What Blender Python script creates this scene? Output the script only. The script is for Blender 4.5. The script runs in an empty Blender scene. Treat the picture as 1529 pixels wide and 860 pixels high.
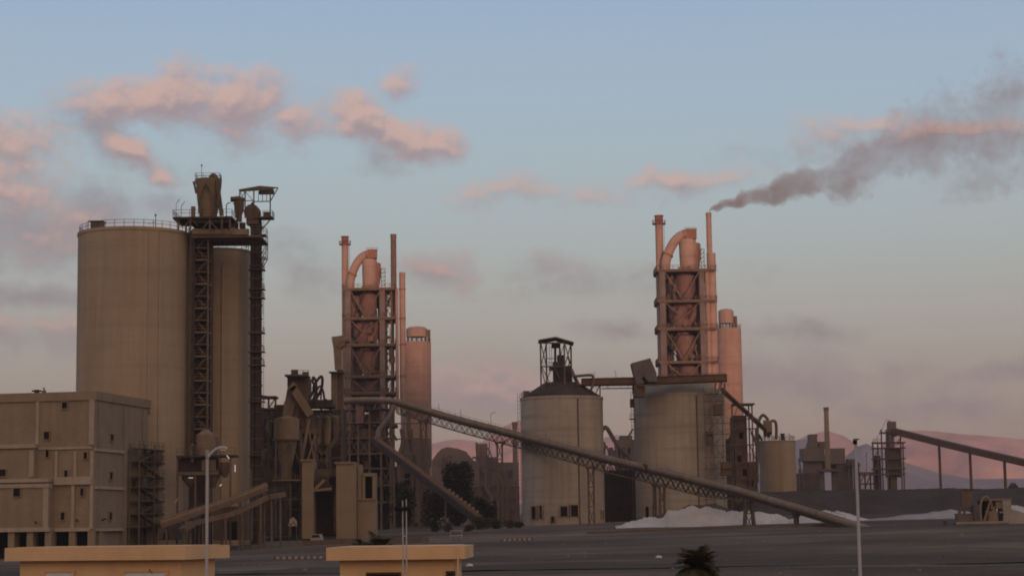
import bpy, bmesh, math, random
from mathutils import Vector, Matrix, noise as mnoise
random.seed(11)
R = math.radians
scene = bpy.context.scene
COL = scene.collection

# ------------------------------------------------------------------ camera
FPX, CX, CY = 2900.0, 764.5, 430.0
PITCH, ROLL = math.atan(355 / 2900), 0.014
CAM = Vector((0, 0, 5.0))
f0 = Vector((0, math.cos(PITCH), math.sin(PITCH)))
u0 = Vector((0, -math.sin(PITCH), math.cos(PITCH)))
r0 = Vector((1, 0, 0))
UP = u0 * math.cos(ROLL) + r0 * math.sin(ROLL)
RT = r0 * math.cos(ROLL) - u0 * math.sin(ROLL)

def ray(px, py):
    return f0 * FPX + RT * (px - CX) + UP * (CY - py)

def W(px, py, Y):
    """photo pixel -> world point at the ground distance Y"""
    d = ray(px, py)
    return CAM + d * (Y / d.y)

def WP(px, py, p, n):
    d = ray(px, py)
    return CAM + d * ((p - CAM).dot(n) / d.dot(n))

def zat(px, py, Y):
    return W(px, py, Y).z

def interp(x, xs, ys):
    if x <= xs[0]: return ys[0]
    for i in range(1, len(xs)):
        if x <= xs[i]:
            t = (x - xs[i - 1]) / (xs[i] - xs[i - 1])
            return ys[i - 1] + t * (ys[i] - ys[i - 1])
    return ys[-1]

def smooth(a, b, x):
    t = max(0, min(1, (x - a) / (b - a)))
    return t * t * (3 - 2 * t)

def g(x, y):
    """ground height"""
    z = interp(y, [-2500, -1000, 0, 60, 150, 220, 300, 350, 400, 600, 1000, 2500, 6000],
               [10, 0, 0.3, 0.5, 0.9, 1.5, 2.9, 4.0, 5.1, 6.5, 9, 22, 50])
    z += 0.02 * max(-80, min(80, x)) * smooth(150, 300, y) * (1 - smooth(500, 900, y))
    return z

cam = bpy.data.cameras.new('camera')
cam.sensor_width = 36.0
cam.lens = FPX / 1529 * 36.0
cam.clip_start, cam.clip_end = 0.5, 20000
co = bpy.data.objects.new('camera', cam)
co.matrix_world = Matrix(((RT.x, UP.x, -f0.x, CAM.x), (RT.y, UP.y, -f0.y, CAM.y), (RT.z, UP.z, -f0.z, CAM.z), (0, 0, 0, 1)))
COL.objects.link(co)
scene.camera = co

# ------------------------------------------------------------------ materials
def nd(nt, t, **kw):
    n = nt.nodes.new(t)
    for k, v in kw.items(): setattr(n, k, v)
    return n

def mat(name, c, c2=None, scale=0.35, stretch=(1, 1, 1), rough=0.85, metal=0.0, streak=0.0, streak_col=None, bump=0.0, fine=0.12, bands=0.0, spec=0.02):
    """dusty procedural surface: two tones of noise, vertical streaks, cast bands"""
    m = bpy.data.materials.new(name); m.use_nodes = True
    nt = m.node_tree; L = nt.links.new
    b = nt.nodes['Principled BSDF']
    b.inputs['Roughness'].default_value = rough
    b.inputs['Metallic'].default_value = metal
    b.inputs['Specular IOR Level'].default_value = spec
    c2 = c2 or tuple(x * 0.72 for x in c)
    tc = nd(nt, 'ShaderNodeTexCoord')
    mp = nd(nt, 'ShaderNodeMapping'); mp.inputs['Scale'].default_value = stretch
    L(tc.outputs['Object'], mp.inputs['Vector'])
    n1 = nd(nt, 'ShaderNodeTexNoise'); n1.inputs['Scale'].default_value = scale; n1.inputs['Detail'].default_value = 7; n1.inputs['Roughness'].default_value = 0.62
    L(mp.outputs['Vector'], n1.inputs['Vector'])
    rp = nd(nt, 'ShaderNodeMapRange'); rp.inputs['From Min'].default_value = 0.32; rp.inputs['From Max'].default_value = 0.68
    L(n1.outputs['Fac'], rp.inputs['Value'])
    mx = nd(nt, 'ShaderNodeMix', data_type='RGBA'); mx.inputs['A'].default_value = (*c2, 1); mx.inputs['B'].default_value = (*c, 1)
    L(rp.outputs['Result'], mx.inputs['Factor'])
    out = mx.outputs['Result']
    def layer(fac, colr, amount, blend='MIX'):
        nonlocal out
        mm = nd(nt, 'ShaderNodeMath', operation='MULTIPLY'); mm.inputs[1].default_value = amount
        L(fac, mm.inputs[0])
        x = nd(nt, 'ShaderNodeMix', data_type='RGBA', blend_type=blend); x.inputs['B'].default_value = (*colr, 1)
        L(mm.outputs[0], x.inputs['Factor']); L(out, x.inputs['A']); out = x.outputs['Result']
    if streak:
        mp2 = nd(nt, 'ShaderNodeMapping'); mp2.inputs['Scale'].default_value = (.9, .9, 0.05)
        L(tc.outputs['Object'], mp2.inputs['Vector'])
        n2 = nd(nt, 'ShaderNodeTexNoise'); n2.inputs['Scale'].default_value = 0.9; n2.inputs['Detail'].default_value = 5
        L(mp2.outputs['Vector'], n2.inputs['Vector'])
        r2 = nd(nt, 'ShaderNodeMapRange'); r2.inputs['From Min'].default_value = 0.45; r2.inputs['From Max'].default_value = 0.75
        L(n2.outputs['Fac'], r2.inputs['Value'])
        layer(r2.outputs['Result'], streak_col or tuple(x * 0.5 for x in c), streak)
    if bands:
        mp3 = nd(nt, 'ShaderNodeMapping'); mp3.inputs['Scale'].default_value = (0.05, 0.05, 1.0)
        L(tc.outputs['Object'], mp3.inputs['Vector'])
        n3 = nd(nt, 'ShaderNodeTexNoise'); n3.inputs['Scale'].default_value = 0.8; n3.inputs['Detail'].default_value = 4
        L(mp3.outputs['Vector'], n3.inputs['Vector'])
        r3 = nd(nt, 'ShaderNodeMapRange'); r3.inputs['From Min'].default_value = 0.5; r3.inputs['From Max'].default_value = 0.7
        L(n3.outputs['Fac'], r3.inputs['Value'])
        layer(r3.outputs['Result'], tuple(x * 0.55 for x in c), bands)
    if fine:
        n4 = nd(nt, 'ShaderNodeTexNoise'); n4.inputs['Scale'].default_value = 2.6; n4.inputs['Detail'].default_value = 6
        L(tc.outputs['Object'], n4.inputs['Vector'])
        r4 = nd(nt, 'ShaderNodeMapRange'); r4.inputs['From Min'].default_value = 0.5; r4.inputs['From Max'].default_value = 0.8
        L(n4.outputs['Fac'], r4.inputs['Value'])
        layer(r4.outputs['Result'], tuple(x * 0.45 for x in c), fine * 3)
    L(out, b.inputs['Base Color'])
    if bump:
        bp = nd(nt, 'ShaderNodeBump'); bp.inputs['Strength'].default_value = bump; bp.inputs['Distance'].default_value = 0.3
        L(n1.outputs['Fac'], bp.inputs['Height']); L(bp.outputs['Normal'], b.inputs['Normal'])
    return m

M = {}
M['silo'] = mat('silo_concrete', (0.429, 0.322, 0.216), (0.354, 0.265, 0.179), scale=.10, streak=.5, streak_col=(.27, .19, .125), bands=.2, fine=.06)
M['silo_grey'] = mat('grey_silo_concrete', (0.455, 0.377, 0.291), (0.355, 0.296, 0.230), scale=.13, streak=.6, streak_col=(.27, .21, .15), bands=.5, fine=.08)
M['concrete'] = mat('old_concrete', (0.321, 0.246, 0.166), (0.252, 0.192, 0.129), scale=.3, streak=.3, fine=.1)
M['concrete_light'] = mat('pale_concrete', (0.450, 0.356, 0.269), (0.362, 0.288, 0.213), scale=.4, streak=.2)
M['concrete_dark'] = mat('dark_concrete', (.17, .13, .095), (.12, .09, .065), scale=.3, streak=.3)
M['steel'] = mat('dusty_steel', (0.187, 0.138, 0.099), (0.110, 0.081, 0.061), scale=.5, rough=.75)
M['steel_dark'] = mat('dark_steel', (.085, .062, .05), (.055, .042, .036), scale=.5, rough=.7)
M['rust'] = mat('rusty_steel', (.20, .105, .06), (.12, .07, .045), scale=.6, rough=.8)
M['dust'] = mat('dust_coated_metal', (0.305, 0.221, 0.150), (0.221, 0.156, 0.104), scale=.4, streak=.3)
M['dust_dark'] = mat('dark_dust_metal', (0.204, 0.144, 0.102), (0.132, 0.096, 0.070), scale=.5, streak=.3)
M['tower'] = mat('tower_concrete', (.20, .155, .135), (.135, .105, .092), scale=.3, streak=.3)
M['salmon'] = mat('salmon_painted_metal', (.42, .285, .22), (.34, .22, .165), scale=.25, streak=.5, streak_col=(.27, .15, .105), bands=.4)
M['salmon_rust'] = mat('rust_stained_metal', (.31, .175, .12), (.20, .10, .065), scale=.35, streak=.4, streak_col=(.28, .11, .06))
M['cyclone'] = mat('cyclone_shell', (.25, .155, .125), (.15, .09, .073), scale=.4, streak=.4, streak_col=(.22, .1, .07))
M['stripe'] = mat('faded_red_paint', (.27, .125, .09), (.20, .095, .07), scale=.5)
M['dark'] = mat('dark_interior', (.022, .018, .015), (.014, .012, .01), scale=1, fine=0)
M['coal'] = mat('coal_dust', (.092, .074, .060), (.060, .049, .041), scale=.15, bump=.4, spec=0, rough=1)
M['white_heap'] = mat('white_gypsum', (.58, .505, .42), (.41, .355, .295), scale=.16, bump=.8, fine=.1)
M['grey_heap'] = mat('pale_limestone_dust', (.38, .335, .28), (.27, .235, .195), scale=.15, bump=.8, fine=.1)
M['tan'] = mat('tan_plaster', (.80, .52, .285), (.72, .46, .25), scale=.5, fine=.05, streak=.35, streak_col=(.56, .35, .19))
M['tan_trim'] = mat('tan_trim_plaster', (.76, .49, .265), (.68, .43, .235), scale=.5, fine=.05, streak=.45, streak_col=(.50, .31, .165))
M['white'] = mat('white_paint', (.72, .69, .64), (.6, .57, .52), scale=1, fine=.05)
M['black'] = mat('black_paint', (.03, .028, .026), scale=1, fine=0)
M['pole'] = mat('galvanised_pole', (.5, .48, .46), (.42, .40, .39), scale=1, rough=.5, metal=.1, fine=.03)
M['brown'] = mat('brown_wood', (.13, .065, .035), scale=1)
M['leaf'] = mat('dark_foliage', (.040, .044, .022), (.022, .026, .014), scale=.6, fine=0)
M['leaf_dry'] = mat('dusty_foliage', (0.102, 0.086, 0.046), (0.060, 0.052, 0.031), scale=.8, fine=0)
M['palm'] = mat('palm_fronds', (0.093, 0.083, 0.038), (0.054, 0.051, 0.027), scale=1, fine=0)
M['trunk'] = mat('bark', (.09, .065, .045), scale=2)
M['rubber'] = mat('rubber', (.025, .023, .022), scale=3, fine=0)
M['car'] = mat('dusty_car_paint', (.42, .36, .30), scale=1, rough=.5)
M['glass'] = mat('dark_glass', (.03, .03, .035), scale=1, rough=.12, fine=0, spec=.5)
M['far_block'] = mat('far_rendered_wall', (.22, .165, .14), (.165, .125, .105), scale=.2, streak=.3)
M['far_dark'] = mat('far_dark_metal', (.15, .11, .095), scale=.3)

def emit_mat(name, c, s):
    m = bpy.data.materials.new(name); m.use_nodes = True
    b = m.node_tree.nodes['Principled BSDF']
    b.inputs['Base Color'].default_value = (.8, .8, .8, 1)
    b.inputs['Emission Color'].default_value = (*c, 1); b.inputs['Emission Strength'].default_value = s
    return m
M['lit'] = emit_mat('lit_tube', (1, .97, .9), .45)

# ------------------------------------------------------------------ mesh builder
class MB:
    def __init__(s): s.v = []; s.f = []; s.c = []
    def add(s, vs, fs):
        o = len(s.v); q = len(s.f); s.v += [Vector(v) for v in vs]; s.f += [tuple(i + o for i in f) for f in fs]; s.c.append((o, len(s.v), q, len(s.f))); return s
    def hexa(s, p):
        return s.add(p, [(0, 3, 2, 1), (4, 5, 6, 7), (0, 1, 5, 4), (1, 2, 6, 5), (2, 3, 7, 6), (3, 0, 4, 7)])
    def box(s, c, d, rz=0):
        c = Vector(c); hx, hy, hz = d[0] / 2, d[1] / 2, d[2] / 2
        ca, sa = math.cos(rz), math.sin(rz); P = []
        for z in (-hz, hz):
            for x, y in ((-hx, -hy), (hx, -hy), (hx, hy), (-hx, hy)):
                P.append(c + Vector((x * ca - y * sa, x * sa + y * ca, z)))
        return s.hexa(P)
    def beam(s, p, q, w, h=None):
        p, q = Vector(p), Vector(q); h = h or w
        d = q - p
        if d.length < 1e-6: return s
        d.normalize()
        a = d.cross(Vector((0, 0, 1)))
        if a.length < 1e-3: a = Vector((1, 0, 0))
        a.normalize(); b = a.cross(d); a = a * (w / 2); b = b * (h / 2)
        return s.hexa([p - a - b, p + a - b, p + a + b, p - a + b, q - a - b, q + a - b, q + a + b, q - a + b])
    def cyl(s, p, q, r, r1=None, n=16, caps=True):
        p, q = Vector(p), Vector(q); r1 = r if r1 is None else r1
        d = (q - p).normalized(); a = d.cross(Vector((0, 0, 1)))
        if a.length < 1e-3: a = Vector((1, 0, 0))
        a.normalize(); b = d.cross(a); vs = []
        for c, rr in ((p, r), (q, r1)):
            for i in range(n):
                t = 2 * math.pi * i / n; vs.append(c + (a * math.cos(t) + b * math.sin(t)) * rr)
        fs = [(i, (i + 1) % n, n + (i + 1) % n, n + i) for i in range(n)]
        if caps: fs += [tuple(range(n - 1, -1, -1)), tuple(range(n, 2 * n))]
        return s.add(vs, fs)
    def path(s, pts, r, n=10, sub=5, closed_caps=True, ry=None):
        pts = [Vector(p) for p in pts]
        if sub > 1 and len(pts) > 2:
            q = [pts[0] * 2 - pts[1]] + pts + [pts[-1] * 2 - pts[-2]]; out = []
            for i in range(1, len(q) - 2):
                for k in range(sub):
                    t = k / sub
                    out.append(0.5 * ((2 * q[i]) + (q[i + 1] - q[i - 1]) * t + (2 * q[i - 1] - 5 * q[i] + 4 * q[i + 1] - q[i + 2]) * t * t + (3 * q[i] - q[i - 1] - 3 * q[i + 1] + q[i + 2]) * t ** 3))
            out.append(pts[-1]); pts = out
        N = len(pts); vs = []; ref = Vector((0, 1, 0))
        for i, p in enumerate(pts):
            d = (pts[min(N - 1, i + 1)] - pts[max(0, i - 1)]).normalized()
            a = ref - d * ref.dot(d)
            if a.length < .05: a = Vector((0, 0, 1)) - d * d.z
            a.normalize(); b = d.cross(a)
            for k in range(n):
                t = 2 * math.pi * (k + .5) / n
                vs.append(p + a * (math.cos(t) * r) + b * (math.sin(t) * (ry or r)))
        fs = []
        for i in range(N - 1):
            for k in range(n):
                fs.append((i * n + k, i * n + (k + 1) % n, (i + 1) * n + (k + 1) % n, (i + 1) * n + k))
        if closed_caps: fs += [tuple(range(n - 1, -1, -1)), tuple(range((N - 1) * n, N * n))]
        return s.add(vs, fs)
    def lathe(s, c, prof, n=48):
        vs = []; fs = []
        for r, z in prof:
            for i in range(n):
                t = 2 * math.pi * i / n; vs.append(Vector((c[0] + r * math.cos(t), c[1] + r * math.sin(t), z)))
        for j in range(len(prof) - 1):
            for i in range(n):
                fs.append((j * n + i, j * n + (i + 1) % n, (j + 1) * n + (i + 1) % n, (j + 1) * n + i))
        fs += [tuple(range(n - 1, -1, -1)), tuple(range((len(prof) - 1) * n, len(prof) * n))]
        return s.add(vs, fs)
    def prism(s, poly, vec):
        poly = [Vector(p) for p in poly]; n = len(poly); vec = Vector(vec)
        return s.add(poly + [p + vec for p in poly], [tuple(range(n)), tuple(range(2 * n - 1, n - 1, -1))] + [(i, n + i, n + (i + 1) % n, (i + 1) % n) for i in range(n)])
    def rail(s, pts, h=1.1, step=2.0, r=.045, loop=False):
        pts = [Vector(p) for p in pts]
        if loop: pts = pts + [pts[0]]
        for a, b in zip(pts, pts[1:]):
            n = max(1, int(round((b - a).length / step)))
            for k in range(n + 1):
                p = a + (b - a) * (k / n); s.cyl(p, p + Vector((0, 0, h)), r, n=5)
            for hh in (h, h * .55):
                s.cyl(a + Vector((0, 0, hh)), b + Vector((0, 0, hh)), r * .9, n=5)
        return s
    def ladder(s, p, q, w=.6, step=.6, r=.04):
        p, q = Vector(p), Vector(q); e = Vector((w / 2, 0, 0))
        s.cyl(p - e, q - e, r, n=5); s.cyl(p + e, q + e, r, n=5)
        n = int((q - p).length / step)
        for k in range(1, n):
            c = p + (q - p) * (k / n); s.cyl(c - e, c + e, r * .7, n=4)
        return s
    def bounds(s):
        return Vector([min(v[i] for v in s.v) for i in range(3)]), Vector([max(v[i] for v in s.v) for i in range(3)])

ZV = Vector((0, 0, 1))
def col(mb, px, pt, pb, Y, w, d=None):
    """vertical post at a pixel column"""
    m_ = W(px, (pt + pb) / 2, Y); z1 = zat(px, pt, Y); z0 = zat(px, pb, Y)
    return mb.box((m_.x, Y, (z0 + z1) / 2), (w, d or w, z1 - z0))
def lev(mb, p1, p2, py, Y, w, d=None):
    """level beam between two pixel columns"""
    m_ = W((p1 + p2) / 2, py, Y); x1 = W(p1, py, Y).x; x2 = W(p2, py, Y).x
    return mb.box(((x1 + x2) / 2, Y, m_.z), (abs(x2 - x1), d or w, w))
def slab(mb, p1, p2, pt, pb, Y, dY):
    """box between pixel bounds on its front face, running back dY metres"""
    xm = (p1 + p2) / 2; a = W(p1, (pt + pb) / 2, Y).x; b = W(p2, (pt + pb) / 2, Y).x
    z1, z0 = zat(xm, pt, Y), zat(xm, pb, Y)
    return mb.box(((a + b) / 2, Y + dY / 2, (z0 + z1) / 2), (b - a, dY, z1 - z0))
def diag(mb, x1, y1, x2, y2, Y, w, Y2=None):
    return mb.beam(W(x1, y1, Y), W(x2, y2, Y2 or Y), w)

# ------------------------------------------------------------------ objects
def props(o, label=None, cat=None, group=None, kind=None):
    if label: o['label'] = label
    if cat: o['category'] = cat
    if group: o['group'] = group
    if kind: o['kind'] = kind
    return o

def mesh_obj(name, mb, m, parent=None, base=Vector((0, 0, 0)), smooth_angle=40):
    me = bpy.data.meshes.new(name)
    me.from_pydata([tuple(v - base) for v in mb.v], [], mb.f)
    bm = bmesh.new(); bm.from_mesh(me); bmesh.ops.recalc_face_normals(bm, faces=bm.faces); bm.to_mesh(me); bm.free()
    me.materials.append(M[m] if isinstance(m, str) else m)
    for p in me.polygons: p.use_smooth = True
    me.set_sharp_from_angle(angle=R(smooth_angle))
    o = bpy.data.objects.new(name, me); COL.objects.link(o)
    if parent: o.parent = parent
    return o

FORCE = {'machine_box': 'machine_box', 'pipework': 'pipe', 'opening': 'opening', 'duct_box': 'duct_box', 'junction_box': 'junction_box', 'discharge_spout': 'discharge_spout', 'chute': 'chute', 'pipe': 'pipe', 'motor_housing': 'motor_housing', 'side_box': 'side_box', 'drain_spout': 'drain_spout', 'hooked_pipe': 'hooked_pipe', 'strut': 'strut', 'cladding_panel': 'cladding_panel'}

def pieces(mb, force=False):
    n = len(mb.c)
    if n <= 1: return [mb]
    bb = []
    for (v0, v1, f0_, f1) in mb.c:
        vs = mb.v[v0:v1]; bb.append(([min(v[i] for v in vs) for i in range(3)], [max(v[i] for v in vs) for i in range(3)]))
    par = list(range(n))
    def find(i):
        while par[i] != i: par[i] = par[par[i]]; i = par[i]
        return i
    if not force and n < 900:
        for i in range(n):
            for j in range(i):
                if find(i) == find(j): continue
                gap = math.sqrt(sum(max(0, bb[i][0][k] - bb[j][1][k], bb[j][0][k] - bb[i][1][k]) ** 2 for k in range(3)))
                big = max(max(bb[q][1][k] - bb[q][0][k] for k in range(3)) for q in (i, j))
                if gap < max(.02, .42 * big): par[find(i)] = find(j)
    elif not force: return [mb]
    out = {}
    for i in range(n):
        o = out.setdefault(find(i), MB()); v0, v1, f0_, f1 = mb.c[i]
        o.add(mb.v[v0:v1], [tuple(k - v0 for k in f) for f in mb.f[f0_:f1]])
    return list(out.values())

class Thing:
    def __init__(s, name, label, cat, loc, group=None, kind=None):
        s.o = bpy.data.objects.new(name, None); COL.objects.link(s.o)
        s.o.empty_display_size = .5
        s.base = Vector(loc); s.o.location = s.base
        props(s.o, label, cat, group, kind)
    def part(s, name, mb, m, parent=None, label=None):
        """one mesh object per piece that stands apart from the others"""
        first = None
        for piece in pieces(mb, name in FORCE):
            p = mesh_obj(FORCE.get(name, name), piece, m, parent or s.o, s.base)
            if label: p['label'] = label
            first = first or p
        return first

def single(name, mb, m, label, cat, group=None, kind=None, base=None):
    lo, hi = mb.bounds(); b = Vector(base) if base else Vector(((lo.x + hi.x) / 2, (lo.y + hi.y) / 2, lo.z))
    o = mesh_obj(name, mb, m, None, b); o.location = b
    return props(o, label, cat, group, kind)

def gbase(px, Y):
    x = W(px, 760, Y).x
    return Vector((x, Y, g(x, Y)))
# ------------------------------------------------------------------ ground
def grid_obj(name, xs, ys, zf, m, kind='structure', label=None, cat=None):
    vs = [(x, y, zf(x, y)) for y in ys for x in xs]; n = len(xs)
    fs = [(j * n + i, j * n + i + 1, (j + 1) * n + i + 1, (j + 1) * n + i) for j in range(len(ys) - 1) for i in range(n - 1)]
    me = bpy.data.meshes.new(name); me.from_pydata(vs, [], fs); me.materials.append(m)
    for p in me.polygons: p.use_smooth = True
    o = bpy.data.objects.new(name, me); COL.objects.link(o)
    return props(o, label, cat, None, kind)

def frange(a, b, n): return [a + (b - a) * i / (n - 1) for i in range(n)]

gm = bpy.data.materials.new('yard_dirt'); gm.use_nodes = True
nt = gm.node_tree; L = nt.links.new; b = nt.nodes['Principled BSDF']; b.inputs['Roughness'].default_value = .95
b.inputs['Specular IOR Level'].default_value = 0
tc = nd(nt, 'ShaderNodeTexCoord')
def gnoise(scale, st, det=6, rough=.6, rot=0):
    mp = nd(nt, 'ShaderNodeMapping'); mp.inputs['Scale'].default_value = st; mp.inputs['Rotation'].default_value = (0, 0, rot)
    L(tc.outputs['Object'], mp.inputs['Vector'])
    n = nd(nt, 'ShaderNodeTexNoise'); n.inputs['Scale'].default_value = scale; n.inputs['Detail'].default_value = det; n.inputs['Roughness'].default_value = rough
    L(mp.outputs['Vector'], n.inputs['Vector']); return n.outputs['Fac']
def gramp(v, a, b_):
    r = nd(nt, 'ShaderNodeMapRange', interpolation_type='SMOOTHSTEP'); r.inputs['From Min'].default_value = a; r.inputs['From Max'].default_value = b_
    L(v, r.inputs['Value']); return r.outputs['Result']
def gmix(f, a, c):
    x = nd(nt, 'ShaderNodeMix', data_type='RGBA'); L(f, x.inputs['Factor'])
    if isinstance(a, tuple): x.inputs['A'].default_value = (*a, 1)
    else: L(a, x.inputs['A'])
    x.inputs['B'].default_value = (*c, 1); return x.outputs['Result']
c_ = gmix(gramp(gnoise(.02, (1, 1, 1)), .38, .62), (.105, .077, .056), (.215, .156, .110))
c_ = gmix(gramp(gnoise(.045, (.22, 1, 1), 8, .68), .40, .68), c_, (.100, .078, .060))          # dark wheel-packed tracks across the yard
c_ = gmix(gramp(gnoise(.09, (.16, 1, 1), 8, .68, rot=.05), .52, .74), c_, (.175, .140, .108))
c_ = gmix(gramp(gnoise(.5, (.5, 1, 1), 8, .7), .52, .78), c_, (.066, .052, .042))
c_ = gmix(gramp(gnoise(1.7, (1, 1, 1), 8), .62, .72), c_, (.19, .165, .14))
# paved grey strip running across the yard in front of the plant
L(c_, b.inputs['Base Color'])
bp = nd(nt, 'ShaderNodeBump'); bp.inputs['Strength'].default_value = .5; bp.inputs['Distance'].default_value = .15
L(gnoise(.5, (.4, 1, 1), 8), bp.inputs['Height']); L(bp.outputs['Normal'], b.inputs['Normal'])
xs = sorted(set([-3200, -2400, -1700, -1200, -900, -700, -550, -450, -380, -320] + frange(-280, 280, 57) + [320, 380, 450, 550, 700, 900, 1200, 1700, 2400, 3200]))
ys = sorted(set([-2400, -1800, -1200, -800, -500, -300, -150, -60, 0] + frange(20, 460, 89) + [480, 520, 560, 600, 680, 760, 860, 1000, 1200, 1500, 1900, 2500, 3200, 4200, 5600]))
def gz(x, y):
    k = smooth(40, 120, y) * (1 - smooth(500, 900, y))
    return g(x, y) + k * .26 * (mnoise.noise(Vector((x * .05, y * .09, 3))) + .5 * mnoise.noise(Vector((x * .16, y * .3, 8)))) - .08 * k
grid_obj('ground', xs, ys, gz, gm)

# paved road across the yard
rm = mat('worn_asphalt', (.120, .094, .071), (.092, .072, .056), scale=.25, stretch=(.3, 1, 1), fine=.15, spec=0, rough=1)
xs = frange(-90, 120, 61)
def strip(name, y0, y1, xs_, m, n=5, wob=0):
    grid_obj(name, xs_, frange(y0, y1, n), lambda x, y: gz(x, y) + .05 + wob * mnoise.noise(Vector((x * .1, y * .1, 0))), m)
strip('road', 176, 196, xs, rm, 7)

# ------------------------------------------------------------------ hills
hm = mat('red_rock', (.74, .37, .25), (.34, .20, .17), scale=.0045, stretch=(1, .6, 2.6), fine=0, bump=.0)  # red rock; its darker noise tone also stands in for faint relief shade
hm2 = mat('shade_grey_rock', (.27, .215, .20), (.20, .165, .158), scale=.006, fine=0)  # grey tone stands in for shade and haze on the lower slopes
def hills(name, sky, Yc, Yf, Yb, amp, m, seed, px0=-500, px1=2100, n=321, rows=72):
    vs = []; fs = []
    for j in range(rows):
        t = j / (rows - 1)
        for i in range(n):
            px = px0 + (px1 - px0) * i / (n - 1)
            tc_ = .55
            Y = Yf + (Yc - Yf) * t / tc_ if t < tc_ else Yc + (Yb - Yc) * (t - tc_) / (1 - tc_)
            crest = max(0, zat(px, interp(px, sky[0], sky[1]), Yc) - g(0, Yc))
            prof = (t / tc_) ** .9 if t < tc_ else max(0, 1 - ((t - tc_) / (1 - tc_)) ** 1.2)
            x = W(px, 700, Yc).x * (Y / Yc)
            q = Vector((x / 330, Y / 330, seed))
            r = mnoise.fractal(q, .9, 2.1, 6)
            gully = abs(mnoise.noise(Vector((x / 170, Y / 520, seed + 5)))) + .5 * abs(mnoise.noise(Vector((x / 70, Y / 240, seed + 9))))
            h = crest * prof * (1 - .85 * gully * math.sin(min(1, max(0, prof)) * math.pi) ** .8) + amp * r * math.sin(math.pi * min(1, prof)) + .03 * crest * prof * r
            vs.append((x, Y, g(0, Y) - 2 + h))
    for j in range(rows - 1):
        for i in range(n - 1):
            fs.append((j * n + i, j * n + i + 1, (j + 1) * n + i + 1, (j + 1) * n + i))
    me = bpy.data.meshes.new(name); me.from_pydata(vs, [], fs); me.materials.append(m)
    for p in me.polygons: p.use_smooth = True
    o = bpy.data.objects.new(name, me); COL.objects.link(o); props(o, kind='structure')
back = ([-500, 300, 560, 640, 660, 680, 700, 720, 740, 760, 775, 790, 805, 850, 900, 925, 945, 965, 1100, 1180, 1205, 1238, 1262, 1290, 1310, 1328, 1345, 1375, 1400, 1440, 1490, 1529, 1700, 2100],
        [745, 738, 705, 662, 656, 652, 654, 657, 640, 630, 624, 630, 648, 690, 650, 645, 655, 690, 680, 662, 650, 641, 649, 668, 674, 648, 640, 639, 641, 646, 650, 654, 668, 690])
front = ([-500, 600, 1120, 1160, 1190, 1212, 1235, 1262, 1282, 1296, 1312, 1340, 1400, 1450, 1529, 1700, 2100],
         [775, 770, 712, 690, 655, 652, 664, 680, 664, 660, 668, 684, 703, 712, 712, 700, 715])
hills('hills', back, 4200, 3000, 5300, 44, hm, 2.0)
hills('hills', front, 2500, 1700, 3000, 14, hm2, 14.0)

# unseen ridge added behind the viewpoint, its crest shaped to choose what stays in shade
SUN_EL, SUN_AZ = 2.5, -10.0           # degrees; sun behind the camera, a little to the right
def shade_ridge_z(x, y):
    c = interp(x, [-3300, -900, -300, 280, 306, 345, 390, 432, 468, 800, 3300], [150, 170, 164, 162, 152, 148, 131, 129, 147, 150, 140]) + 2.5 * mnoise.noise(Vector((x / 220, 0, 7))) + 1.2 * mnoise.noise(Vector((x / 60, 0, 3)))
    t = abs(y + 1500) / 520
    return g(0, y) - 4 + max(0, c - g(0, -1500)) * max(0, 1 - t ** 1.3)
grid_obj('hills', sorted(set(frange(-3300, 3300, 67) + frange(0, 700, 71))), frange(-2020, -980, 21), shade_ridge_z, hm)

# ------------------------------------------------------------------ sun
sd = bpy.data.lights.new('sun', 'SUN'); sd.energy = 2.5; sd.angle = R(.7); sd.color = (1, .57, .46)
so = bpy.data.objects.new('sun', sd); COL.objects.link(so)
sdir = Vector((-math.sin(R(SUN_AZ)) * math.cos(R(SUN_EL)), -math.cos(R(SUN_AZ)) * math.cos(R(SUN_EL)), math.sin(R(SUN_EL))))
so.rotation_euler = sdir.to_track_quat('Z', 'Y').to_euler(); so.location = (-60, -120, 90)

# ------------------------------------------------------------------ sky
w = bpy.data.worlds.new('World'); scene.world = w; w.use_nodes = True
nt = w.node_tree; L = nt.links.new; bg = nt.nodes['Background']
try: w.cycles.sampling_method = 'MANUAL'; w.cycles.sample_map_resolution = 512
except Exception: pass
def m_(op, a, b_=None, c=None, clamp=False):
    n = nd(nt, 'ShaderNodeMath', operation=op); n.use_clamp = clamp
    for i, v in enumerate((a, b_, c)):
        if v is None: continue
        if isinstance(v, (int, float)): n.inputs[i].default_value = v
        else: L(v, n.inputs[i])
    return n.outputs[0]
def sstep(v, a, b_, t0=0, t1=1):
    r = nd(nt, 'ShaderNodeMapRange', interpolation_type='SMOOTHSTEP')
    for k, x in (('From Min', a), ('From Max', b_), ('To Min', t0), ('To Max', t1)): r.inputs[k].default_value = x
    L(v, r.inputs['Value']); return r.outputs['Result']
def cmix(f, a, b_, blend='MIX'):
    x = nd(nt, 'ShaderNodeMix', data_type='RGBA', blend_type=blend)
    if isinstance(f, (int, float)): x.inputs['Factor'].default_value = f
    else: L(f, x.inputs['Factor'])
    for k, v in (('A', a), ('B', b_)):
        if isinstance(v, tuple): x.inputs[k].default_value = (*v, 1)
        else: L(v, x.inputs[k])
    return x.outputs['Result']
sky = nd(nt, 'ShaderNodeTexSky', sky_type='NISHITA'); sky.sun_disc = False
sky.sun_elevation = R(SUN_EL); sky.sun_rotation = math.atan2(sdir.x, sdir.y)
sky.altitude = 300; sky.dust_density = 2.2; sky.air_density = 1.1; sky.ozone_density = 2.0
tc = nd(nt, 'ShaderNodeTexCoord')
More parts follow.
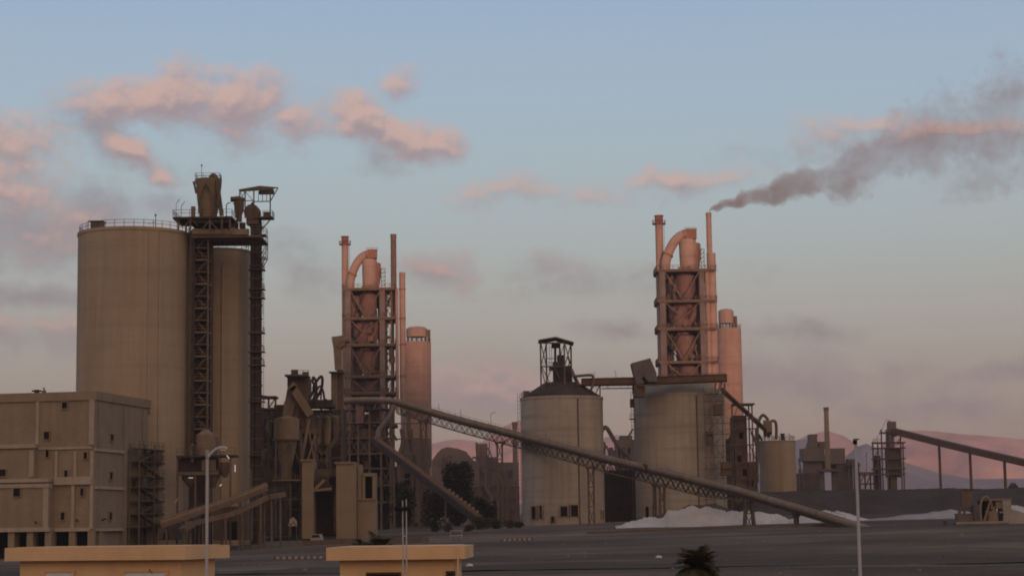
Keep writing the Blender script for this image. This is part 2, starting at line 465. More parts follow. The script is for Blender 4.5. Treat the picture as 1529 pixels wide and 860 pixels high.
sp = nd(nt, 'ShaderNodeSeparateXYZ'); L(tc.outputs['Generated'], sp.inputs[0])
X, Yd, Z = sp.outputs
hor = m_('SQRT', m_('ADD', m_('MULTIPLY', X, X), m_('MULTIPLY', Yd, Yd)))
elev = m_('DIVIDE', Z, m_('MAXIMUM', hor, .001))           # tangent of the elevation
rp = nd(nt, 'ShaderNodeValToRGB'); L(m_('MULTIPLY', elev, 2.0), rp.inputs['Fac'])
def srgb(r, g_, b_): return tuple(((c / 255 + .055) / 1.055) ** 2.4 if c > 10 else c / 255 / 12.92 for c in (r, g_, b_))
stops = SKY_STOPS = [(0.0, srgb(142, 122, 123)), (.045, srgb(142, 127, 127)), (.075, srgb(145, 134, 134)), (.105, srgb(150, 142, 139)), (.14, srgb(156, 147, 147)),
         (.19, srgb(160, 155, 155)), (.24, srgb(163, 163, 165)), (.30, srgb(163, 172, 176)), (.38, srgb(160, 176, 187)), (.46, srgb(155, 173, 192)), (.53, srgb(149, 169, 195)), (.7, srgb(130, 156, 190)), (1.0, srgb(105, 140, 188))]
cr = rp.color_ramp; cr.interpolation = 'B_SPLINE'
while len(cr.elements) < len(stops): cr.elements.new(.5)
for e, (p, c) in zip(cr.elements, stops): e.position = p; e.color = (*c, 1)
base_sky = cmix(.86, cmix(1.0, sky.outputs[0], (.9, .9, .9), 'MULTIPLY'), rp.outputs[0])
# the sunset glow on the sun's own side of the sky
dotn = nd(nt, 'ShaderNodeVectorMath', operation='DOT_PRODUCT'); L(tc.outputs['Generated'], dotn.inputs[0]); dotn.inputs[1].default_value = sdir
glow = sstep(dotn.outputs['Value'], -.1, 1.0)
base_sky = cmix(m_('MULTIPLY', glow, .9), base_sky, (.95, .66, .45))
# clouds: flattened puffs fixed in the sky by direction
cv = nd(nt, 'ShaderNodeCombineXYZ'); dy = m_('MAXIMUM', Yd, .02)
L(m_('DIVIDE', X, dy), cv.inputs[0]); L(m_('DIVIDE', Z, dy), cv.inputs[1])
def noise_(src, scale, st=(1, 1, 1), det=6, rough=.55, off=(0, 0, 0)):
    mp = nd(nt, 'ShaderNodeMapping'); mp.inputs['Scale'].default_value = st; mp.inputs['Location'].default_value = off
    L(src, mp.inputs['Vector'])
    n = nd(nt, 'ShaderNodeTexNoise'); n.inputs['Scale'].default_value = scale; n.inputs['Detail'].default_value = det; n.inputs['Roughness'].default_value = rough
    L(mp.outputs['Vector'], n.inputs['Vector']); return n.outputs['Fac']
def warp(src, scale, k):
    n = nd(nt, 'ShaderNodeTexNoise'); n.inputs['Scale'].default_value = scale; n.inputs['Detail'].default_value = 4; L(src, n.inputs['Vector'])
    a = nd(nt, 'ShaderNodeVectorMath', operation='SUBTRACT'); L(n.outputs['Color'], a.inputs[0]); a.inputs[1].default_value = (.5, .5, .5)
    b_ = nd(nt, 'ShaderNodeVectorMath', operation='MULTIPLY_ADD'); L(a.outputs[0], b_.inputs[0]); b_.inputs[1].default_value = (k, k * .62, 0); L(src, b_.inputs[2]); return b_.outputs[0]
def uv(px, py):
    d = ray(px, py); return d.x / d.y, d.z / d.y
def field(src, items):
    out = None
    for (px, py, rx, ry, rot, amp) in items:
        u, v = uv(px, py)
        mp = nd(nt, 'ShaderNodeMapping', vector_type='TEXTURE')
        mp.inputs['Location'].default_value = (u, v, 0); mp.inputs['Rotation'].default_value = (0, 0, R(rot)); mp.inputs['Scale'].default_value = (1.18 * rx / FPX, 1.22 * ry / FPX, 1)
        L(src, mp.inputs['Vector'])
        ln = nd(nt, 'ShaderNodeVectorMath', operation='LENGTH'); L(mp.outputs['Vector'], ln.inputs[0])
        f = m_('MULTIPLY_ADD', ln.outputs['Value'], -amp, amp)
        out = f if out is None else m_('SMOOTH_MAX', out, f, .12)
    return out
grey = [(60, 350, 200, 62, -4, 1.0), (150, 318, 120, 40, -8, .8), (150, 195, 80, 36, -25, .8), (40, 442, 120, 24, 0, .9), (215, 240, 80, 30, -30, .55), (440, 395, 80, 36, -25, .5), (240, 300, 60, 26, -10, .55),
        (645, 404, 75, 26, 0, .6), (1180, 572, 260, 45, 2, .6), (1500, 550, 90, 20, 3, .9), (1208, 496, 80, 20, 0, .6), (930, 488, 75, 15, 0, .55), (330, 175, 150, 40, -4, .5),
        (725, 590, 120, 45, 0, .6), (560, 225, 40, 36, -30, .6), (790, 404, 60, 20, 0, .4), (60, 500, 160, 40, 0, .55), (1400, 610, 220, 26, 2, .5), (880, 420, 160, 22, 0, .35), (1360, 215, 190, 22, 2, .5)]
pink = [(255, 148, 130, 46, 2, 1.0), (345, 152, 120, 54, -6, 1.1), (430, 178, 65, 32, -10, .85), (150, 150, 90, 34, 6, .75), (532, 172, 52, 34, -25, 1.15), (595, 202, 85, 32, -16, 1.05), (655, 217, 52, 26, -8, .95),
        (15, 225, 85, 62, -8, .9), (198, 226, 62, 20, -34, 1.1), (242, 262, 28, 16, -45, .85), (25, 292, 95, 32, -22, .9), (110, 360, 150, 30, 0, .3), (590, 132, 34, 22, 0, .38), (772, 288, 105, 17, 0, .42), (985, 268, 115, 15, 4, .5), (905, 288, 80, 16, 8, .38),
        (1430, 192, 150, 16, 2, .85), (1320, 189, 90, 14, 0, .6), (1240, 198, 80, 20, 0, .3), (660, 400, 90, 22, 0, .22), (735, 578, 100, 32, -6, .7), (690, 560, 60, 20, 4, .4), (60, 485, 140, 18, 0, .35)]
def cloud_field(src):
    nbig = noise_(src, 30, (1, 1.4, 1), 8, .55); nsm = noise_(src, 110, (1, 1.2, 1), 5, .55, (3, 1, 0))
    return m_('MULTIPLY_ADD', m_('SUBTRACT', nbig, .5), 1.5, m_('MULTIPLY', m_('SUBTRACT', nsm, .5), .62))
shift = nd(nt, 'ShaderNodeVectorMath', operation='ADD'); L(cv.outputs[0], shift.inputs[0]); shift.inputs[1].default_value = (-.0018, .0046, 0)
w0 = warp(warp(cv.outputs[0], 24, .028), 90, .008); w1 = warp(warp(shift.outputs[0], 24, .028), 90, .008)
per0, per1 = cloud_field(cv.outputs[0]), cloud_field(shift.outputs[0])
fp0, fp1 = m_('ADD', field(w0, pink), per0), m_('ADD', field(w1, pink), per1)
nlow = noise_(cv.outputs[0], 11, (1, 2.6, 1), 5, .5, (7, 2, 0))
gmask = sstep(m_('ADD', field(w0, grey), per0), -.2, .9)
pmask = sstep(fp0, -.2, .72)
band = sstep(nlow, .5, .78)
lowfade = sstep(elev, .04, .12, 1, 0)
sky_c = cmix(m_('MULTIPLY', m_('MULTIPLY', band, lowfade), .22), base_sky, srgb(132, 122, 128))
sky_c = cmix(m_('MULTIPLY', gmask, .66), sky_c, srgb(138, 130, 139))
lit_ = sstep(m_('SUBTRACT', fp0, fp1), -.30, .38)
pcol = cmix(lit_, srgb(168, 150, 154), srgb(218, 180, 166))
sky_c = cmix(m_('MULTIPLY', pmask, .84), sky_c, pcol)
# below the horizon the world is just dim earth
sky_c = cmix(sstep(Z, -.06, -.005), (.06, .048, .04), sky_c)
L(sky_c, bg.inputs['Color']); bg.inputs['Strength'].default_value = SKY_STRENGTH = 1.0

# ------------------------------------------------------------------ haze
hz = bpy.data.materials.new('haze_air'); hz.use_nodes = True
nt = hz.node_tree; nt.nodes.remove(nt.nodes['Principled BSDF'])
pv = nd(nt, 'ShaderNodeVolumePrincipled'); pv.inputs['Color'].default_value = (.80, .66, .61, 1); pv.inputs['Density'].default_value = .00013
pv.inputs['Anisotropy'].default_value = .1
nt.links.new(pv.outputs[0], nt.nodes['Material Output'].inputs['Volume'])
hb = MB().box((0, 1750, 220), (7000, 8500, 470))
ho = single('haze', hb, hz, 'thin dusty pink evening haze over the whole valley', 'haze', kind='stuff', base=(0, 1750, -15))
# ================================================================== mill building at the left edge
def mill_building():
    th = R(10.4); dl = Vector((-math.cos(th), math.sin(th), 0)); dr = Vector((math.sin(th), math.cos(th), 0))
    nf = Vector((-math.sin(th), -math.cos(th), 0)); nr = Vector((math.cos(th), -math.sin(th), 0))
    O = W(140, 790, 290); O.z = 0
    gz0 = g(O.x, 290) - .5
    T = Thing('mill_building', 'big unfinished looking concrete mill building with small dark windows, at the left edge', 'factory building', (O.x, O.y, gz0))
    def A(a, z, out=0): return Vector((O.x, O.y, 0)) + dl * a + nf * out + ZV * z        # on the front face
    def B(b_, z, out=0): return Vector((O.x, O.y, 0)) + dr * b_ + nr * out + ZV * z      # on the side face
    def fa(px, py):
        p = WP(px, py, O, nf); return (p - O).dot(dl), p.z
    def fb(px, py):
        p = WP(px, py, O, nr); return (p - O).dot(dr), p.z
    def blk(mb, a0, a1, z0, z1, o0, o1, F=A):
        # box on a face: along a0..a1, height z0..z1, out from o0 to o1
        P = [F(a0, z0, o0), F(a1, z0, o0), F(a1, z0, o1), F(a0, z0, o1), F(a0, z1, o0), F(a1, z1, o0), F(a1, z1, o1), F(a0, z1, o1)]
        return mb.hexa(P)
    zt = fa(140, 597)[1]; zg = fa(140, 791)[1]; ztop = fa(140, 584)[1]
    Lf, Lr = 19.0, fb(234, 700)[0]
    wall = MB()
    def Bw(a, b_, z): return Vector((O.x, O.y, 0)) + dl * a + dr * b_ + ZV * z
    wall.hexa([Bw(0, 0, zg), Bw(Lf, 0, zg), Bw(Lf, Lr, zg), Bw(0, Lr, zg), Bw(0, 0, zt), Bw(Lf, 0, zt), Bw(Lf, Lr, zt), Bw(0, Lr, zt)])
    wall.hexa([Bw(.4, 3.2, gz0), Bw(Lf, 3.2, gz0), Bw(Lf, Lr - .5, gz0), Bw(.4, Lr - .5, gz0), Bw(.4, 3.2, zg), Bw(Lf, 3.2, zg), Bw(Lf, Lr - .5, zg), Bw(.4, Lr - .5, zg)])
    T.part('wall', wall, 'concrete')
    par = MB()
    par.hexa([Bw(-.25, -.25, zt), Bw(Lf, -.25, zt), Bw(Lf, Lr + .25, zt), Bw(-.25, Lr + .25, zt), Bw(-.25, -.25, ztop), Bw(Lf, -.25, ztop), Bw(Lf, Lr + .25, ztop), Bw(-.25, Lr + .25, ztop)])
    T.part('parapet', par, 'concrete')
    # lower annexe blocks that step forward on the left
    an = MB()
    a0, z1 = fa(80, 722); blk(an, a0, Lf, zg, z1, .003, 1.5)
    a1, z2 = fa(56, 670); blk(an, a1, Lf, z1 + .01, z2, .003, .9)
    T.part('annexe', an, 'concrete')
    bm_ = MB()
    def ledge(p1, p2, py, h, o0, o1, F='a'):
        f = fa if F == 'a' else fb; FF = A if F == 'a' else B
        u1, z = f(p1, py); u2, _ = f(p2, py); blk(bm_, u1, u2, z - h / 2, z + h / 2, o0, o1, FF)
    ledge(57, -40, 666, .6, .005, 1.25); ledge(80, -40, 717, .55, .005, 1.85); ledge(80, -40, 724.5, .6, .005, 1.7)
    ledge(138, 82, 717, 1.15, .005, .5); ledge(80, -40, 790, .6, .005, 1.72); ledge(136, 82, 790, .5, .005, .4)
    ledge(138, 58, 668, .35, .005, .2)
    for p1, p2, py in ((141, 184, 671), (141, 184, 727.5), (142, 183, 790.5)): ledge(p1, p2, py, .42, .005, .3, 'b')
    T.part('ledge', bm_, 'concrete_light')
    def pil(px, pt, pb, wd, o0, o1, F='a'):
        f = fa if F == 'a' else fb; FF = A if F == 'a' else B
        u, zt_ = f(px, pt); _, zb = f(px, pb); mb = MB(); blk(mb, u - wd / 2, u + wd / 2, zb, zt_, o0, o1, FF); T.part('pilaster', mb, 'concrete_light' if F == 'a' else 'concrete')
    for px, pt, pb, wd, o1 in ((57, 597, 664, .5, .2), (138, 597, 664, .75, .3), (52, 672, 712, .7, 1.2), (85, 673, 712, .4, .25), (113, 673, 712, .45, .25), (138, 673, 789, .5, .25), (110, 723, 789, .5, .3)):
        pil(px, pt, pb, wd, .006, o1)
    pil(75, 728, 789, .8, .006, 1.62)
    for px, pt, pb in ((148, 601, 668), (187, 608, 789), (215, 612, 789), (233, 614, 789)): pil(px, pt, pb, 1.0 if px < 150 else 1.6, .006, .16, 'b')
    piers = MB()
    for px in (-20, 22, 50, 77, 108, 136):
        u, z = fa(px, 805); mb = MB(); blk(mb, u - .5, u + .5, gz0, zg, -.6, 1.3 if px < 80 else .15); T.part('pier', mb, 'concrete')
    for px in (150, 186, 212, 232):
        u, z = fb(px, 805); mb = MB(); blk(mb, u - .8, u + .8, gz0, zg, -.8, .1, B); T.part('pier', mb, 'concrete')
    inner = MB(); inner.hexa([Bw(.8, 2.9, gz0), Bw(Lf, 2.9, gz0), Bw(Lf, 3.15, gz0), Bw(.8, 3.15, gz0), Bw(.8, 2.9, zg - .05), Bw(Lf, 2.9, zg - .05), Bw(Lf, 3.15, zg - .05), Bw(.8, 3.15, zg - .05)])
    T.part('recess_shade_sheet', inner, 'dark')  # near-black sheet painting the shade of the set-back ground floor
    def win(px, py, wpx, hpx, F='a', o=0.0):
        f = fa if F == 'a' else fb; FF = A if F == 'a' else B
        (u0, z1), (u1, z0) = f(px - wpx / 2, py - hpx / 2), f(px + wpx / 2, py + hpx / 2)
        if u0 > u1: u0, u1 = u1, u0
        pane = MB(); blk(pane, u0, u1, z0, z1, o + .002, o + .04, FF)
        wn = T.part('window', pane, 'dark')
        fr = MB(); k = .14
        blk(fr, u0 - k, u0, z0 - k, z1 + k, o + .002, o + .2, FF); blk(fr, u1, u1 + k, z0 - k, z1 + k, o + .002, o + .2, FF)
        blk(fr, u0, u1, z1, z1 + k, o + .002, o + .21, FF); blk(fr, u0, u1, z0 - k, z0, o + .002, o + .24, FF)
        T.part('frame', fr, 'concrete', wn)
    for px, py, wd, h in ((97, 605, 8, 9), (70, 650, 8, 11), (71, 677, 5, 11), (128, 680, 5, 10), (99, 707, 5, 10), (123, 734, 5, 11), (94, 770, 6, 11)): win(px, py, wd, h)
    win(8, 706, 10, 10, o=.9); win(32, 735, 10, 12, o=1.5)
    for px, py, wd, h in ((166, 653, 4.5, 10), (223, 611, 4.5, 9), (165, 710, 4.5, 11), (164, 770, 4.5, 11)): win(px, py, wd, h, 'b')
    pipe = MB()
    for px, py in ((60, 780), (115, 777), (152, 776)):
        f = fa if px < 140 else fb; FF = A if px < 140 else B
        u, z = f(px, py); o = 1.5 if px < 80 else 0.0
        pipe.cyl(FF(u, z, o), FF(u - .3, z + .15, o + .8), .14, n=8)
    T.part('drain_spout', pipe, 'steel_dark')
    c = W(55, 583, 294)
    t2 = Thing('roof_ventilator', 'small dark ventilator with a flat cap on the mill building roof', 'ventilator', (c.x, c.y, ztop))
    v = MB(); v.cyl((c.x, c.y, ztop), (c.x, c.y, ztop + .35), .35); v.lathe((c.x, c.y), [(.75, ztop + .35), (.8, ztop + .5), (.2, ztop + .65)], 16)
    t2.part('cap', v, 'steel_dark')
    v = MB(); v.box((c.x + 1.1, c.y, ztop + .25), (.5, .6, .5)); v.path([(c.x + 1.1, c.y, ztop + .5), (c.x + 1.15, c.y, ztop + .8), (c.x + .9, c.y, ztop + .85)], .09); t2.part('fan_housing', v, 'steel')
    # external steel stairs on the side face
    s = Thing('steel_stairs', 'open steel stairs and landings up the right side of the mill building', 'staircase', B(fb(212, 790)[0], gz0, 1.2))
    fr = MB(); b0, b1 = fb(190, 700)[0], fb(231, 700)[0]
    for bb in (b0, (b0 + b1) / 2 + .5, b1):
        for o in (.45, 2.0): fr.beam(B(bb, gz0, o), B(bb, fb(210, 664)[1], o), .22)
    s.part('frame', fr, 'steel')
    lv = [fb(210, y)[1] for y in (672, 691, 713, 729, 749, 768, 787)]
    for i, z in enumerate(lv):
        d = MB(); 
        d.hexa([B(b0, z, .4), B(b1, z, .4), B(b1, z, 2.0), B(b0, z, 2.0), B(b0, z + .16, .4), B(b1, z + .16, .4), B(b1, z + .16, 2.0), B(b0, z + .16, 2.0)])
        s.part('landing', d, 'steel')
        rl = MB(); rl.rail([B(b0, z + .16, 2.0), B(b1, z + .16, 2.0)], 1.05, 1.6, .04); s.part('railing', rl, 'steel')
        if i: 
            fl = MB(); sgn = i % 2; fl.beam(B(b0 + 1 if sgn else b1 - 1, z, 1.2), B(b1 - 2 if sgn else b0 + 2, lv[i - 1], 1.2), .9, .2); s.part('flight', fl, 'steel')
    dv = MB()
    dv.box(B((b0 + b1) / 2 + 3.5, lv[1] + 1.1, 1.2), (1.3, 2.2, 1.6), -th); dv.box(B((b0 + b1) / 2 - 3, lv[3] + .9, 1.2), (1.2, 1.8, 1.3), -th); dv.box(B(b1 - 3, lv[5] + 1, 1.2), (1.2, 3, 1.5), -th)
    s.part('duct_box', dv, 'dust_dark')
mill_building()

# ================================================================== the two big silos at the left
def silo(name, label, pxc, pyt, Y, Rr, m, cone=0, cone_r=.2, n=96, seam=None, rim=.12, base_extra=0, lip=.5):
    c = W(pxc, pyt, Y); z1 = zat(pxc, pyt, Y - Rr); z0 = g(c.x, Y) - .5
    T = Thing(name, label, 'silo', (c.x, Y, z0))
    b_ = MB(); b_.lathe((c.x, Y), [(Rr, z0), (Rr, z1 - lip), (Rr + rim, z1 - lip), (Rr + rim, z1)], n); T.part('shell', b_, m)
    return T, c, z1, z0

TS, cS, zS, z0S = silo('silo', 'biggest and tallest plain brown concrete silo, behind the mill building', 201.5, 337.5, 320, 9.25, 'silo')
for px in (221, 235):
    p = W(px, 500, 311); dx = p.x - cS.x; yy = 320 - math.sqrt(9.25 ** 2 - dx * dx)
    sm = MB(); sm.box((p.x, yy, (z0S + zS - .6) / 2), (.32, .34, zS - .6 - z0S), math.atan2(dx, 320 - yy)); TS.part('seam_rib', sm, 'silo')
rl = MB(); rl.rail([(cS.x + 9.0 * math.cos(t), 320 + 9.0 * math.sin(t), zS) for t in [2 * math.pi * i / 36 for i in range(36)]], 1.15, 1.6, .045, True)
TS.part('railing', rl, 'steel')
hh = Thing('roof_hatch_house', 'small dark hatch cabin on the left rim of the biggest silo', 'cabin', (W(146, 330, 314.6).x, 314.6, zS))
c = hh.base; v = MB(); v.box((c.x, c.y, zS + .65), (2.0, 1.6, 1.3)); hh.part('wall', v, 'steel'); v = MB(); v.box((c.x - .1, c.y, zS + 1.38), (2.3, 2.0, .14)); hh.part('roof', v, 'steel_dark')
v = MB(); v.cyl((c.x - 1.6, c.y, zS), (c.x - 1.6, c.y, zS + 1.5), .07); v.cyl((c.x - 1.6, c.y, zS + 1.5), (c.x - .9, c.y, zS + 1.5), .07); hh.part('post', v, 'steel')
ms = Thing('roof_mast', 'thin short mast standing on the biggest silo roof rim', 'mast', (W(232, 330, 312).x, 312.2, zS)); c = ms.base
v = MB(); v.cyl(c, c + ZV * 1.9, .07, .05); ms.part('pole', v, 'steel_dark'); v = MB(); v.box(c + ZV * 1.95, (.25, .25, .3)); v.beam(c + ZV * .9, c + Vector((-1.2, 0, .5)), .05); ms.part('light_head', v, 'steel_dark')

T2, c2, z2, z02 = silo('silo', 'narrower brown concrete silo between the open stair tower and the bucket elevator', 326.5, 369, 333, 5.45, 'silo', lip=.3)
p = W(343, 500, 328); dx = p.x - c2.x
sm = MB(); sm.box((p.x, 333 - math.sqrt(5.45 ** 2 - dx * dx), (z02 + z2 - 2.8) / 2), (3.0, .12, z2 - 3.4 - z02), math.atan2(dx, 5)); T2.part('patched_panel', sm, 'silo')
rl = MB(); rl.rail([(c2.x + 5.2 * math.cos(t), 333 + 5.2 * math.sin(t), z2) for t in [2 * math.pi * i / 22 for i in range(22)]], 1.1, 1.6, .045, True)
T2.part('railing', rl, 'steel')

# stair tower between them
def stair_tower():
    Y0, Y1 = 317.2, 320.6; x0, x1 = W(287, 500, 319).x, W(313, 500, 319).x
    z0 = g(x0, 319); z1 = zat(300, 346, 319)
    T = Thing('stair_tower', 'tall open steel stair tower in the gap between the two left silos', 'stair tower', ((x0 + x1) / 2, 319, z0))
    f = MB()
    for x in (x0, x1):
        for Y in (Y0, Y1): f.beam((x, Y, z0), (x, Y, z1), .3)
    T.part('frame', f, 'steel')
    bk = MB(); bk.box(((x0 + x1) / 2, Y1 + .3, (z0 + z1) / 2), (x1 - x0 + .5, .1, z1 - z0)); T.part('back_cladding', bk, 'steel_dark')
    ys_ = [y for y in range(352, 690, 18)]
    lv = [zat(300, y, 317.2) for y in ys_]
    xm = (x0 + x1) / 2
    for i, z in enumerate(lv):
        l_ = MB(); l_.box(((x0 + x1) / 2 + .3, (Y0 + Y1) / 2, z), (x1 - x0 - .5, Y1 - Y0, .2)); l_.rail([(x0 + .8, Y0, z + .1), (x1, Y0, z + .1)], 1, 1.2, .035)
        T.part('landing', l_, 'steel' if i % 2 else 'dust')
        if i:
            fl = MB(); s_ = 1 if i % 2 else -1; fl.beam((xm + .3 - s_ * .9, Y0 + 1, z), (xm + .3 + s_ * .9, Y0 + 1, lv[i - 1]), .9, .22); T.part('flight', fl, 'steel')
    cg = MB(); cg.beam((x0 + .45, Y0 - .15, z0), (x0 + .45, Y0 - .15, z1), .5); T.part('cable_duct', cg, 'steel_dark')
stair_tower()

# bucket elevator with its head and hoist canopy
def elevator():
    Y = 329; x = [W(px, 520, Y).x for px in (377.5, 386)]; z0 = g(x[0], Y) - .3; zh = zat(380, 330, Y)
    T = Thing('bucket_elevator', 'tall dark twin shaft bucket elevator beside the narrower left silo', 'bucket elevator', (sum(x) / 2, Y, z0))
    for xx, w_ in zip(x, (.75, .95)):
        c = MB(); c.box((xx, Y, (z0 + zh) / 2), (w_, 1.3, zh - z0)); T.part('casing', c, 'steel_dark')
    bd = MB()
    for i in range(24):
        z = z0 + 2 + i * (zh - z0 - 3) / 23
        bd.box((sum(x) / 2 + .05, Y, z), (2.15, 1.55, .16))
    T.part('flange', bd, 'steel')
    for py in (404, 433, 446, 498, 526, 546, 600, 680):
        z = zat(383, py, Y); b_ = MB(); b_.box((sum(x) / 2 + .25, Y - .3, z), (2.7, 2.2, .14)); b_.rail([(x[1] + .9, Y - 1.4, z), (x[1] + .9, Y + .8, z)], 1, 1.1, .04); T.part('platform', b_, 'steel')
    lg = MB(); lg.ladder((x[1] + .75, Y - .9, z0), (x[1] + .75, Y - .9, zh), .5, .5, .03); T.part('ladder', lg, 'steel_dark')
    hd = MB(); c = W(377, 318, Y); hd.cyl((c.x, Y - 1.1, c.z), (c.x, Y + 1.1, c.z), 1.35, n=20); hd.box((c.x + .1, Y, c.z - 1), (2.1, 2.0, 2.2))
    hd.lathe((c.x, Y), [(.5, c.z + 1.2), (.12, c.z + 1.9)], 10); T.part('head', hd, 'dust_dark')
    # side service cage
    cg = MB(); xa, xb = W(389, 370, Y).x, W(398.5, 370, Y).x; za, zb = zat(394, 352, Y), zat(394, 386, Y)
    for Yy in (Y - 1.2, Y + 1):
        cg.beam((xa, Yy, za), (xb, Yy, za), .14); cg.beam((xa, Yy, zb), (xb, Yy, zb), .2); cg.beam((xb, Yy, za), (xb, Yy, zb), .12)
        cg.beam((xa, Yy, zb), (xb, Yy, (za + zb) / 2), .1); cg.beam((xa, Yy, za), (xb, Yy, (za + zb) / 2), .1); cg.beam((xb, Yy, zb), (xa, Yy, zat(390, 402, Y)), .13)
    cg.box(((xa + xb) / 2, Y, za - .1), (xb - xa, 2.2, .1)); cg.rail([(xa, Y - 1.2, za), (xb, Y - 1.2, za), (xb, Y + 1, za)], 1.1, 1, .035); T.part('service_cage', cg, 'steel')
    pl = MB(); xa, xb, z = W(380, 326, Y).x, W(408, 326, Y).x, zat(395, 326, Y)
    pl.box(((xa + xb) / 2, Y, z), (xb - xa, 3, .25)); pl.rail([(xb, Y + 1.4, z), (xb, Y - 1.4, z), (xa + 1.6, Y - 1.4, z)], 1.1, 1.1, .04); pl.beam((xb - .3, Y, z), (xa + .8, Y, zat(388, 348, Y)), .18)
    pl.box((W(399, 320, Y).x, Y, z + .6), (1.2, .9, .9)); T.part('head_platform', pl, 'steel')
    w = MB(); w.path([W(392, 386, Y - 1), W(391.5, 420, Y - 1), W(392.5, 470, Y - 1)], .04, 5); T.part('hanging_cable', w, 'steel_dark')
    K = Thing('hoist_canopy', 'angular open steel hoist canopy above the bucket elevator head', 'hoist frame', (W(385, 326, Y).x, Y, zat(385, 326, Y)))
    rf = MB(); P = lambda px, py, dy: W(px, py, Y + dy)
    rf.prism([P(356, 283, -1.6), P(388, 277.5, -1.6), P(416, 280, -1.6), P(404, 283.2, -1.6), P(392, 284, -1.6), P(358, 286.5, -1.6)], (0, .25, 0))
    rf.prism([P(356, 283, 1.6), P(388, 277.5, 1.6), P(416, 280, 1.6), P(404, 283.2, 1.6), P(358, 286.5, 1.6)], (0, .25, 0))
    for px, py in ((358, 284.5), (368, 283), (388, 280), (400, 281), (414, 281)): rf.beam(P(px, py, -1.5), P(px, py, 1.6), .2)
    rf.box(P(398, 287, 0), (2.5, 1.2, .7)); K.part('roof_frame', rf, 'steel')
    for px, pt, pb in ((358, 285, 326), (366, 286, 326), (379, 283, 320), (403.5, 283, 326)):
        for dy in (-1.4, 1.4):
            lg = MB(); col(lg, px, pt, pb, Y + dy, .2); K.part('post', lg, 'steel')
    br = MB()
    for dy in (-1.4, 1.4):
        lev(br, 380, 404, 301, Y + dy, .16); lev(br, 358, 380, 300, Y + dy, .13)
        for px in (386, 392, 398): col(br, px, 286, 300, Y + dy, .1)
        diag(br, 404, 300, 415, 281, Y + dy, .16); diag(br, 358, 300, 366, 286, Y + dy, .1); diag(br, 366, 286, 379, 301, Y + dy, .1); diag(br, 366, 300, 358, 286, Y + dy, .1)
    K.part('bracing', br, 'steel')
elevator()

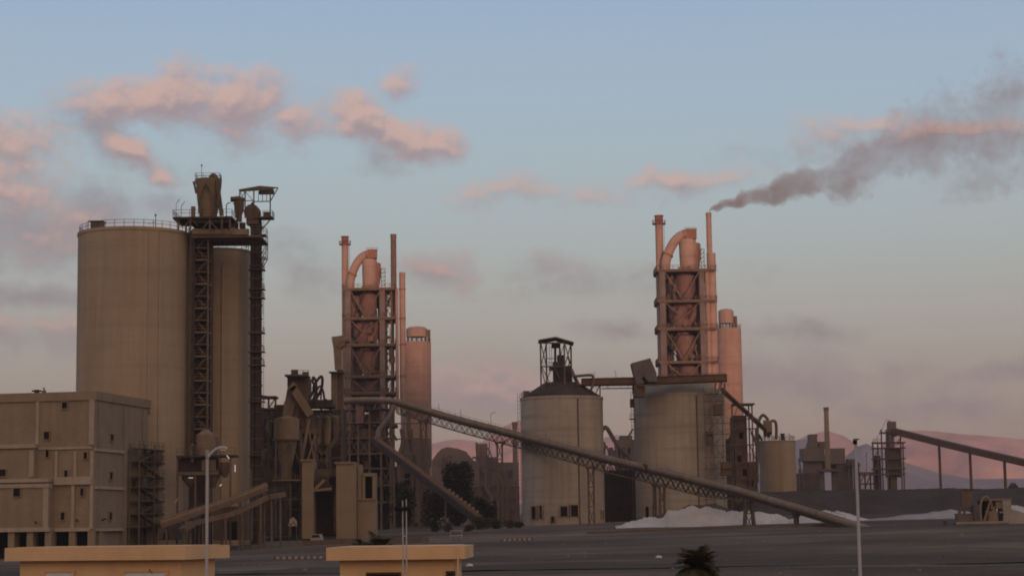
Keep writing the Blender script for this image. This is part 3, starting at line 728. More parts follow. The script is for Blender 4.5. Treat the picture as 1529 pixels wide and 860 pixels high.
# platform on the silo tops with the big filter vessel
def top_platform():
    Y0, Y1 = 315, 323; z = zat(300, 325, 315); xa, xb = W(258, 325, 315).x, W(346, 325, 315).x
    T = Thing('roof_platform', 'dark steel deck spanning from the biggest silo over to the elevator, carrying the dust filter', 'platform', ((xa + xb) / 2, 319, zS))
    d = MB(); d.box(((xa + xb) / 2, (Y0 + Y1) / 2, z), (xb - xa, Y1 - Y0, .35)); d.box(((xa + xb) / 2 + 1, (Y0 + Y1) / 2, z - .5), (xb - xa - 3, Y1 - Y0 - 1, .6)); T.part('deck', d, 'steel_dark')
    d = MB(); d.rail([(xa, Y1, z + .17), (xa, Y0, z + .17), (xb, Y0, z + .17), (xb, Y1, z + .17)], 1.15, 1.3, .045); T.part('railing', d, 'steel')
    for px in (266, 284, 313, 331, 343):
        for Yy in (Y0 + .3, Y1 - .4):
            lg = MB(); x_ = W(px, 335, 315).x; zb = zS if px < 288 else zat(px, 350, 315); lg.beam((x_, Yy, zb), (x_, Yy, z), .26); T.part('leg', lg, 'steel')
    br = MB(); diag(br, 262, 327, 272, 338, Y0 + .3, .18); diag(br, 284, 327, 276, 338, Y0 + .3, .15); diag(br, 286, 327, 295, 337, Y0 + .3, .15); diag(br, 313, 330, 300, 344, Y0 + .3, .14); diag(br, 313, 330, 326, 344, Y0 + .3, .14)
    T.part('bracing', br, 'steel')
    lo = MB(); xa2, xb2 = W(286, 349, 315).x, W(388, 352, 315).x; zz = zat(330, 352, 315)
    lo.box(((xa2 + xb2) / 2, 321, zz), (xb2 - xa2, 10, .3)); lo.rail([(xa2, Y0 + 1, zz + .1), (xb2, Y0 + 1, zz + .1)], 1, 1.4, .035); T.part('lower_deck', lo, 'steel')
    tr = MB(); xc = W(333, 345, 322).x
    tr.cyl(W(287, 347, 316.5), W(345, 348, 316.5), .62, n=14); tr.cyl(W(345, 348, 316.5), W(352, 346, 316.5), .75, n=14); tr.box(W(360, 347, 316.5), (2.5, 1.4, 1.0)); T.part('air_slide', tr, 'dust')
    bx = MB()
    for px, py, s in ((326, 336, 1.1), (338, 337, .9), (350, 339, 1.2), (362, 337, .9), (302, 337, .8)): bx.box(W(px, py, 318), (s, 1.2, s))
    T.part('junction_box', bx, 'steel_dark')
    hp = MB()
    for px in (322, 333, 348, 358): c = W(px, 358, 322); hp.lathe((c.x, c.y), [(.2, c.z - .8), (.55, c.z + .4), (.55, c.z + .7)], 10)
    T.part('discharge_spout', hp, 'steel_dark')
    # filter vessel
    c = W(311, 300, 318.5); zb = z + .18; zt = zat(311, 268.5, 318.5)
    F = Thing('filter_vessel', 'bulky brown filter vessel with a narrowing bottom, highest object above the left silos', 'dust filter', (c.x, c.y, zb))
    h = zt - zb
    b_ = MB(); b_.lathe((c.x, c.y), [(1.45, zb), (1.5, zb + h * .12), (1.62, zb + h * .2), (1.9, zb + h * .55), (2.0, zb + h * .86), (2.25, zb + h * .94), (2.25, zt)], 20); F.part('body', b_, 'dust')
    b_ = MB(); b_.rail([(c.x - 2, c.y - 1.2, zt), (c.x + 2, c.y - 1.2, zt), (c.x + 2, c.y + 1.2, zt), (c.x - 2, c.y + 1.2, zt)], .9, 1.2, .04, True); F.part('railing', b_, 'steel')
    b_ = MB(); yf = c.y - 2.1
    for sx in (-1, 1):
        b_.path([(c.x + sx * 0, yf - .25, zt - 1.0), (c.x + sx * .7, yf - .2, zt - 2.2), (c.x + sx * 1.2, yf - .1, zt - 3.4), (c.x + sx * 1.05, yf + .3, zb + 1.2), (c.x + sx * .9, yf + .5, zb + .2)], .18, 8)
    b_.path([(c.x + 2.4, yf, zt + .1), (c.x + 2.35, yf, zt - 1.6), (c.x + 1.9, yf, zb + 2)], .15, 8); b_.path([(c.x - 2.2, yf + .6, zt - .6), (c.x - 1.9, yf + .3, zt - 1.6), (c.x - 1.7, yf + .3, zt - 2.6)], .2, 8); F.part('pipework', b_, 'dust_dark')
    b_ = MB(); b_.path([W(314, 270, 317), W(315, 264.5, 317), W(318.5, 262, 317), W(322, 264.5, 317), W(324, 271, 317), W(327.5, 296, 317), W(331, 322, 317)], .36, 10); F.part('bent_duct', b_, 'dust_dark')
    b_ = MB(); a = W(301, 268, 318); b_.cyl(a, a + ZV * 2.3, .045, .03, n=6); b_.box(a + ZV * 2.35, (.22, .22, .28)); F.part('antenna', b_, 'steel_dark')
    b_ = MB(); c3 = W(288.5, 316, 316.5); b_.cyl((c3.x, c3.y, zb), (c3.x, c3.y, zb + 1.9), .38, n=12)
    single('vent_stack', b_, 'dust', 'stubby vertical vent pipe on the steel deck, left of the filter vessel', 'vent pipe')
    # second smaller filter
    c = W(357, 312, 317); zb2 = zat(357, 331, 317)
    F2 = Thing('small_filter', 'small filter vessel with a wide cap standing left of the elevator head', 'dust filter', (c.x, c.y, zb2))
    b_ = MB(); zt2 = zat(357, 299, 317); h = zt2 - zb2; b_.lathe((c.x, c.y), [(.5, zb2), (.5, zb2 + h * .3), (.8, zb2 + h * .5), (.85, zt2)], 14); F2.part('body', b_, 'dust_dark')
    b_ = MB(); b_.lathe((c.x - .2, c.y), [(1.15, zt2), (1.15, zt2 + .3), (.7, zt2 + .35), (.5, zt2 + .6)], 14); b_.box((c.x - 1.0, c.y, zt2 + .15), (.8, .6, .8)); F2.part('cap', b_, 'dust_dark')
    b_ = MB(); b_.path([W(338, 330, 316), W(338, 309, 316), W(340, 304, 316), W(344, 303, 316)], .09, 7); b_.path([W(349, 303, 316), W(352, 310, 316), W(352, 325, 316)], .16, 7); F2.part('pipe', b_, 'steel')
    for px, py, lb in ((263, 299, 'upright steel lamp post with a slanted head, further left on the silo deck'), (270.5, 303, 'short bent lamp post with a thin arm, nearer the vent pipe on the silo deck')):
        t = Thing('deck_lamp', lb, 'lamp', W(px, 325, 315.4)); a = t.base; zt_ = zat(px, py + 5, 315.4)
        b_ = MB(); b_.cyl(a, (a.x, a.y, zt_), .05, n=6); t.part('pole', b_, 'pole'); b_ = MB(); b_.beam((a.x, a.y, zt_), (a.x + .6, a.y, zt_ + .75), .13, .1); t.part('head', b_, 'pole')
top_platform()

# ================================================================== loading gantry and sloping belts under the left silos
def loading():
    Y = 306; x0, x1 = W(264, 690, Y).x, W(352, 690, Y).x; z1, z0 = zat(300, 681, Y), zat(300, 706, Y)
    T = Thing('loading_gantry', 'dark loading gantry with a flat roof at the foot of the left silos', 'loading bay', ((x0 + x1) / 2, Y, g(x0, Y)))
    d = MB(); d.box(((x0 + x1) / 2, Y + 1.5, z1), (x1 - x0, 4, .3)); T.part('roof', d, 'steel_dark')
    d = MB(); slab(d, 264, 326, 704, 709, Y - .3, 4); T.part('deck', d, 'steel')
    d = MB(); slab(d, 266, 324, 684, 704, Y + 1.2, 2); T.part('back_panel', d, 'steel_dark')
    for px, pt in ((265, 681), (292, 706), (312, 706), (344, 681)):
        c = MB(); x_ = W(px, 700, Y).x; c.beam((x_, Y, g(x_, Y)), (x_, Y, zat(px, pt, Y)), .3); T.part('post', c, 'steel')
    d = MB(); slab(d, 301, 322, 686, 703, Y + .1, 1.5); T.part('control_cabin', d, 'dust_dark')
    for px, pt, pb, w_ in ((284, 709, 726, 2.6), (318, 700, 728, 2.2), (336, 690, 712, 1.8)):
        c = W(px, pt, Y + 1.5); zb = zat(px, pb, Y); d = MB(); d.lathe((c.x, c.y), [(.35, zb), (w_ / 2, (c.z + zb) / 2 + .3), (w_ / 2, c.z)], 14); T.part('hopper', d, 'dust_dark')
    d = MB(); d.lathe((W(307, 660, Y + 3).x, Y + 3), [(1.5, z1), (1.5, zat(307, 648, Y)), (.4, zat(307, 640, Y))], 16); T.part('surge_bin', d, 'dust')
    d = MB(); d.path([W(324, 652, Y), W(325, 664, Y), W(322, 672, Y), W(320, 681, Y)], .28, 8); d.path([W(288, 690, Y + .3), W(284, 671, Y), W(290, 662, Y)], .3, 8); T.part('chute', d, 'dust_dark')
    d = MB(); d.rail([(x0, Y - .4, z1 + .15), (x1, Y - .4, z1 + .15)], 1.05, 1.7, .035); T.part('railing', d, 'steel')
    for px, py, dx, dz, hor, lb in ((285, 713, .7, 0, 1, 'lit white tube lamp under the left part of the loading gantry roof'), (351, 699, 0, 1.1, 0, 'upright lit tube lamp at the right end of the loading gantry'), (340.5, 682, .42, -.55, 0, 'slanted white tube lamp right of the street lamp head'),
                                    (329.5, 724, .32, .3, 0, 'tiny slanting white tube lamp under the loading gantry, above the sloping belt'), (263.5, 747, .45, .75, 0, 'slanting dull tube lamp low on the biggest silo wall')):
        c = W(px, py, Y - 1.2); b_ = MB(); t = Thing('tube_lamp', lb, 'lamp', c); b_.beam(c - Vector((dx, 0, dz)) * .5, c + Vector((dx, 0, dz)) * .5, .09); t.part('tube', b_, 'lit' if py != 747 else 'white')
        b_ = MB(); b_.beam(c + Vector((-dx * .5, .12, -dz * .5)), c + Vector((dx * .5, .12, dz * .5)), .11); t.part('batten', b_, 'steel')
    # belts
    for pts, wd, Yb, lb, hood in (([(238, 785), (282, 770), (345, 750), (398, 729)], 1.7, 299, 'longer covered belt conveyor sloping up to the right below the loading gantry', 1), ([(272, 792), (288, 781), (350, 766), (400, 742), (424, 738)], 1.2, 297, 'lower open belt conveyor with a flat top end beside the covered belt', 0)):
        P = [W(px, py, Yb + i * 2) for i, (px, py) in enumerate(pts)]
        T = Thing('belt_conveyor', lb, 'conveyor', (P[0].x, P[0].y, g(P[0].x, Yb)))
        b_ = MB()
        for a, c in zip(P, P[1:]): b_.beam(a, c, wd, .75)
        T.part('trough', b_, 'dust_dark')
        if hood:
            b_ = MB(); b_.path([p + ZV * .45 for p in P], wd * .5, 8, 4, ry=.5); T.part('hood', b_, 'dust')
        b_ = MB(); b_.rail([p + Vector((0, -wd / 2, .3)) for p in P], .8, 2, .035); T.part('handrail', b_, 'steel')
        for a, c in zip(P, P[1:]):
            for t_ in (.25, .8):
                q = a + (c - a) * t_; lg = MB(); lg.beam((q.x, q.y - .5, g(q.x, q.y)), (q.x, q.y - .5, q.z - .3), .2); lg.beam((q.x, q.y + .5, g(q.x, q.y)), (q.x, q.y + .5, q.z - .3), .2); T.part('leg', lg, 'steel')
    for p0, p1, pt, Yb, m, lb in ((236, 262, 775, 303, 'concrete_dark', 'low dark wall block at the foot of the biggest silo, under the low end of the belts'), (318, 370, 758, 312, 'concrete_dark', 'dark brown wall block with a doorway at the foot of the narrower silo')):
        x = W((p0 + p1) / 2, 800, Yb).x; T = Thing('silo_base_house', lb, 'outbuilding', (x, Yb, g(x, Yb)))
        bb = MB(); slab(bb, p0, p1, pt, 806, Yb, 6); T.part('wall', bb, m); bb = MB(); lev(bb, p0 - 1, p1 + 1, pt - 1, Yb + 2.9, .22, 6.4); T.part('roof_slab', bb, m)
        d = MB(); slab(d, p0 + (20 if p0 > 300 else 8), p0 + (36 if p0 > 300 else 16), pt + 20, 806, Yb - .1, .09); T.part('door', d, 'dark')
loading()
# ================================================================== raw mill group between the silos and the first tower
def raw_mill():
    Y = 345
    # concrete filter house with sloping chutes
    c = W(445, 600, Y); T = Thing('mill_house', 'brown flat topped mill house with sloping square ducts, behind the round hopper', 'mill house', (c.x, Y + 3, g(c.x, Y)))
    b_ = MB(); slab(b_, 429, 460, 563, 640, Y + 3, 6); T.part('wall', b_, 'dust_dark')
    b_ = MB(); b_.prism([W(430, 575, Y + 2), W(437, 575, Y + 2), W(450, 640, Y + 2), W(418, 640, Y + 2)], (0, 3, 0)); b_.prism([W(424, 600, Y + 1), W(433, 590, Y + 1), W(441, 604, Y + 1), W(436, 622, Y + 1), W(422, 622, Y + 1)], (0, 3, 0)); T.part('duct_hood', b_, 'dust')
    b_ = MB(); b_.beam(W(437, 578, Y + .5), W(464, 620, Y + .5), 1.5, 1.3); b_.beam(W(434, 575, Y + .5), W(441, 581, Y + .5), 1.5, 1.5); T.part('sloping_duct', b_, 'dust')
    b_ = MB(); lev(b_, 428, 461, 562, Y + 2.8, .3, 6.5); b_.rail([W(436, 561, Y + 3), W(461, 561, Y + 3), W(461, 561, Y + 8)], 1.0, .9, .045); b_.box(W(440, 557, Y + 5), (1.2, 1, 1.2)); b_.box(W(456, 559, Y + 5), (1.0, 1, .9)); T.part('roof_railing', b_, 'steel')
    b_ = MB(); slab(b_, 418, 472, 640, 648, Y + 1, 6); slab(b_, 445, 468, 618, 642, Y + 2, 5); slab(b_, 409, 428, 604, 642, Y + 6, 5); T.part('lower_deck', b_, 'dust_dark')
    for px in (418, 450, 471):
        for dy in (1, 7): b_ = MB(); col(b_, px, 646, 800, Y + dy, .5); T.part('column', b_, 'steel')
    b_ = MB(); diag(b_, 450, 720, 471, 648, Y + .8, .3); diag(b_, 470, 690, 458, 625, Y + .8, .25); diag(b_, 462, 625, 450, 690, Y + .7, .5); T.part('bracing', b_, 'dust')
    # round hopper
    c = W(428, 640, Y - 4); Yh = Y - 4; r = 19 * Yh / 2900
    T = Thing('round_hopper', 'round brown hopper with a conical bottom on a steel frame, lamp post left of it', 'hopper', (c.x, Yh, g(c.x, Yh)))
    b_ = MB(); b_.lathe((c.x, Yh), [(r, zat(428, 656, Yh)), (r, zat(428, 625, Yh)), (.3, zat(428, 621, Yh))], 36); T.part('drum', b_, 'dust')
    b_ = MB(); b_.lathe((c.x, Yh), [(r + .35, zat(428, 658, Yh)), (r + .35, zat(428, 655.5, Yh))], 36); T.part('rim', b_, 'steel')
    b_ = MB(); b_.lathe((c.x, Yh), [(.9, zat(428, 716, Yh)), (1.0, zat(428, 694, Yh)), (1.9, zat(428, 658, Yh))], 28); T.part('cone', b_, 'dust')
    b_ = MB(); lev(b_, 409, 452, 717, Yh - 1, .25, 5); b_.rail([W(409, 717, Yh - 3.4), W(452, 717, Yh - 3.4)], 1, 1.2, .035); T.part('platform', b_, 'dust')
    for px in (412, 434, 450):
        for dy in (-2.2, 2.2): b_ = MB(); col(b_, px, 658, 800, Yh + dy, .28); T.part('leg', b_, 'steel')
    b_ = MB(); diag(b_, 412, 690, 434, 660, Yh - 2.2, .15); diag(b_, 450, 700, 436, 660, Yh - 2.2, .15); lev(b_, 412, 450, 745, Yh - 2.2, .2); diag(b_, 412, 790, 434, 745, Yh - 2.2, .15); T.part('bracing', b_, 'steel')
    # twin tanks
    for px, lb in ((474, 'left one of two narrow pale tanks under the looping pipes'), (488, 'right one of two narrow pale tanks under the looping pipes, against the tall square duct')):
        c = W(px, 640, Y + 8); T = Thing('narrow_tank', lb, 'tank', (c.x, Y + 8, zat(px, 657, Y + 8)))
        b_ = MB(); b_.lathe((c.x, Y + 8), [(.5, zat(px, 664, Y + 8)), (.75, zat(px, 656, Y + 8)), (.75, zat(px, 624, Y + 8)), (.2, zat(px, 620, Y + 8))], 20); T.part('shell', b_, 'dust')
        b_ = MB(); b_.cyl(W(px, 664, Y + 8), W(px, 700, Y + 8), .2); T.part('outlet', b_, 'steel')
    # looping pipes on deck
    T = Thing('pipe_cluster', 'cluster of dark looping pipes rising above the deck right of the mill house', 'pipes', W(474, 608, Y + 4))
    for pts, rr in (([(459, 593), (465, 590), (468, 584), (469, 576), (475, 566), (480, 562), (481.5, 568), (480, 580), (474, 592), (466, 602), (462, 610)], .26), ([(463, 606), (470, 590), (475, 579), (479, 577), (483, 586), (485, 604)], .2),
                    ([(471, 607), (471, 580), (467, 570), (468, 563), (472, 572), (473, 600)], .22), ([(479, 596), (480, 584), (482, 570)], .16)):
        b_ = MB(); b_.path([W(x, y, Y + 4 + i * .15) for i, (x, y) in enumerate(pts)], rr, 9); T.part('pipe', b_, 'steel_dark')
    b_ = MB(); lev(b_, 460, 500, 607, Y + 4, .5, 5); lev(b_, 460, 498, 614, Y + 4, .3, 4); b_.rail([W(461, 606, Y + 2), W(498, 606, Y + 2)], 1.1, 1.1, .045); T.part('deck', b_, 'steel_dark')
    b_ = MB(); b_.box(W(477, 603, Y + 5), (2.2, 1.5, 1.3)); b_.box(W(490, 604, Y + 5), (1.5, 1.2, 1.6)); b_.lathe(W(486, 602, Y + 5), [(.5, zat(486, 606, Y + 5)), (.55, zat(486, 598, Y + 5)), (.15, zat(486, 595, Y + 5))], 10); T.part('motor_housing', b_, 'steel_dark')
    # tall square duct with flared top
    c = W(503, 620, 372); T = Thing('square_duct_tower', 'tall narrow square duct with a flared bent top, left of the first preheater tower', 'duct', (c.x, 372, g(c.x, 372)))
    b_ = MB(); slab(b_, 494.5, 503, 556, 782, 371, 2); T.part('riser', b_, 'dust')
    b_ = MB(); slab(b_, 503.2, 512, 552, 700, 372, 2); T.part('riser', b_, 'dust_dark')
    b_ = MB(); b_.prism([W(495, 503, 371), W(512, 500.5, 371), W(516, 514, 371), W(509, 520, 371), W(509, 552, 371), W(500, 552, 371), W(498, 522, 371)], (0, 2.2, 0)); T.part('flared_head', b_, 'dust')
    b_ = MB(); b_.cyl(W(508, 510, 371.6), W(521, 507, 371.6), .7, n=14); b_.cyl(W(508, 515, 370.6), W(508, 515, 372.6), .5, n=12); T.part('cross_duct', b_, 'dust')
    b_ = MB(); b_.ladder(W(499, 700, 370.8), W(499, 558, 370.8), .5, .5, .03); lev(b_, 492, 514, 556, 371, .2, 3); T.part('ladder', b_, 'steel')
    # left canopy on posts
    T = Thing('small_canopy', 'small flat roofed canopy on thin posts right of the bucket elevator', 'canopy', (W(400, 600, 350).x, 350, zat(400, 700, 350)))
    b_ = MB(); slab(b_, 388, 412, 591, 594, 349, 4); diag(b_, 388, 590, 400, 592, 349, .25); T.part('roof', b_, 'steel')
    for px in (401, 411.5): b_ = MB(); col(b_, px, 594, 790, 350, .3); T.part('post', b_, 'steel')
    b_ = MB(); diag(b_, 401, 610, 411, 594, 350, .2); lev(b_, 392, 412, 611, 350, .3, 4); b_.rail([W(392, 610, 348), W(412, 610, 348)], 1, 1, .04); T.part('deck', b_, 'steel')
    # large dark frame building behind
    T = Thing('process_building', 'broad dark open framed building full of pipes behind the hopper and tanks', 'factory building', (W(450, 780, 360).x, 360, g(W(450, 780, 360).x, 360)))
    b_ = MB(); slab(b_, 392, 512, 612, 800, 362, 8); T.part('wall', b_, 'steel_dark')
    for px in (392, 406, 460, 480, 493, 511): b_ = MB(); col(b_, px, 608, 800, 358, .45); T.part('column', b_, 'steel')
    for py in (622, 640, 662, 684, 705, 735, 760): b_ = MB(); lev(b_, 390, 512, py, 358, .35); T.part('floor_beam', b_, 'steel')
    b_ = MB(); rnd = random.Random(5)
    for i in range(14):
        x = rnd.uniform(394, 506); y = rnd.uniform(618, 700); dx = rnd.uniform(-14, 14)
        b_.path([W(x, y, 356.5), W(x + dx * .3, y + 10, 356), W(x + dx, y + 22 + rnd.uniform(0, 20), 356.5)], rnd.uniform(.12, .3), 7)
    T.part('pipework', b_, 'dust_dark')
    b_ = MB()
    for i in range(8): b_.box(W(rnd.uniform(396, 506), rnd.uniform(622, 752), 356.6), (rnd.uniform(.8, 2.2), 1, rnd.uniform(.8, 2)))
    T.part('machine_box', b_, 'dust_dark')
    for k, (px, py, rr, hh) in enumerate(((397, 690, .9, 40), (455, 676, 1.1, 34), (470, 690, .8, 30), (486, 676, 1.0, 26), (404, 640, .7, 26), (500, 640, .8, 40))):
        c_ = W(px, py, 355); zt_ = zat(px, py - hh / 2, 355); zb_ = zat(px, py + hh / 2, 355); b_ = MB(); b_.lathe((c_.x, c_.y), [(.25, zb_), (rr, zb_ + (zt_ - zb_) * .4), (rr, zt_ - .3), (.3, zt_)], 14); T.part('bin', b_, 'dust_dark' if k % 2 else 'dust')
    for k, (x1, y1, x2, y2) in enumerate(((392, 700, 425, 672), (440, 745, 470, 700), (395, 770, 430, 730), (455, 640, 490, 690), (478, 690, 505, 650), (410, 720, 400, 660))):
        b_ = MB(); b_.beam(W(x1, y1, 353), W(x2, y2, 353), .8, .7); T.part('chute', b_, 'dust_dark' if k % 2 else 'steel')
    for k, (x1, y1, x2, y2) in enumerate(((396, 735, 412, 705), (412, 705, 396, 684), (484, 735, 500, 712), (500, 712, 484, 690), (452, 662, 462, 640))):
        b_ = MB(); b_.beam(W(x1, y1, 352), W(x2, y2, 352), .7, .15); b_.rail([W(x1, y1, 351.6), W(x2, y2, 351.6)], .9, 1.4, .03); T.part('stair_flight', b_, 'steel')
    b_ = MB(); b_.rail([W(394, 662, 357), W(510, 662, 357)], 1.1, 1.6, .04); b_.rail([W(394, 705, 357), W(510, 705, 357)], 1.1, 1.6, .04); T.part('railing', b_, 'steel')
    # concrete blocks at the ground
    def block(px0, px1, pt, pb, Yb, dY, lb, m='concrete', door=None, name='concrete_block_house', cat='outbuilding'):
        x = W((px0 + px1) / 2, pb, Yb).x; T = Thing(name, lb, cat, (x, Yb, g(x, Yb) - .2)); b_ = MB(); slab(b_, px0, px1, pt, pb + 14, Yb, dY); T.part('wall', b_, m)
        b_ = MB(); lev(b_, px0 - .6, px1 + .6, pt - .5, Yb + dY / 2 - .1, .3, dY + .4); T.part('roof_slab', b_, m)
        if door:
            for (a, b2, t_, bt) in door: b_ = MB(); slab(b_, a, b2, t_, bt, Yb - .06, .05); T.part('opening', b_, 'dark')
        return T
    block(502, 531, 692, 790, 338, 6, 'tall plain pale brown concrete block below the square duct', 'concrete', [(493.5, 497, 772, 786)])
    T = block(534, 561, 746, 790, 341, 5, 'low concrete block with a framed doorway storey on top, right of the tall pale block', 'concrete')
    b_ = MB()
    for a, b2, t_, bt in ((534, 540, 693, 745), (541, 545, 710, 745), (556, 561, 710, 745), (541, 561, 706, 711)): slab(b_, a, b2, t_, bt, 341, 3.5)
    T.part('door_frame', b_, 'concrete'); b_ = MB(); slab(b_, 545.2, 555.8, 711.3, 745, 342.5, .2); T.part('doorway', b_, 'dark')
    block(451, 468, 688, 790, 337, 5, 'slim tall concrete pier block left of the dark machine housing', 'concrete')
    block(392, 430, 688, 786, 352, 5, 'dull brown wall block behind the hopper legs', 'concrete_dark')
    T = Thing('mill_drive', 'dark machine housing with a round drum between two concrete blocks', 'machine', (W(486, 740, 340).x, 340, g(-33, 340)))
    b_ = MB(); slab(b_, 468.5, 501, 700, 714, 341, 4); slab(b_, 466, 496, 730, 734, 338.5, 4); T.part('deck', b_, 'steel'); b_ = MB(); b_.cyl(W(482, 722, 338), W(482, 722, 344), 1.4, n=18); T.part('drum', b_, 'steel_dark'); b_ = MB(); b_.cyl(W(499, 718, 338), W(499, 718, 341), .9, .9, n=16); T.part('flywheel', b_, 'dark')
    b_ = MB(); diag(b_, 463, 737, 485, 716, 337.6, .5); diag(b_, 463, 733, 495, 729, 337.6, .4); T.part('conveyor_arm', b_, 'dust')
    for px in (469, 500): b_ = MB(); col(b_, px, 700, 795, 340, .4); T.part('column', b_, 'steel')
    b_ = MB(); slab(b_, 468.5, 501, 734, 800, 345, .5); T.part('back_wall', b_, 'steel_dark')
    # dusty car, kiosk board, low wall
    c = W(473, 787, 318); zz = g(c.x, 318); T = Thing('parked_car', 'dusty pale car parked in front of the machine housing, seen from behind', 'car', (c.x, 318, zz))
    b_ = MB(); s = [(-.85, .35), (.85, .35), (.88, .8), (.8, .95), (.62, 1.5), (-.62, 1.5), (-.8, .95), (-.88, .8)]
    b_.prism([Vector((c.x + a, 316.2, zz + h)) for a, h in s], (0, 4.1, 0)); T.part('body', b_, 'car')
    b_ = MB(); b_.prism([Vector((c.x + a, 316.15, zz + h)) for a, h in ((-.68, .98), (.68, .98), (.54, 1.4), (-.54, 1.4))], (0, .04, 0)); T.part('rear_window', b_, 'glass')
    for sx in (-.7, .7):
        for yy in (316.9, 319.4): b_ = MB(); b_.cyl((c.x + sx - .1, yy, zz + .32), (c.x + sx + .1, yy, zz + .32), .33, n=16); T.part('wheel', b_, 'rubber')
    c = W(437, 783, 322); zz = g(c.x, 322); T = Thing('white_board', 'small white house shaped board on legs left of the parked car', 'notice board', (c.x, 322, zz))
    b_ = MB(); zb = zat(437, 785, 322); b_.prism([Vector((c.x + a, 322, zb + h)) for a, h in ((-.72, 0), (.72, 0), (.72, .75), (.1, 1.5), (-.5, 1.1))], (0, .12, 0)); T.part('panel', b_, 'car')
    b_ = MB(); b_.box((c.x + .15, 321.97, zb + .6), (.3, .04, .3)); b_.box((c.x - .3, 321.97, zb + .3), (.4, .04, .2)); b_.box((c.x + .45, 321.97, zb + .25), (.2, .04, .25)); T.part('marking', b_, 'dust_dark')
    for sx in (-.6, .6): b_ = MB(); b_.cyl((c.x + sx, 322.2, zz - .1), (c.x + sx, 322.2, zb + .1), .06, n=6); T.part('leg', b_, 'steel')
    for px0, px1, lb in ((452, 534, 'long low dusty wall in front of the parked car and concrete blocks'), (575, 640, 'short low dusty wall at the foot of the dark sloping belt')):
        b_ = MB(); x0, x1 = W(px0, 797, 308).x, W(px1, 797, 308).x
        for i in range(8):
            a = x0 + (x1 - x0) * i / 8; e = x0 + (x1 - x0) * (i + 1) / 8; b_.box(((a + e) / 2, 308, g(a, 308) + .3), (e - a - .01, .4, 1.0))
        single('low_wall', b_, 'concrete_dark', lb, 'wall')
    # slim light mast
    for px, pt, Yb, lb in ((374.5, 700, 304, 'thin steel post rising beside the sloping belts at the foot of the narrower silo'), (395, 735, 303, 'slim post under the flat end of the lower belt')):
        x = W(px, 790, Yb).x; b_ = MB(); b_.cyl((x, Yb, g(x, Yb) - .1), (x, Yb, zat(px, pt, Yb)), .14, n=8); single('steel_post', b_, 'steel', lb, 'post')
raw_mill()

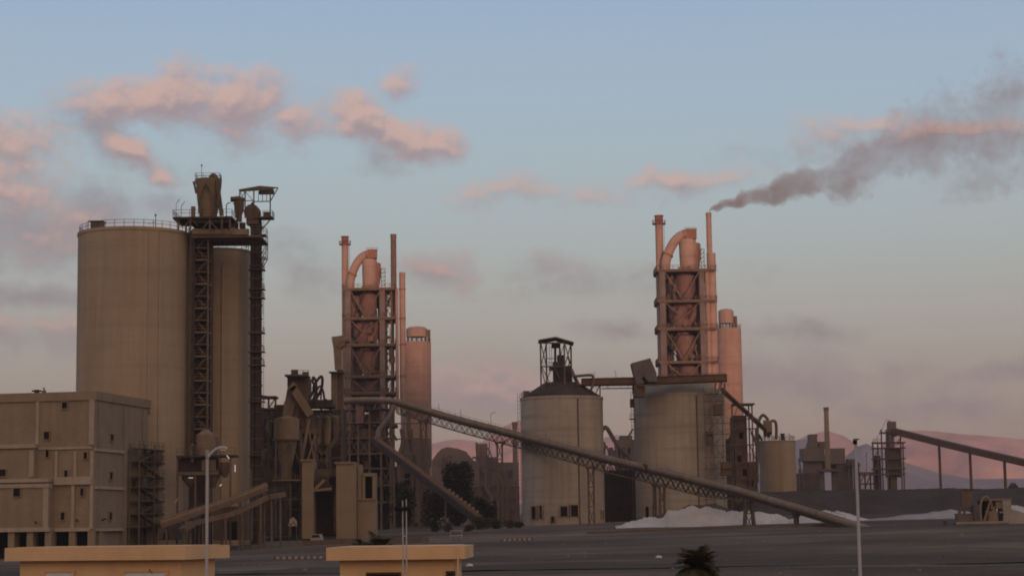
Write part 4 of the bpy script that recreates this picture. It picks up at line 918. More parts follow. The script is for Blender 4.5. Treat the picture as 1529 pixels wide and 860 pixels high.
# ================================================================== the two preheater towers
def preheater(label, Y0, mu, mv, silo_spec, lower_py, red, lean_stack, tag_, riser_u=1062.5):
    """mu, mv: map of reference pixel columns / rows to the photo's"""
    D = 11.0
    def P(u, v, dy=0): return W(mu(u), mv(v), Y0 + dy)
    sc_ = Y0 / 2900 * (mu(1060) - mu(1000)) / 60
    xg = P(1020, 500).x; zg_ = g(xg, Y0) - .5
    T = Thing('preheater_tower', label, 'preheater tower', (xg, Y0, zg_))
    levels = [403, 449, 490.5, 540, 566]
    lvz = [P(1020, v).z for v in levels]
    zl = [lvz[-1] - 9, lvz[-1] - 18, lvz[-1] - 27]
    allz = lvz + [z for z in zl if z > zg_ + 3]
    X = {u: P(u, 480).x for u in (982, 989, 1000, 1020, 1038, 1049, 1056, 1066, 1076)}
    for u, w_ in ((990, 1.7), (1049, 1.45)):
        for dy in (0, D):
            b_ = MB(); x = P(u, 480).x; b_.box((x, Y0 + dy, (zg_ + lvz[0]) / 2), (w_, 1.4, lvz[0] - zg_)); T.part('column', b_, 'tower')
    for dy in (1.5, D - 1):
        b_ = MB(); x = P(1064, 480).x; b_.box((x, Y0 + dy, (zg_ + lvz[0]) / 2), (.5, .5, lvz[0] - zg_)); T.part('column', b_, 'steel')
    for i, z in enumerate(allz):
        b_ = MB(); xa, xb = P(981.5, 480).x, P(1071, 480).x
        b_.box(((xa + xb) / 2, Y0 + D / 2, z), (xb - xa, D + 2.4, .35)); 
        for dy in (-.75, D + .75): b_.box(((xa + xb) / 2, Y0 + dy, z - .3), (xb - xa - .3, .4, .55))
        T.part('floor', b_, 'dust_dark' if i < 5 else 'steel')
        if i < 5:
            b_ = MB(); b_.rail([(xa, Y0 + D, z + .17), (xa, Y0 - 1.1, z + .17), (xb, Y0 - 1.1, z + .17), (xb, Y0 + D, z + .17)], 1.1, 1.5, .06); T.part('railing', b_, 'steel')
    xl, xm, xr = P(994, 480).x, P(1020, 480).x, P(1046, 480).x
    for i in range(len(allz) - 1):
        zt, zb = allz[i] - .5, allz[i + 1] + .3
        b_ = MB()
        for dy in (-.2, D + .2):
            if i % 2 == 0 or i > 1:
                b_.beam((xl, Y0 + dy, zt), (xm, Y0 + dy, zb), .3); b_.beam((xr, Y0 + dy, zt), (xm, Y0 + dy, zb), .3)
            else:
                b_.beam((xl, Y0 + dy, zt), (xm - 1, Y0 + dy, (zt + zb) / 2), .3); b_.beam((xr, Y0 + dy, zt), (xm - 3.5, Y0 + dy, zb), .3)
        xs_ = P(1064, 480).x
        for k in range(2):
            za, ze = zb + (zt - zb) * k / 2, zb + (zt - zb) * (k + 1) / 2
            b_.beam((xr + 1, Y0 + 1.5, za), (xs_, Y0 + 1.5, ze), .2); b_.beam((xr + 1, Y0 + 1.5, ze), (xs_, Y0 + 1.5, za), .2); b_.beam((xr + 1, Y0 + 1.5, ze), (xs_, Y0 + 1.5, ze), .18)
        T.part('bracing', b_, 'dust_dark' if i < 4 else 'steel')
        # intermediate walkways, pipes, small equipment
        b_ = MB(); rnd = random.Random(int(tag_ * 100) + i)
        for k in range(7):
            x = rnd.uniform(xl + .5, xr + 3); z_ = rnd.uniform(zb, zt - 1.5); yy = Y0 + rnd.uniform(2, D - 1)
            if k % 2: b_.path([(x, yy, z_ + 3), (x + rnd.uniform(-.8, .8), yy, z_ + 1.5), (x + rnd.uniform(-2, 2), yy, z_ - 1.5)], rnd.uniform(.15, .45), 8)
            else: b_.box((x, yy, z_), (rnd.uniform(.6, 1.8), 1, rnd.uniform(.6, 2.2)))
        b_.box(((xl + xr) / 2 + 1, Y0 + D - 1, (zt + zb) / 2), ((xr - xl) * .55, .5, .35)); b_.box((xr - 2.2, Y0 + D * .75, (zt + zb) / 2), (.6, .6, zt - zb))
        T.part('pipework', b_, 'cyclone' if i % 2 else 'dust_dark')
        b_ = MB(); x = P(1003, 480).x; b_.box((x, Y0 + D - 2, (zt + zb) / 2), (2.2, 2.4, zt - zb - .2)); b_.box((P(1041, 480).x, Y0 + D - 1.2, (zt + zb) / 2), (1.2, 1.6, zt - zb - .2)); b_.box((xm, Y0 + D - .6, zt - (zt - zb) * .27), (xr - xl, .3, (zt - zb) * .54)); b_.box((xm + .8, Y0 + D - .9, zb + (zt - zb) * .2), ((xr - xl) * .42, .3, (zt - zb) * .4)); T.part('shaft_and_shade_panel', b_, 'steel_dark')  # shaft boxes and panels added to imitate the dark under each deck
        b_ = MB(); b_.beam((xl + 1, Y0 + 1, zb), (xl + 4, Y0 + 1, zt - 1), .9, .2); b_.beam((xl + 4, Y0 + 2.2, zt - 1), (xl + 6, Y0 + 2.2, zt), .9, .2); b_.rail([(xl + 1, Y0 + .6, zb), (xl + 4, Y0 + .6, zt - 1)], 1, 1.2, .04); T.part('stair_flight', b_, 'steel_dark')
    # cyclones
    def cyc(u, z1, z0, r, dy, m='cyclone'):
        c = P(u, 480, dy); b_ = MB(); h = z1 - z0
        b_.lathe((c.x, c.y), [(r * .22, z0), (r * .25, z0 + h * .12), (r, z0 + h * .55), (r, z0 + h * .93), (r * .45, z1), (r * .45, z1 + 1.0)], 24); T.part('cyclone', b_, m)
    H = lvz[0] - lvz[1]
    s_ = sc_ / (Y0 / 2900)
    cyc(1025, lvz[0] - .6, lvz[1] - 2.5, 2.9 * s_, 4.5, red); cyc(1003, lvz[0] - 2.2, lvz[1] - .5, 2.2 * s_, 8)
    cyc(1014, lvz[1] - .8, lvz[2] - 1, 2.9 * s_, 4.5, red); cyc(1037, lvz[1] - 1.0, lvz[2] + 1, 2.3 * s_, 6)
    cyc(1021, lvz[2] - 1.3, lvz[3] - .5, 3.3 * s_, 4.8, red); cyc(1040, lvz[2] - 2, lvz[3] + 1, 1.8 * s_, 8)
    cyc(1027, lvz[3] - .8, lvz[4] - 3, 3.0 * s_, 4.5, red); cyc(1004, lvz[3] - .8, lvz[4] - 1, 2.0 * s_, 7)
    b_ = MB(); c = P(1030, 440, 3.5); b_.path([P(1006, 418, 5), P(1012, 432, 4), P(1024, 444, 3.5), P(1030, 460, 4)], 1.0 * s_, 10); b_.path([P(1040, 455, 4), P(1034, 475, 3.5), P(1022, 488, 4)], .9 * s_, 10); b_.path([P(1012, 500, 4), P(1020, 520, 3), P(1036, 534, 4)], .8 * s_, 10)
    T.part('riser_duct', b_, 'cyclone')
    # top: gooseneck and vessel
    b_ = MB(); r_ = 1.38 * s_
    b_.path([P(994, 404, 4), P(994, 392, 4), P(998, 378, 4), P(1005, 364, 4), P(1013, 355, 4), P(1022, 350.5, 4), P(1038, 349.5, 4)], r_, 16); T.part('gooseneck_duct', b_, 'salmon')
    b_ = MB(); 
    for (u, v, u2, v2) in ((997, 382, 998, 379.5), (1020.5, 351.3, 1022.5, 350.8)): b_.cyl(P(u, v, 4), P(u2, v2, 4), r_ * 1.12, n=16)
    T.part('duct_collar', b_, 'salmon_rust')
    b_ = MB(); ca = P(1024, 350, 4); cb = P(1039.5, 350, 4); b_.box(((ca.x + cb.x) / 2, Y0 + 4, ca.z), (cb.x - ca.x, 2.9 * s_, 2.9 * s_)); T.part('inlet_box', b_, 'salmon_rust')
    c = P(1027, 380, 4.5); b_ = MB(); zt_ = P(1024, 353.5).z; zb_ = lvz[0] - .2
    b_.lathe((c.x, c.y), [(2.2 * s_, zb_), (2.45 * s_, zb_ + (zt_ - zb_) * .5), (2.5 * s_, zt_ - .9 * s_), (2.2 * s_, zt_ - .2 * s_), (.8 * s_, zt_)], 28); T.part('top_cyclone', b_, 'salmon')
    c = P(1036.5, 380, 5.8); b_ = MB(); zt_ = P(1037, 360.5).z; b_.lathe((c.x, c.y), [(1.1 * s_, zb_), (1.9 * s_, zb_ + (zt_ - zb_) * .55), (1.9 * s_, zt_ - .1), (1.6 * s_, zt_ + .25)], 24); T.part('top_cyclone', b_, 'salmon_rust')
    b_ = MB(); b_.rail([P(1022, 345, 3), P(1040, 345, 3), P(1040, 345, 6)], 1.0, 1.2, .06); T.part('railing', b_, 'salmon_rust')
    b_ = MB(); a, e = P(1047, 403, 2), P(1047, 372, 2); x4 = P(1053, 403).x
    for xx in (a.x, x4): b_.beam((xx, Y0 + 2, lvz[0]), (xx, Y0 + 2, e.z), .16)
    for k in range(5):
        z_ = lvz[0] + (e.z - lvz[0]) * (k + 1) / 5; b_.beam((a.x, Y0 + 2, z_), (x4, Y0 + 2, z_), .16); b_.beam((a.x, Y0 + 2, z_), (x4, Y0 + 2, z_ - (e.z - lvz[0]) / 5), .1)
    T.part('stair_cage', b_, 'steel')
    b_ = MB(); c = P(1020, 398, 1); b_.box(P(1018, 401, 1), (1.8 * s_, 1, .7)); b_.box(P(1030, 400, 1), (1.0, 1, 1.0)); T.part('machine_box', b_, 'salmon_rust')
    # left stack
    c = P(985, 380, 7); zt_ = P(984, 322, 7).z; S = Thing('stack', f'thick capped round stack at the left corner of the {tag_ and "tower trailing dark smoke" or "preheater tower nearer the left silos"}', 'chimney', (c.x, c.y, zg_))
    rs = 1.12 * s_; zr = P(984, 334, 7).z
    b_ = MB(); b_.lathe((c.x, c.y), [(rs, zg_), (rs, zr)], 24); S.part('shaft', b_, 'salmon')
    b_ = MB(); b_.lathe((c.x, c.y), [(rs * 1.06, zr), (rs * 1.06, zt_ - .3), (rs * 1.2, zt_ - .3), (rs * 1.2, zt_), (rs * .85, zt_), (rs * .85, zt_ - 1)], 24); S.part('stack_tip', b_, 'stripe')
    b_ = MB(); b_.lathe((c.x, c.y), [(rs, zr - .3), (rs * 1.75, zr - .25), (rs * 1.75, zr), (rs, zr)], 24); b_.rail([(c.x + rs * 1.7 * math.cos(t), c.y + rs * 1.7 * math.sin(t), zr) for t in [k * math.pi / 6 for k in range(12)]], .9, 3, .05, True); S.part('gallery_ring', b_, 'stripe')
    b_ = MB(); b_.ladder((c.x + rs + .15, c.y - .3, lvz[0]), (c.x + rs + .15, c.y - .3, zr), .4, .7, .045); S.part('ladder', b_, 'steel')
    # tall pipe and thin stack at right
    c = P(riser_u, 470, -1.2); r1 = (1.28 if tag_ else 1.0) * s_; zt_ = P(1063, 377).z; zb_ = lvz[4] - 6
    N = Thing('riser_pipe', f'fat vertical pipe running down the right side of the {tag_ and "tower trailing dark smoke" or "preheater tower nearer the left silos"}', 'pipe', (c.x + .6, c.y + 3, zb_))
    b_ = MB(); b_.lathe((c.x + .6, c.y + 3), [(r1, zb_), (r1, zt_)], 20); N.part('shell', b_, 'salmon')
    b_ = MB(); b_.cyl((c.x - .9, c.y + 1.6, zb_), (c.x - .9, c.y + 1.6, P(1063, 403).z), r1 * .55, n=14); N.part('side_pipe', b_, 'salmon')
    b_ = MB()
    for v in (403, 449, 490, 540): b_.lathe((c.x + .6, c.y + 3), [(r1 * 1.1, P(1063, v).z - .25), (r1 * 1.1, P(1063, v).z + .25)], 20)
    N.part('clamp_ring', b_, 'salmon_rust')
    c = W(mu(lean_stack[0]), lean_stack[1] + 20, Y0 + 7); zt_ = zat(mu(lean_stack[0]), lean_stack[1], Y0 + 7); rs = lean_stack[2]
    N = Thing('thin_stack', lean_stack[3], 'chimney', (c.x, c.y, lvz[1])); b_ = MB(); b_.lathe((c.x, c.y), [(rs, lvz[1]), (rs, zt_ - .6), (rs * 1.08, zt_ - .6), (rs * 1.08, zt_), (rs * .8, zt_), (rs * .8, zt_ - 1.5)], 20); N.part('shaft', b_, lean_stack[4])
    b_ = MB()
    for k in range(6):
        z_ = lvz[0] + (zt_ - lvz[0]) * (k + .6) / 6; b_.lathe((c.x, c.y), [(rs * 1.07, z_), (rs * 1.07, z_ + .3)], 20)
    N.part('band', b_, lean_stack[4])
    # storage silo behind
    xl_, xr_, py, Ys, capl, capr, capy, lb = silo_spec
    m_x = (xl_ + xr_) / 2; r = (xr_ - xl_) / 2 * Ys / 2900; c = W(m_x, py, Ys); z1 = zat(m_x, py, Ys - r); z0 = g(c.x, Ys) - .5
    S = Thing('silo', lb, 'silo', (c.x, Ys, z0))
    b_ = MB(); b_.lathe((c.x, Ys), [(r, z0), (r, z1), (r * .5, z1 + .2)], 64); S.part('shell', b_, 'salmon')
    b_ = MB()
    for k in range(8):
        t = -math.pi * (.1 + .8 * k / 7); b_.beam((c.x + r * math.cos(t), Ys + r * math.sin(t), z0), (c.x + r * math.cos(t), Ys + r * math.sin(t), z1 - .1), .1)
    S.part('seam_rib', b_, 'salmon')
    b_ = MB(); rc = (capr - capl) / 2 * Ys / 2900; cc = W((capl + capr) / 2, py, Ys).x; zc = zat(m_x, capy, Ys - rc); zc0 = z1 + 1.6
    b_.lathe((cc, Ys), [(rc, zc0), (rc, zc - .5), (rc * .75, zc), (.2, zc + .3)], 10); S.part('roof_cabin', b_, 'salmon')
    b_ = MB()
    for k in range(12): t = 2 * math.pi * k / 12; b_.beam((cc + rc * .9 * math.cos(t), Ys + rc * .9 * math.sin(t), z1), (cc + rc * .9 * math.cos(t), Ys + rc * .9 * math.sin(t), zc0), .25)
    b_.rail([(c.x + r * .97 * math.cos(t), Ys + r * .97 * math.sin(t), z1) for t in [k * math.pi / 12 for k in range(24)]], 1.1, 2, .05, True); S.part('railing', b_, 'steel')
    b_ = MB(); b_.box((cc + rc + .5, Ys, z1 + 2), (.9, 1.2, 3.6)); S.part('ladder_cage', b_, 'steel')
    return T, P, allz

m1u = lambda u: 519.8 + (u - 990) * .868 if u > 988 else 519.8 + (u - 990) * .9
m1v = lambda v: 431 + (v - 403) * .952 if v > 403 else 431 + (v - 403) * .962
T1, P1, z1s = preheater('older pink preheater tower with stacked cyclones in an open frame, nearer the left silos', 548, m1u, m1v,
    (597.5, 643.5, 509, 590, 606.5, 638, 487, 'pink round silo with a raised octagonal cap, hugging the preheater tower nearer the left silos'), 780, 'cyclone',
    (1068, 350, .82, 'thin dark stack rising behind the preheater tower nearer the left silos', 'dust_dark'), 0, 1079)
T2, P2, z2s = preheater('taller salmon preheater tower with stacked cyclones in an open frame, trailing dark smoke', 548, lambda u: u, lambda v: v,
    (1069, 1106.5, 489, 590, 1073, 1096, 461, 'salmon round silo with a raised cap, behind the right side of the smoking tower'), 770, 'cyclone',
    (1058.5, 318, .78, 'thin salmon stack of the tower on the right, giving off the dark smoke', 'salmon'), 1)
# ================================================================== long conveyor gallery
def gallery():
    pts = [(497, 600), (530, 597.5), (562, 597), (590, 599), (620, 607), (660, 619), (700, 630), (745, 641.5), (800, 656), (850, 669), (900, 683), (950, 694.5), (1000, 706.5), (1050, 719), (1100, 731.5), (1150, 746.5), (1200, 761), (1250, 776), (1285, 787), (1303, 794)]
    Yf = lambda px: 440 - (px - 590) * 130 / 700 if px > 590 else 440 + (590 - px) * .12
    P = [W(px, py, Yf(px)) for px, py in pts]
    T = Thing('conveyor_gallery', 'very long covered conveyor gallery on trestles sloping down from the first tower to the white heaps', 'conveyor', (P[-1].x, P[-1].y, g(P[-1].x, P[-1].y)))
    b_ = MB(); b_.path(P, .98, 12, 4, ry=.70); T.part('hood', b_, 'dust')
    b_ = MB()
    for a, c in zip(P, P[1:]): b_.beam(a - ZV * .68, c - ZV * .68, 1.9, .26)
    T.part('belt_deck', b_, 'steel_dark')
    b_ = MB()
    for a, c in zip(P, P[1:]):
        for k in range(4):
            q = a + (c - a) * (k / 4); d_ = (c - a).normalized(); b_.path([q - d_ * .09, q + d_ * .09], 1.01, 12, 1, ry=.725)
    T.part('hood_band', b_, 'dust')
    def at(px):
        py = interp(px, [p[0] for p in pts], [p[1] for p in pts]); return W(px, py, Yf(px))
    tr = MB(); br = MB()
    for side in (-.85, .85):
        o = Vector((side * .2, side, 0)); prev = None; n = 0; px = 596
        while px < 1120:
            a = at(px); dep = 2.7 if px < 1040 else 2.7 * (1 - .55 * smooth(1040, 1125, px)); lo = a - ZV * dep + o; hi = a - ZV * .95 + o
            if prev:
                tr.beam(prev[1], lo, .2); tr.beam(prev[0], hi, .18)
                br.beam(prev[0] if n % 2 else prev[1], lo if n % 2 else hi, .11); br.beam(prev[1] if n % 2 else prev[0], hi if n % 2 else lo, .07)
            prev = (hi, lo); n += 1; px += 7.5
    T.part('truss_chord', tr, 'steel'); T.part('truss_bracing', br, 'steel_dark')
    b_ = MB(); b_.rail([at(px) + Vector((0, -1.25, .1)) for px in range(600, 1280, 20)], .95, 3.2, .035); T.part('handrail', b_, 'dust')
    def trestle(px_l, px_r, ptop, base_off=0, spread=0):
        pc = (px_l + px_r) / 2; Y = Yf(pc); zt = at(pc).z - (2.6 if pc < 1040 else 1.2)
        t = MB(); xl, xr = W(px_l, 720, Y).x, W(px_r, 720, Y).x; zb = g((xl + xr) / 2, Y) - .3
        for x, s_ in ((xl, -1), (xr, 1)):
            for dy in (-.9, .9): t.beam((x + s_ * spread, Y + dy * (1.3 if spread else 1), zb), (x, Y + dy, zt), .34)
        n = max(2, int((zt - zb) / 3.2))
        for k in range(n):
            za, zc = zb + (zt - zb) * k / n, zb + (zt - zb) * (k + 1) / n
            t.beam((xl, Y - .9, za), (xr, Y - .9, zc), .14); t.beam((xl, Y - .9, zc), (xr, Y - .9, zc), .18); t.beam((xl, Y + .9, zc), (xr, Y + .9, za), .14)
        t.box(((xl + xr) / 2, Y, zt), (xr - xl + .8, 2.6, .35))
        for s_ in (-1, 1): t.beam(((xl + xr) / 2 + s_ * (xr - xl) / 2, Y, zt - 1), ((xl + xr) / 2 + s_ * ((xr - xl) / 2 + .7), Y, zt + .6), .2)
        T.part('trestle', t, 'steel')
    for a in ((628.5, 637), (743, 750.5), (878.5, 886.5), (985, 991.5)): trestle(*a, 0)
    trestle(1113, 1121, 0, spread=.35); trestle(1186, 1188.5, 0); trestle(976, 978, 0)
    for px0, dz in ((655, 1.5), (688, 1.7), (733, 1.9), (815, 1.4)):
        b_ = MB(); a = at(px0) + Vector((0, .8, .7)); b_.cyl(a, a + ZV * dz, .05, n=6)
        if px0 == 733: b_.path([a + ZV * dz, a + ZV * (dz + .5) + Vector((.3, 0, 0)), a + ZV * (dz + .7) + Vector((1, 0, 0))], .05, 6)
        T.part('lamp_post', b_, 'steel')
    b_ = MB(); p = at(966); b_.box(p + Vector((0, -1.2, -.3)), (.9, 1, .9)); b_.beam(p + Vector((-.8, -1.4, .6)), p + Vector((2.6, -1.4, -.7)), .4); T.part('tension_box', b_, 'steel_dark')
    # transfer head: chute from gallery down to the dark belt
    T = Thing('transfer_chute', 'pale bent transfer chute between the long gallery and the dark sloping belt', 'chute', W(565, 655, 436))
    b_ = MB(); b_.path([W(588, 606, 437), W(584, 618, 436), W(574, 632, 435), W(566, 642, 434), W(564, 655, 432)], .62, 10); T.part('duct', b_, 'tower')
    b_ = MB(); b_.cyl(W(564, 655, 432), W(564, 659, 432), 1.3, n=12); T.part('flange', b_, 'steel')
    P = [W(560, 658, 430), W(620, 703, 412), W(680, 749, 394), W(716, 777, 384)]
    T = Thing('belt_conveyor', 'dark steep belt conveyor dropping to the right in front of the trees', 'conveyor', (P[-1].x, P[-1].y, g(P[-1].x, P[-1].y)))
    b_ = MB()
    for a, c in zip(P, P[1:]): b_.beam(a, c, 1.8, 1.25)
    T.part('casing', b_, 'steel_dark')
    b_ = MB()
    for a, c in zip(P, P[1:]): b_.beam(a + ZV * .8, c + ZV * .8, 1.3, .25)
    T.part('cover', b_, 'rust')
    for k in range(8):
        a = P[2] + (P[3] - P[2]) * ((k - 1.5) / 6); b_ = MB(); b_.box(a + Vector((0, -.4, 1.5)), (.55, .5, .5)); T.part('idler_guard', b_, 'dust')
    for t_ in (.2, .45, .7):
        a = P[0] + (P[3] - P[0]) * t_
        b_ = MB()
        for dy in (-.8, .8): b_.beam((a.x, a.y + dy, g(a.x, a.y) - .2), (a.x, a.y + dy, a.z - .6), .3)
        b_.beam((a.x, a.y - .8, g(a.x, a.y) + 1), (a.x, a.y + .8, a.z - 1), .15); T.part('trestle', b_, 'steel')
gallery()

# pipe rack / transfer tower under the head of the gallery
def pipe_rack():
    Y = 446; T = Thing('pipe_rack', 'tall dim steel pipe rack and floors below the gallery head, in front of the first tower', 'steel frame', (W(545, 780, Y).x, Y, g(W(545, 780, Y).x, Y)))
    for px in (508, 522, 535, 552, 569, 583):
        for dy in (0, 6): b_ = MB(); col(b_, px, 603, 796, Y + dy, .45); T.part('column', b_, 'steel')
    for py in (612, 632, 655, 678, 700, 725, 750):
        b_ = MB(); lev(b_, 506, 585, py, Y + 3, .35, 6.6); T.part('floor', b_, 'steel')
    b_ = MB(); rnd = random.Random(9)
    for (a, c) in ((508, 522), (535, 552), (569, 583), (522, 535)):
        for y0, y1 in ((612, 632), (655, 678), (700, 725)): diag(b_, a, y0, c, y1, Y - .1, .18); diag(b_, a, y1, c, y0, Y - .1, .18)
    T.part('bracing', b_, 'steel')
    b_ = MB()
    for i in range(20):
        x, y = rnd.uniform(508, 582), rnd.uniform(612, 740); b_.path([W(x, y, Y + 2), W(x + rnd.uniform(-4, 4), y + 12, Y + 1.5), W(x + rnd.uniform(-12, 12), y + 30, Y + 2)], rnd.uniform(.15, .55), 7)
    T.part('pipework', b_, 'dust_dark')
    b_ = MB()
    for i in range(12): b_.box(W(rnd.uniform(510, 580), rnd.uniform(615, 750), Y + 3), (rnd.uniform(1.5, 3.5), 2, rnd.uniform(1.5, 3.5)))
    b_.lathe(W(545, 700, Y + 3), [(.5, zat(545, 690, Y)), (2, zat(545, 670, Y)), (2, zat(545, 640, Y)), (.5, zat(545, 634, Y))], 16); T.part('machine_box', b_, 'dust_dark')
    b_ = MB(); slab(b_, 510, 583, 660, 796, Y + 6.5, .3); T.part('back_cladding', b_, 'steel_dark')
    b_ = MB(); slab(b_, 531, 543, 606, 632, Y - 1, 4); T.part('hopper', b_, 'cyclone')
    Y = 470; T = Thing('kiln_building', 'dim purplish brown low building behind the dark sloping belt, under the pink silo', 'factory building', (W(612, 780, Y).x, Y, g(W(612, 780, Y).x, Y)))
    b_ = MB(); slab(b_, 584, 640, 696, 790, Y, 8); T.part('wall', b_, 'concrete_dark'); b_ = MB(); slab(b_, 600, 642, 655, 696, Y + 6, 8); T.part('upper_floor', b_, 'tower')
    b_ = MB()
    for px in (588, 602, 616, 630): col(b_, px, 640, 790, Y - 1, .4)
    for py in (632, 655, 680, 715): lev(b_, 586, 640, py, Y - 1, .3)
    T.part('frame', b_, 'steel')
    for px, py in ((594, 730), (608, 715), (622, 735), (634, 712)): b_ = MB(); slab(b_, px - 4, px + 4, py - 8, py + 8, Y - .06, .05); T.part('opening', b_, 'dark')
    b_ = MB(); b_.path([W(600, 640, Y - 1), W(602, 660, Y - 1), W(596, 690, Y - 1), W(598, 760, Y - 1)], .6, 9); b_.path([W(610, 615, Y), W(612, 655, Y), W(622, 700, Y), W(622, 780, Y - 2)], .5, 9); T.part('pipe', b_, 'dust_dark')
pipe_rack()

# ================================================================== middle silo with headhouse, right silo, bridge between them
def middle_silos():
    Y, r = 410, 61.3 * 410 / 2900
    T, c, z1, z0 = silo('silo', 'squat grey brown banded concrete silo with a pointed dark roof carrying a steel headframe', 838.5, 590, Y, r, 'silo_grey', lip=.5)
    b_ = MB(); zc = zat(838, 571.5, Y); b_.lathe((c.x, Y), [(r * .97, z1 + .004), (r * .95, z1 + .3), (r * .42, zc), (r * .25, zc)], 64); T.part('cone_roof', b_, 'steel_dark')
    b_ = MB(); p = W(864, 680, Y - 8); b_.box((p.x, Y - math.sqrt(r * r - (p.x - c.x) ** 2), (z0 + z1) / 2 - .3), (.3, .3, z1 - z0 - .8)); T.part('seam_rib', b_, 'concrete_dark')
    b_ = MB(); b_.rail([(c.x + r * .98 * math.cos(t), Y + r * .98 * math.sin(t), z1) for t in [k * math.pi / 16 for k in range(33)]][15:24], 1.2, 1.5, .05); b_.box(W(786, 588, Y - 4), (1.4, 1.2, 1.2)); T.part('railing', b_, 'steel')
    b_ = MB(); b_.ladder((c.x - r - .4, Y - 1, z0), (c.x - r - .4, Y - 1, z1 + 1), .5, .8, .045); T.part('ladder', b_, 'steel')
    for px, py, w_, h_ in ((799, 765, 9, 18), (857, 762, 11, 16), (809, 764, 4, 18), (826, 775, 5, 8), (842, 763, 10, 14), (899, 768, 4, 10)):
        p = W(px, py, Y - 8); dx = max(-r * .97, min(r * .97, p.x - c.x)); yy = Y - math.sqrt(max(.05, r * r - dx * dx)); a = math.atan2(dx, Y - yy)
        w_, h_ = w_ * .139, h_ * .139; zc_ = zat(px, py, yy)
        b_ = MB(); b_.box((c.x + dx * 1.005, yy, zc_), (w_, .5, h_), a); o = T.part('doorway', b_, 'dark')
        b_ = MB(); n_ = Vector((math.sin(a), -math.cos(a), 0)); t_ = Vector((math.cos(a), math.sin(a), 0)); q = Vector((c.x + dx * 1.005, yy, zc_)) + n_ * .2
        for s_ in (-1, 1): b_.box(q + t_ * s_ * (w_ / 2 + .12), (.24, .5, h_ + .3), a)
        b_.box(q + ZV * (h_ / 2 + .12), (w_ - .01, .5, .24), a); T.part('frame', b_, 'concrete', o)
    # headframe
    Yh = Y - 2; H = Thing('headframe', 'square braced steel headframe with a shallow pitched roof on top of the pointed silo roof', 'steel frame', (W(831, 580, Yh).x, Yh, zat(831, 582, Yh)))
    for px, dy, pt in ((807.5, -2, 508), (816, 3, 510), (843, -2.6, 510), (853, 2.4, 511)): b_ = MB(); col(b_, px, pt, 584, Yh + dy, .33); H.part('post', b_, 'steel')
    b_ = MB()
    for a, c_, dy in ((807.5, 843, -2.3), (816, 853, 2.7)):
        for py in (512, 547, 579): lev(b_, a, c_, py, Yh + dy, .28)
    for (x1, d1, x2, d2) in ((807.5, -2, 816, 3), (843, -2.6, 853, 2.4)):
        for py in (512, 547, 579): b_.beam(W(x1, py, Yh + d1), W(x2, py, Yh + d2), .25)
        b_.beam(W(x1, 512, Yh + d1), W(x2, 547, Yh + d2), .16); b_.beam(W(x1, 547, Yh + d1), W(x2, 512, Yh + d2), .16); b_.beam(W(x1, 547, Yh + d1), W(x2, 579, Yh + d2), .16)
    lev(b_, 816, 843, 535, Yh, .15); diag(b_, 843, 511, 836, 535, Yh - 2, .16); diag(b_, 809, 548, 824, 578, Yh - 2, .2); diag(b_, 824, 548, 812, 578, Yh - 2, .2); diag(b_, 827, 548, 836, 565, Yh - 2, .2)
    H.part('bracing', b_, 'steel')
    b_ = MB(); A = W(804, 507, Yh - 3); B_ = W(857, 510.5, Yh - 3); ap = W(830, 502.5, Yh - 3); dv = Vector((0, 7, 0))
    b_.prism([A, ap, B_, B_ - ZV * .22, ap - ZV * .3, A - ZV * .22], dv); H.part('roof', b_, 'steel')
    b_ = MB(); slab(b_, 826, 843, 540, 584, Yh - 1, 3); slab(b_, 832, 842, 530, 540, Yh - .5, 2); slab(b_, 820, 830, 548, 552, Yh - 2, 3); b_.box(W(830, 516, Yh), (1.9, 1.4, 1.0)); b_.cyl(W(829, 518, Yh), W(829, 540, Yh), .25); b_.box(W(848, 558, Yh), (1.3, 1.2, 3.2)); b_.cyl(W(836, 520, Yh - 1), W(836, 530, Yh - 1), .2); b_.path([W(849, 548, Yh), W(850, 540, Yh), W(847, 533, Yh)], .12, 6)
    H.part('elevator_casing', b_, 'steel_dark')
    b_ = MB(); b_.rail([W(808, 548, Yh - 2.3), W(843, 548, Yh - 2.6)], 1, 1.2, .05); b_.ladder(W(822, 546, Yh), W(822, 514, Yh), .5, .6, .04); H.part('railing', b_, 'steel')
    b_ = MB(); b_.path([W(853, 552, Yh), W(858, 563, Yh - 2), W(864, 575, Yh - 2)], .4, 8); b_.path([W(855, 562, Yh - 3), W(880, 560, Yh - 3), W(885, 562, Yh - 3), W(886, 572, Yh - 3), W(882, 583, Yh - 3)], .3, 8); H.part('pipe', b_, 'steel')
    # right silo
    Y2, r2 = 418, 67.5 * 418 / 2900
    T, c2_, z12, z02 = silo('silo', 'broad brown concrete silo with a low domed roof below the smoking tower', 1013.5, 586, Y2, r2, 'silo_grey', lip=.5)
    zd = zat(1013, 570, Y2); b_ = MB(); b_.lathe((c2_.x, Y2), [(r2 * .97, z12 + .004), (r2 * .92, z12 + .5), (r2 * .72, zd - .5), (r2 * .55, zd), (.3, zd + .15)], 64); T.part('dome_roof', b_, 'concrete')
    b_ = MB(); p = W(1041, 680, Y2 - 8); b_.box((p.x, Y2 - math.sqrt(r2 * r2 - (p.x - c2_.x) ** 2), (z02 + z12) / 2 - .3), (.3, .3, z12 - z02 - .8)); T.part('seam_rib', b_, 'concrete_dark')
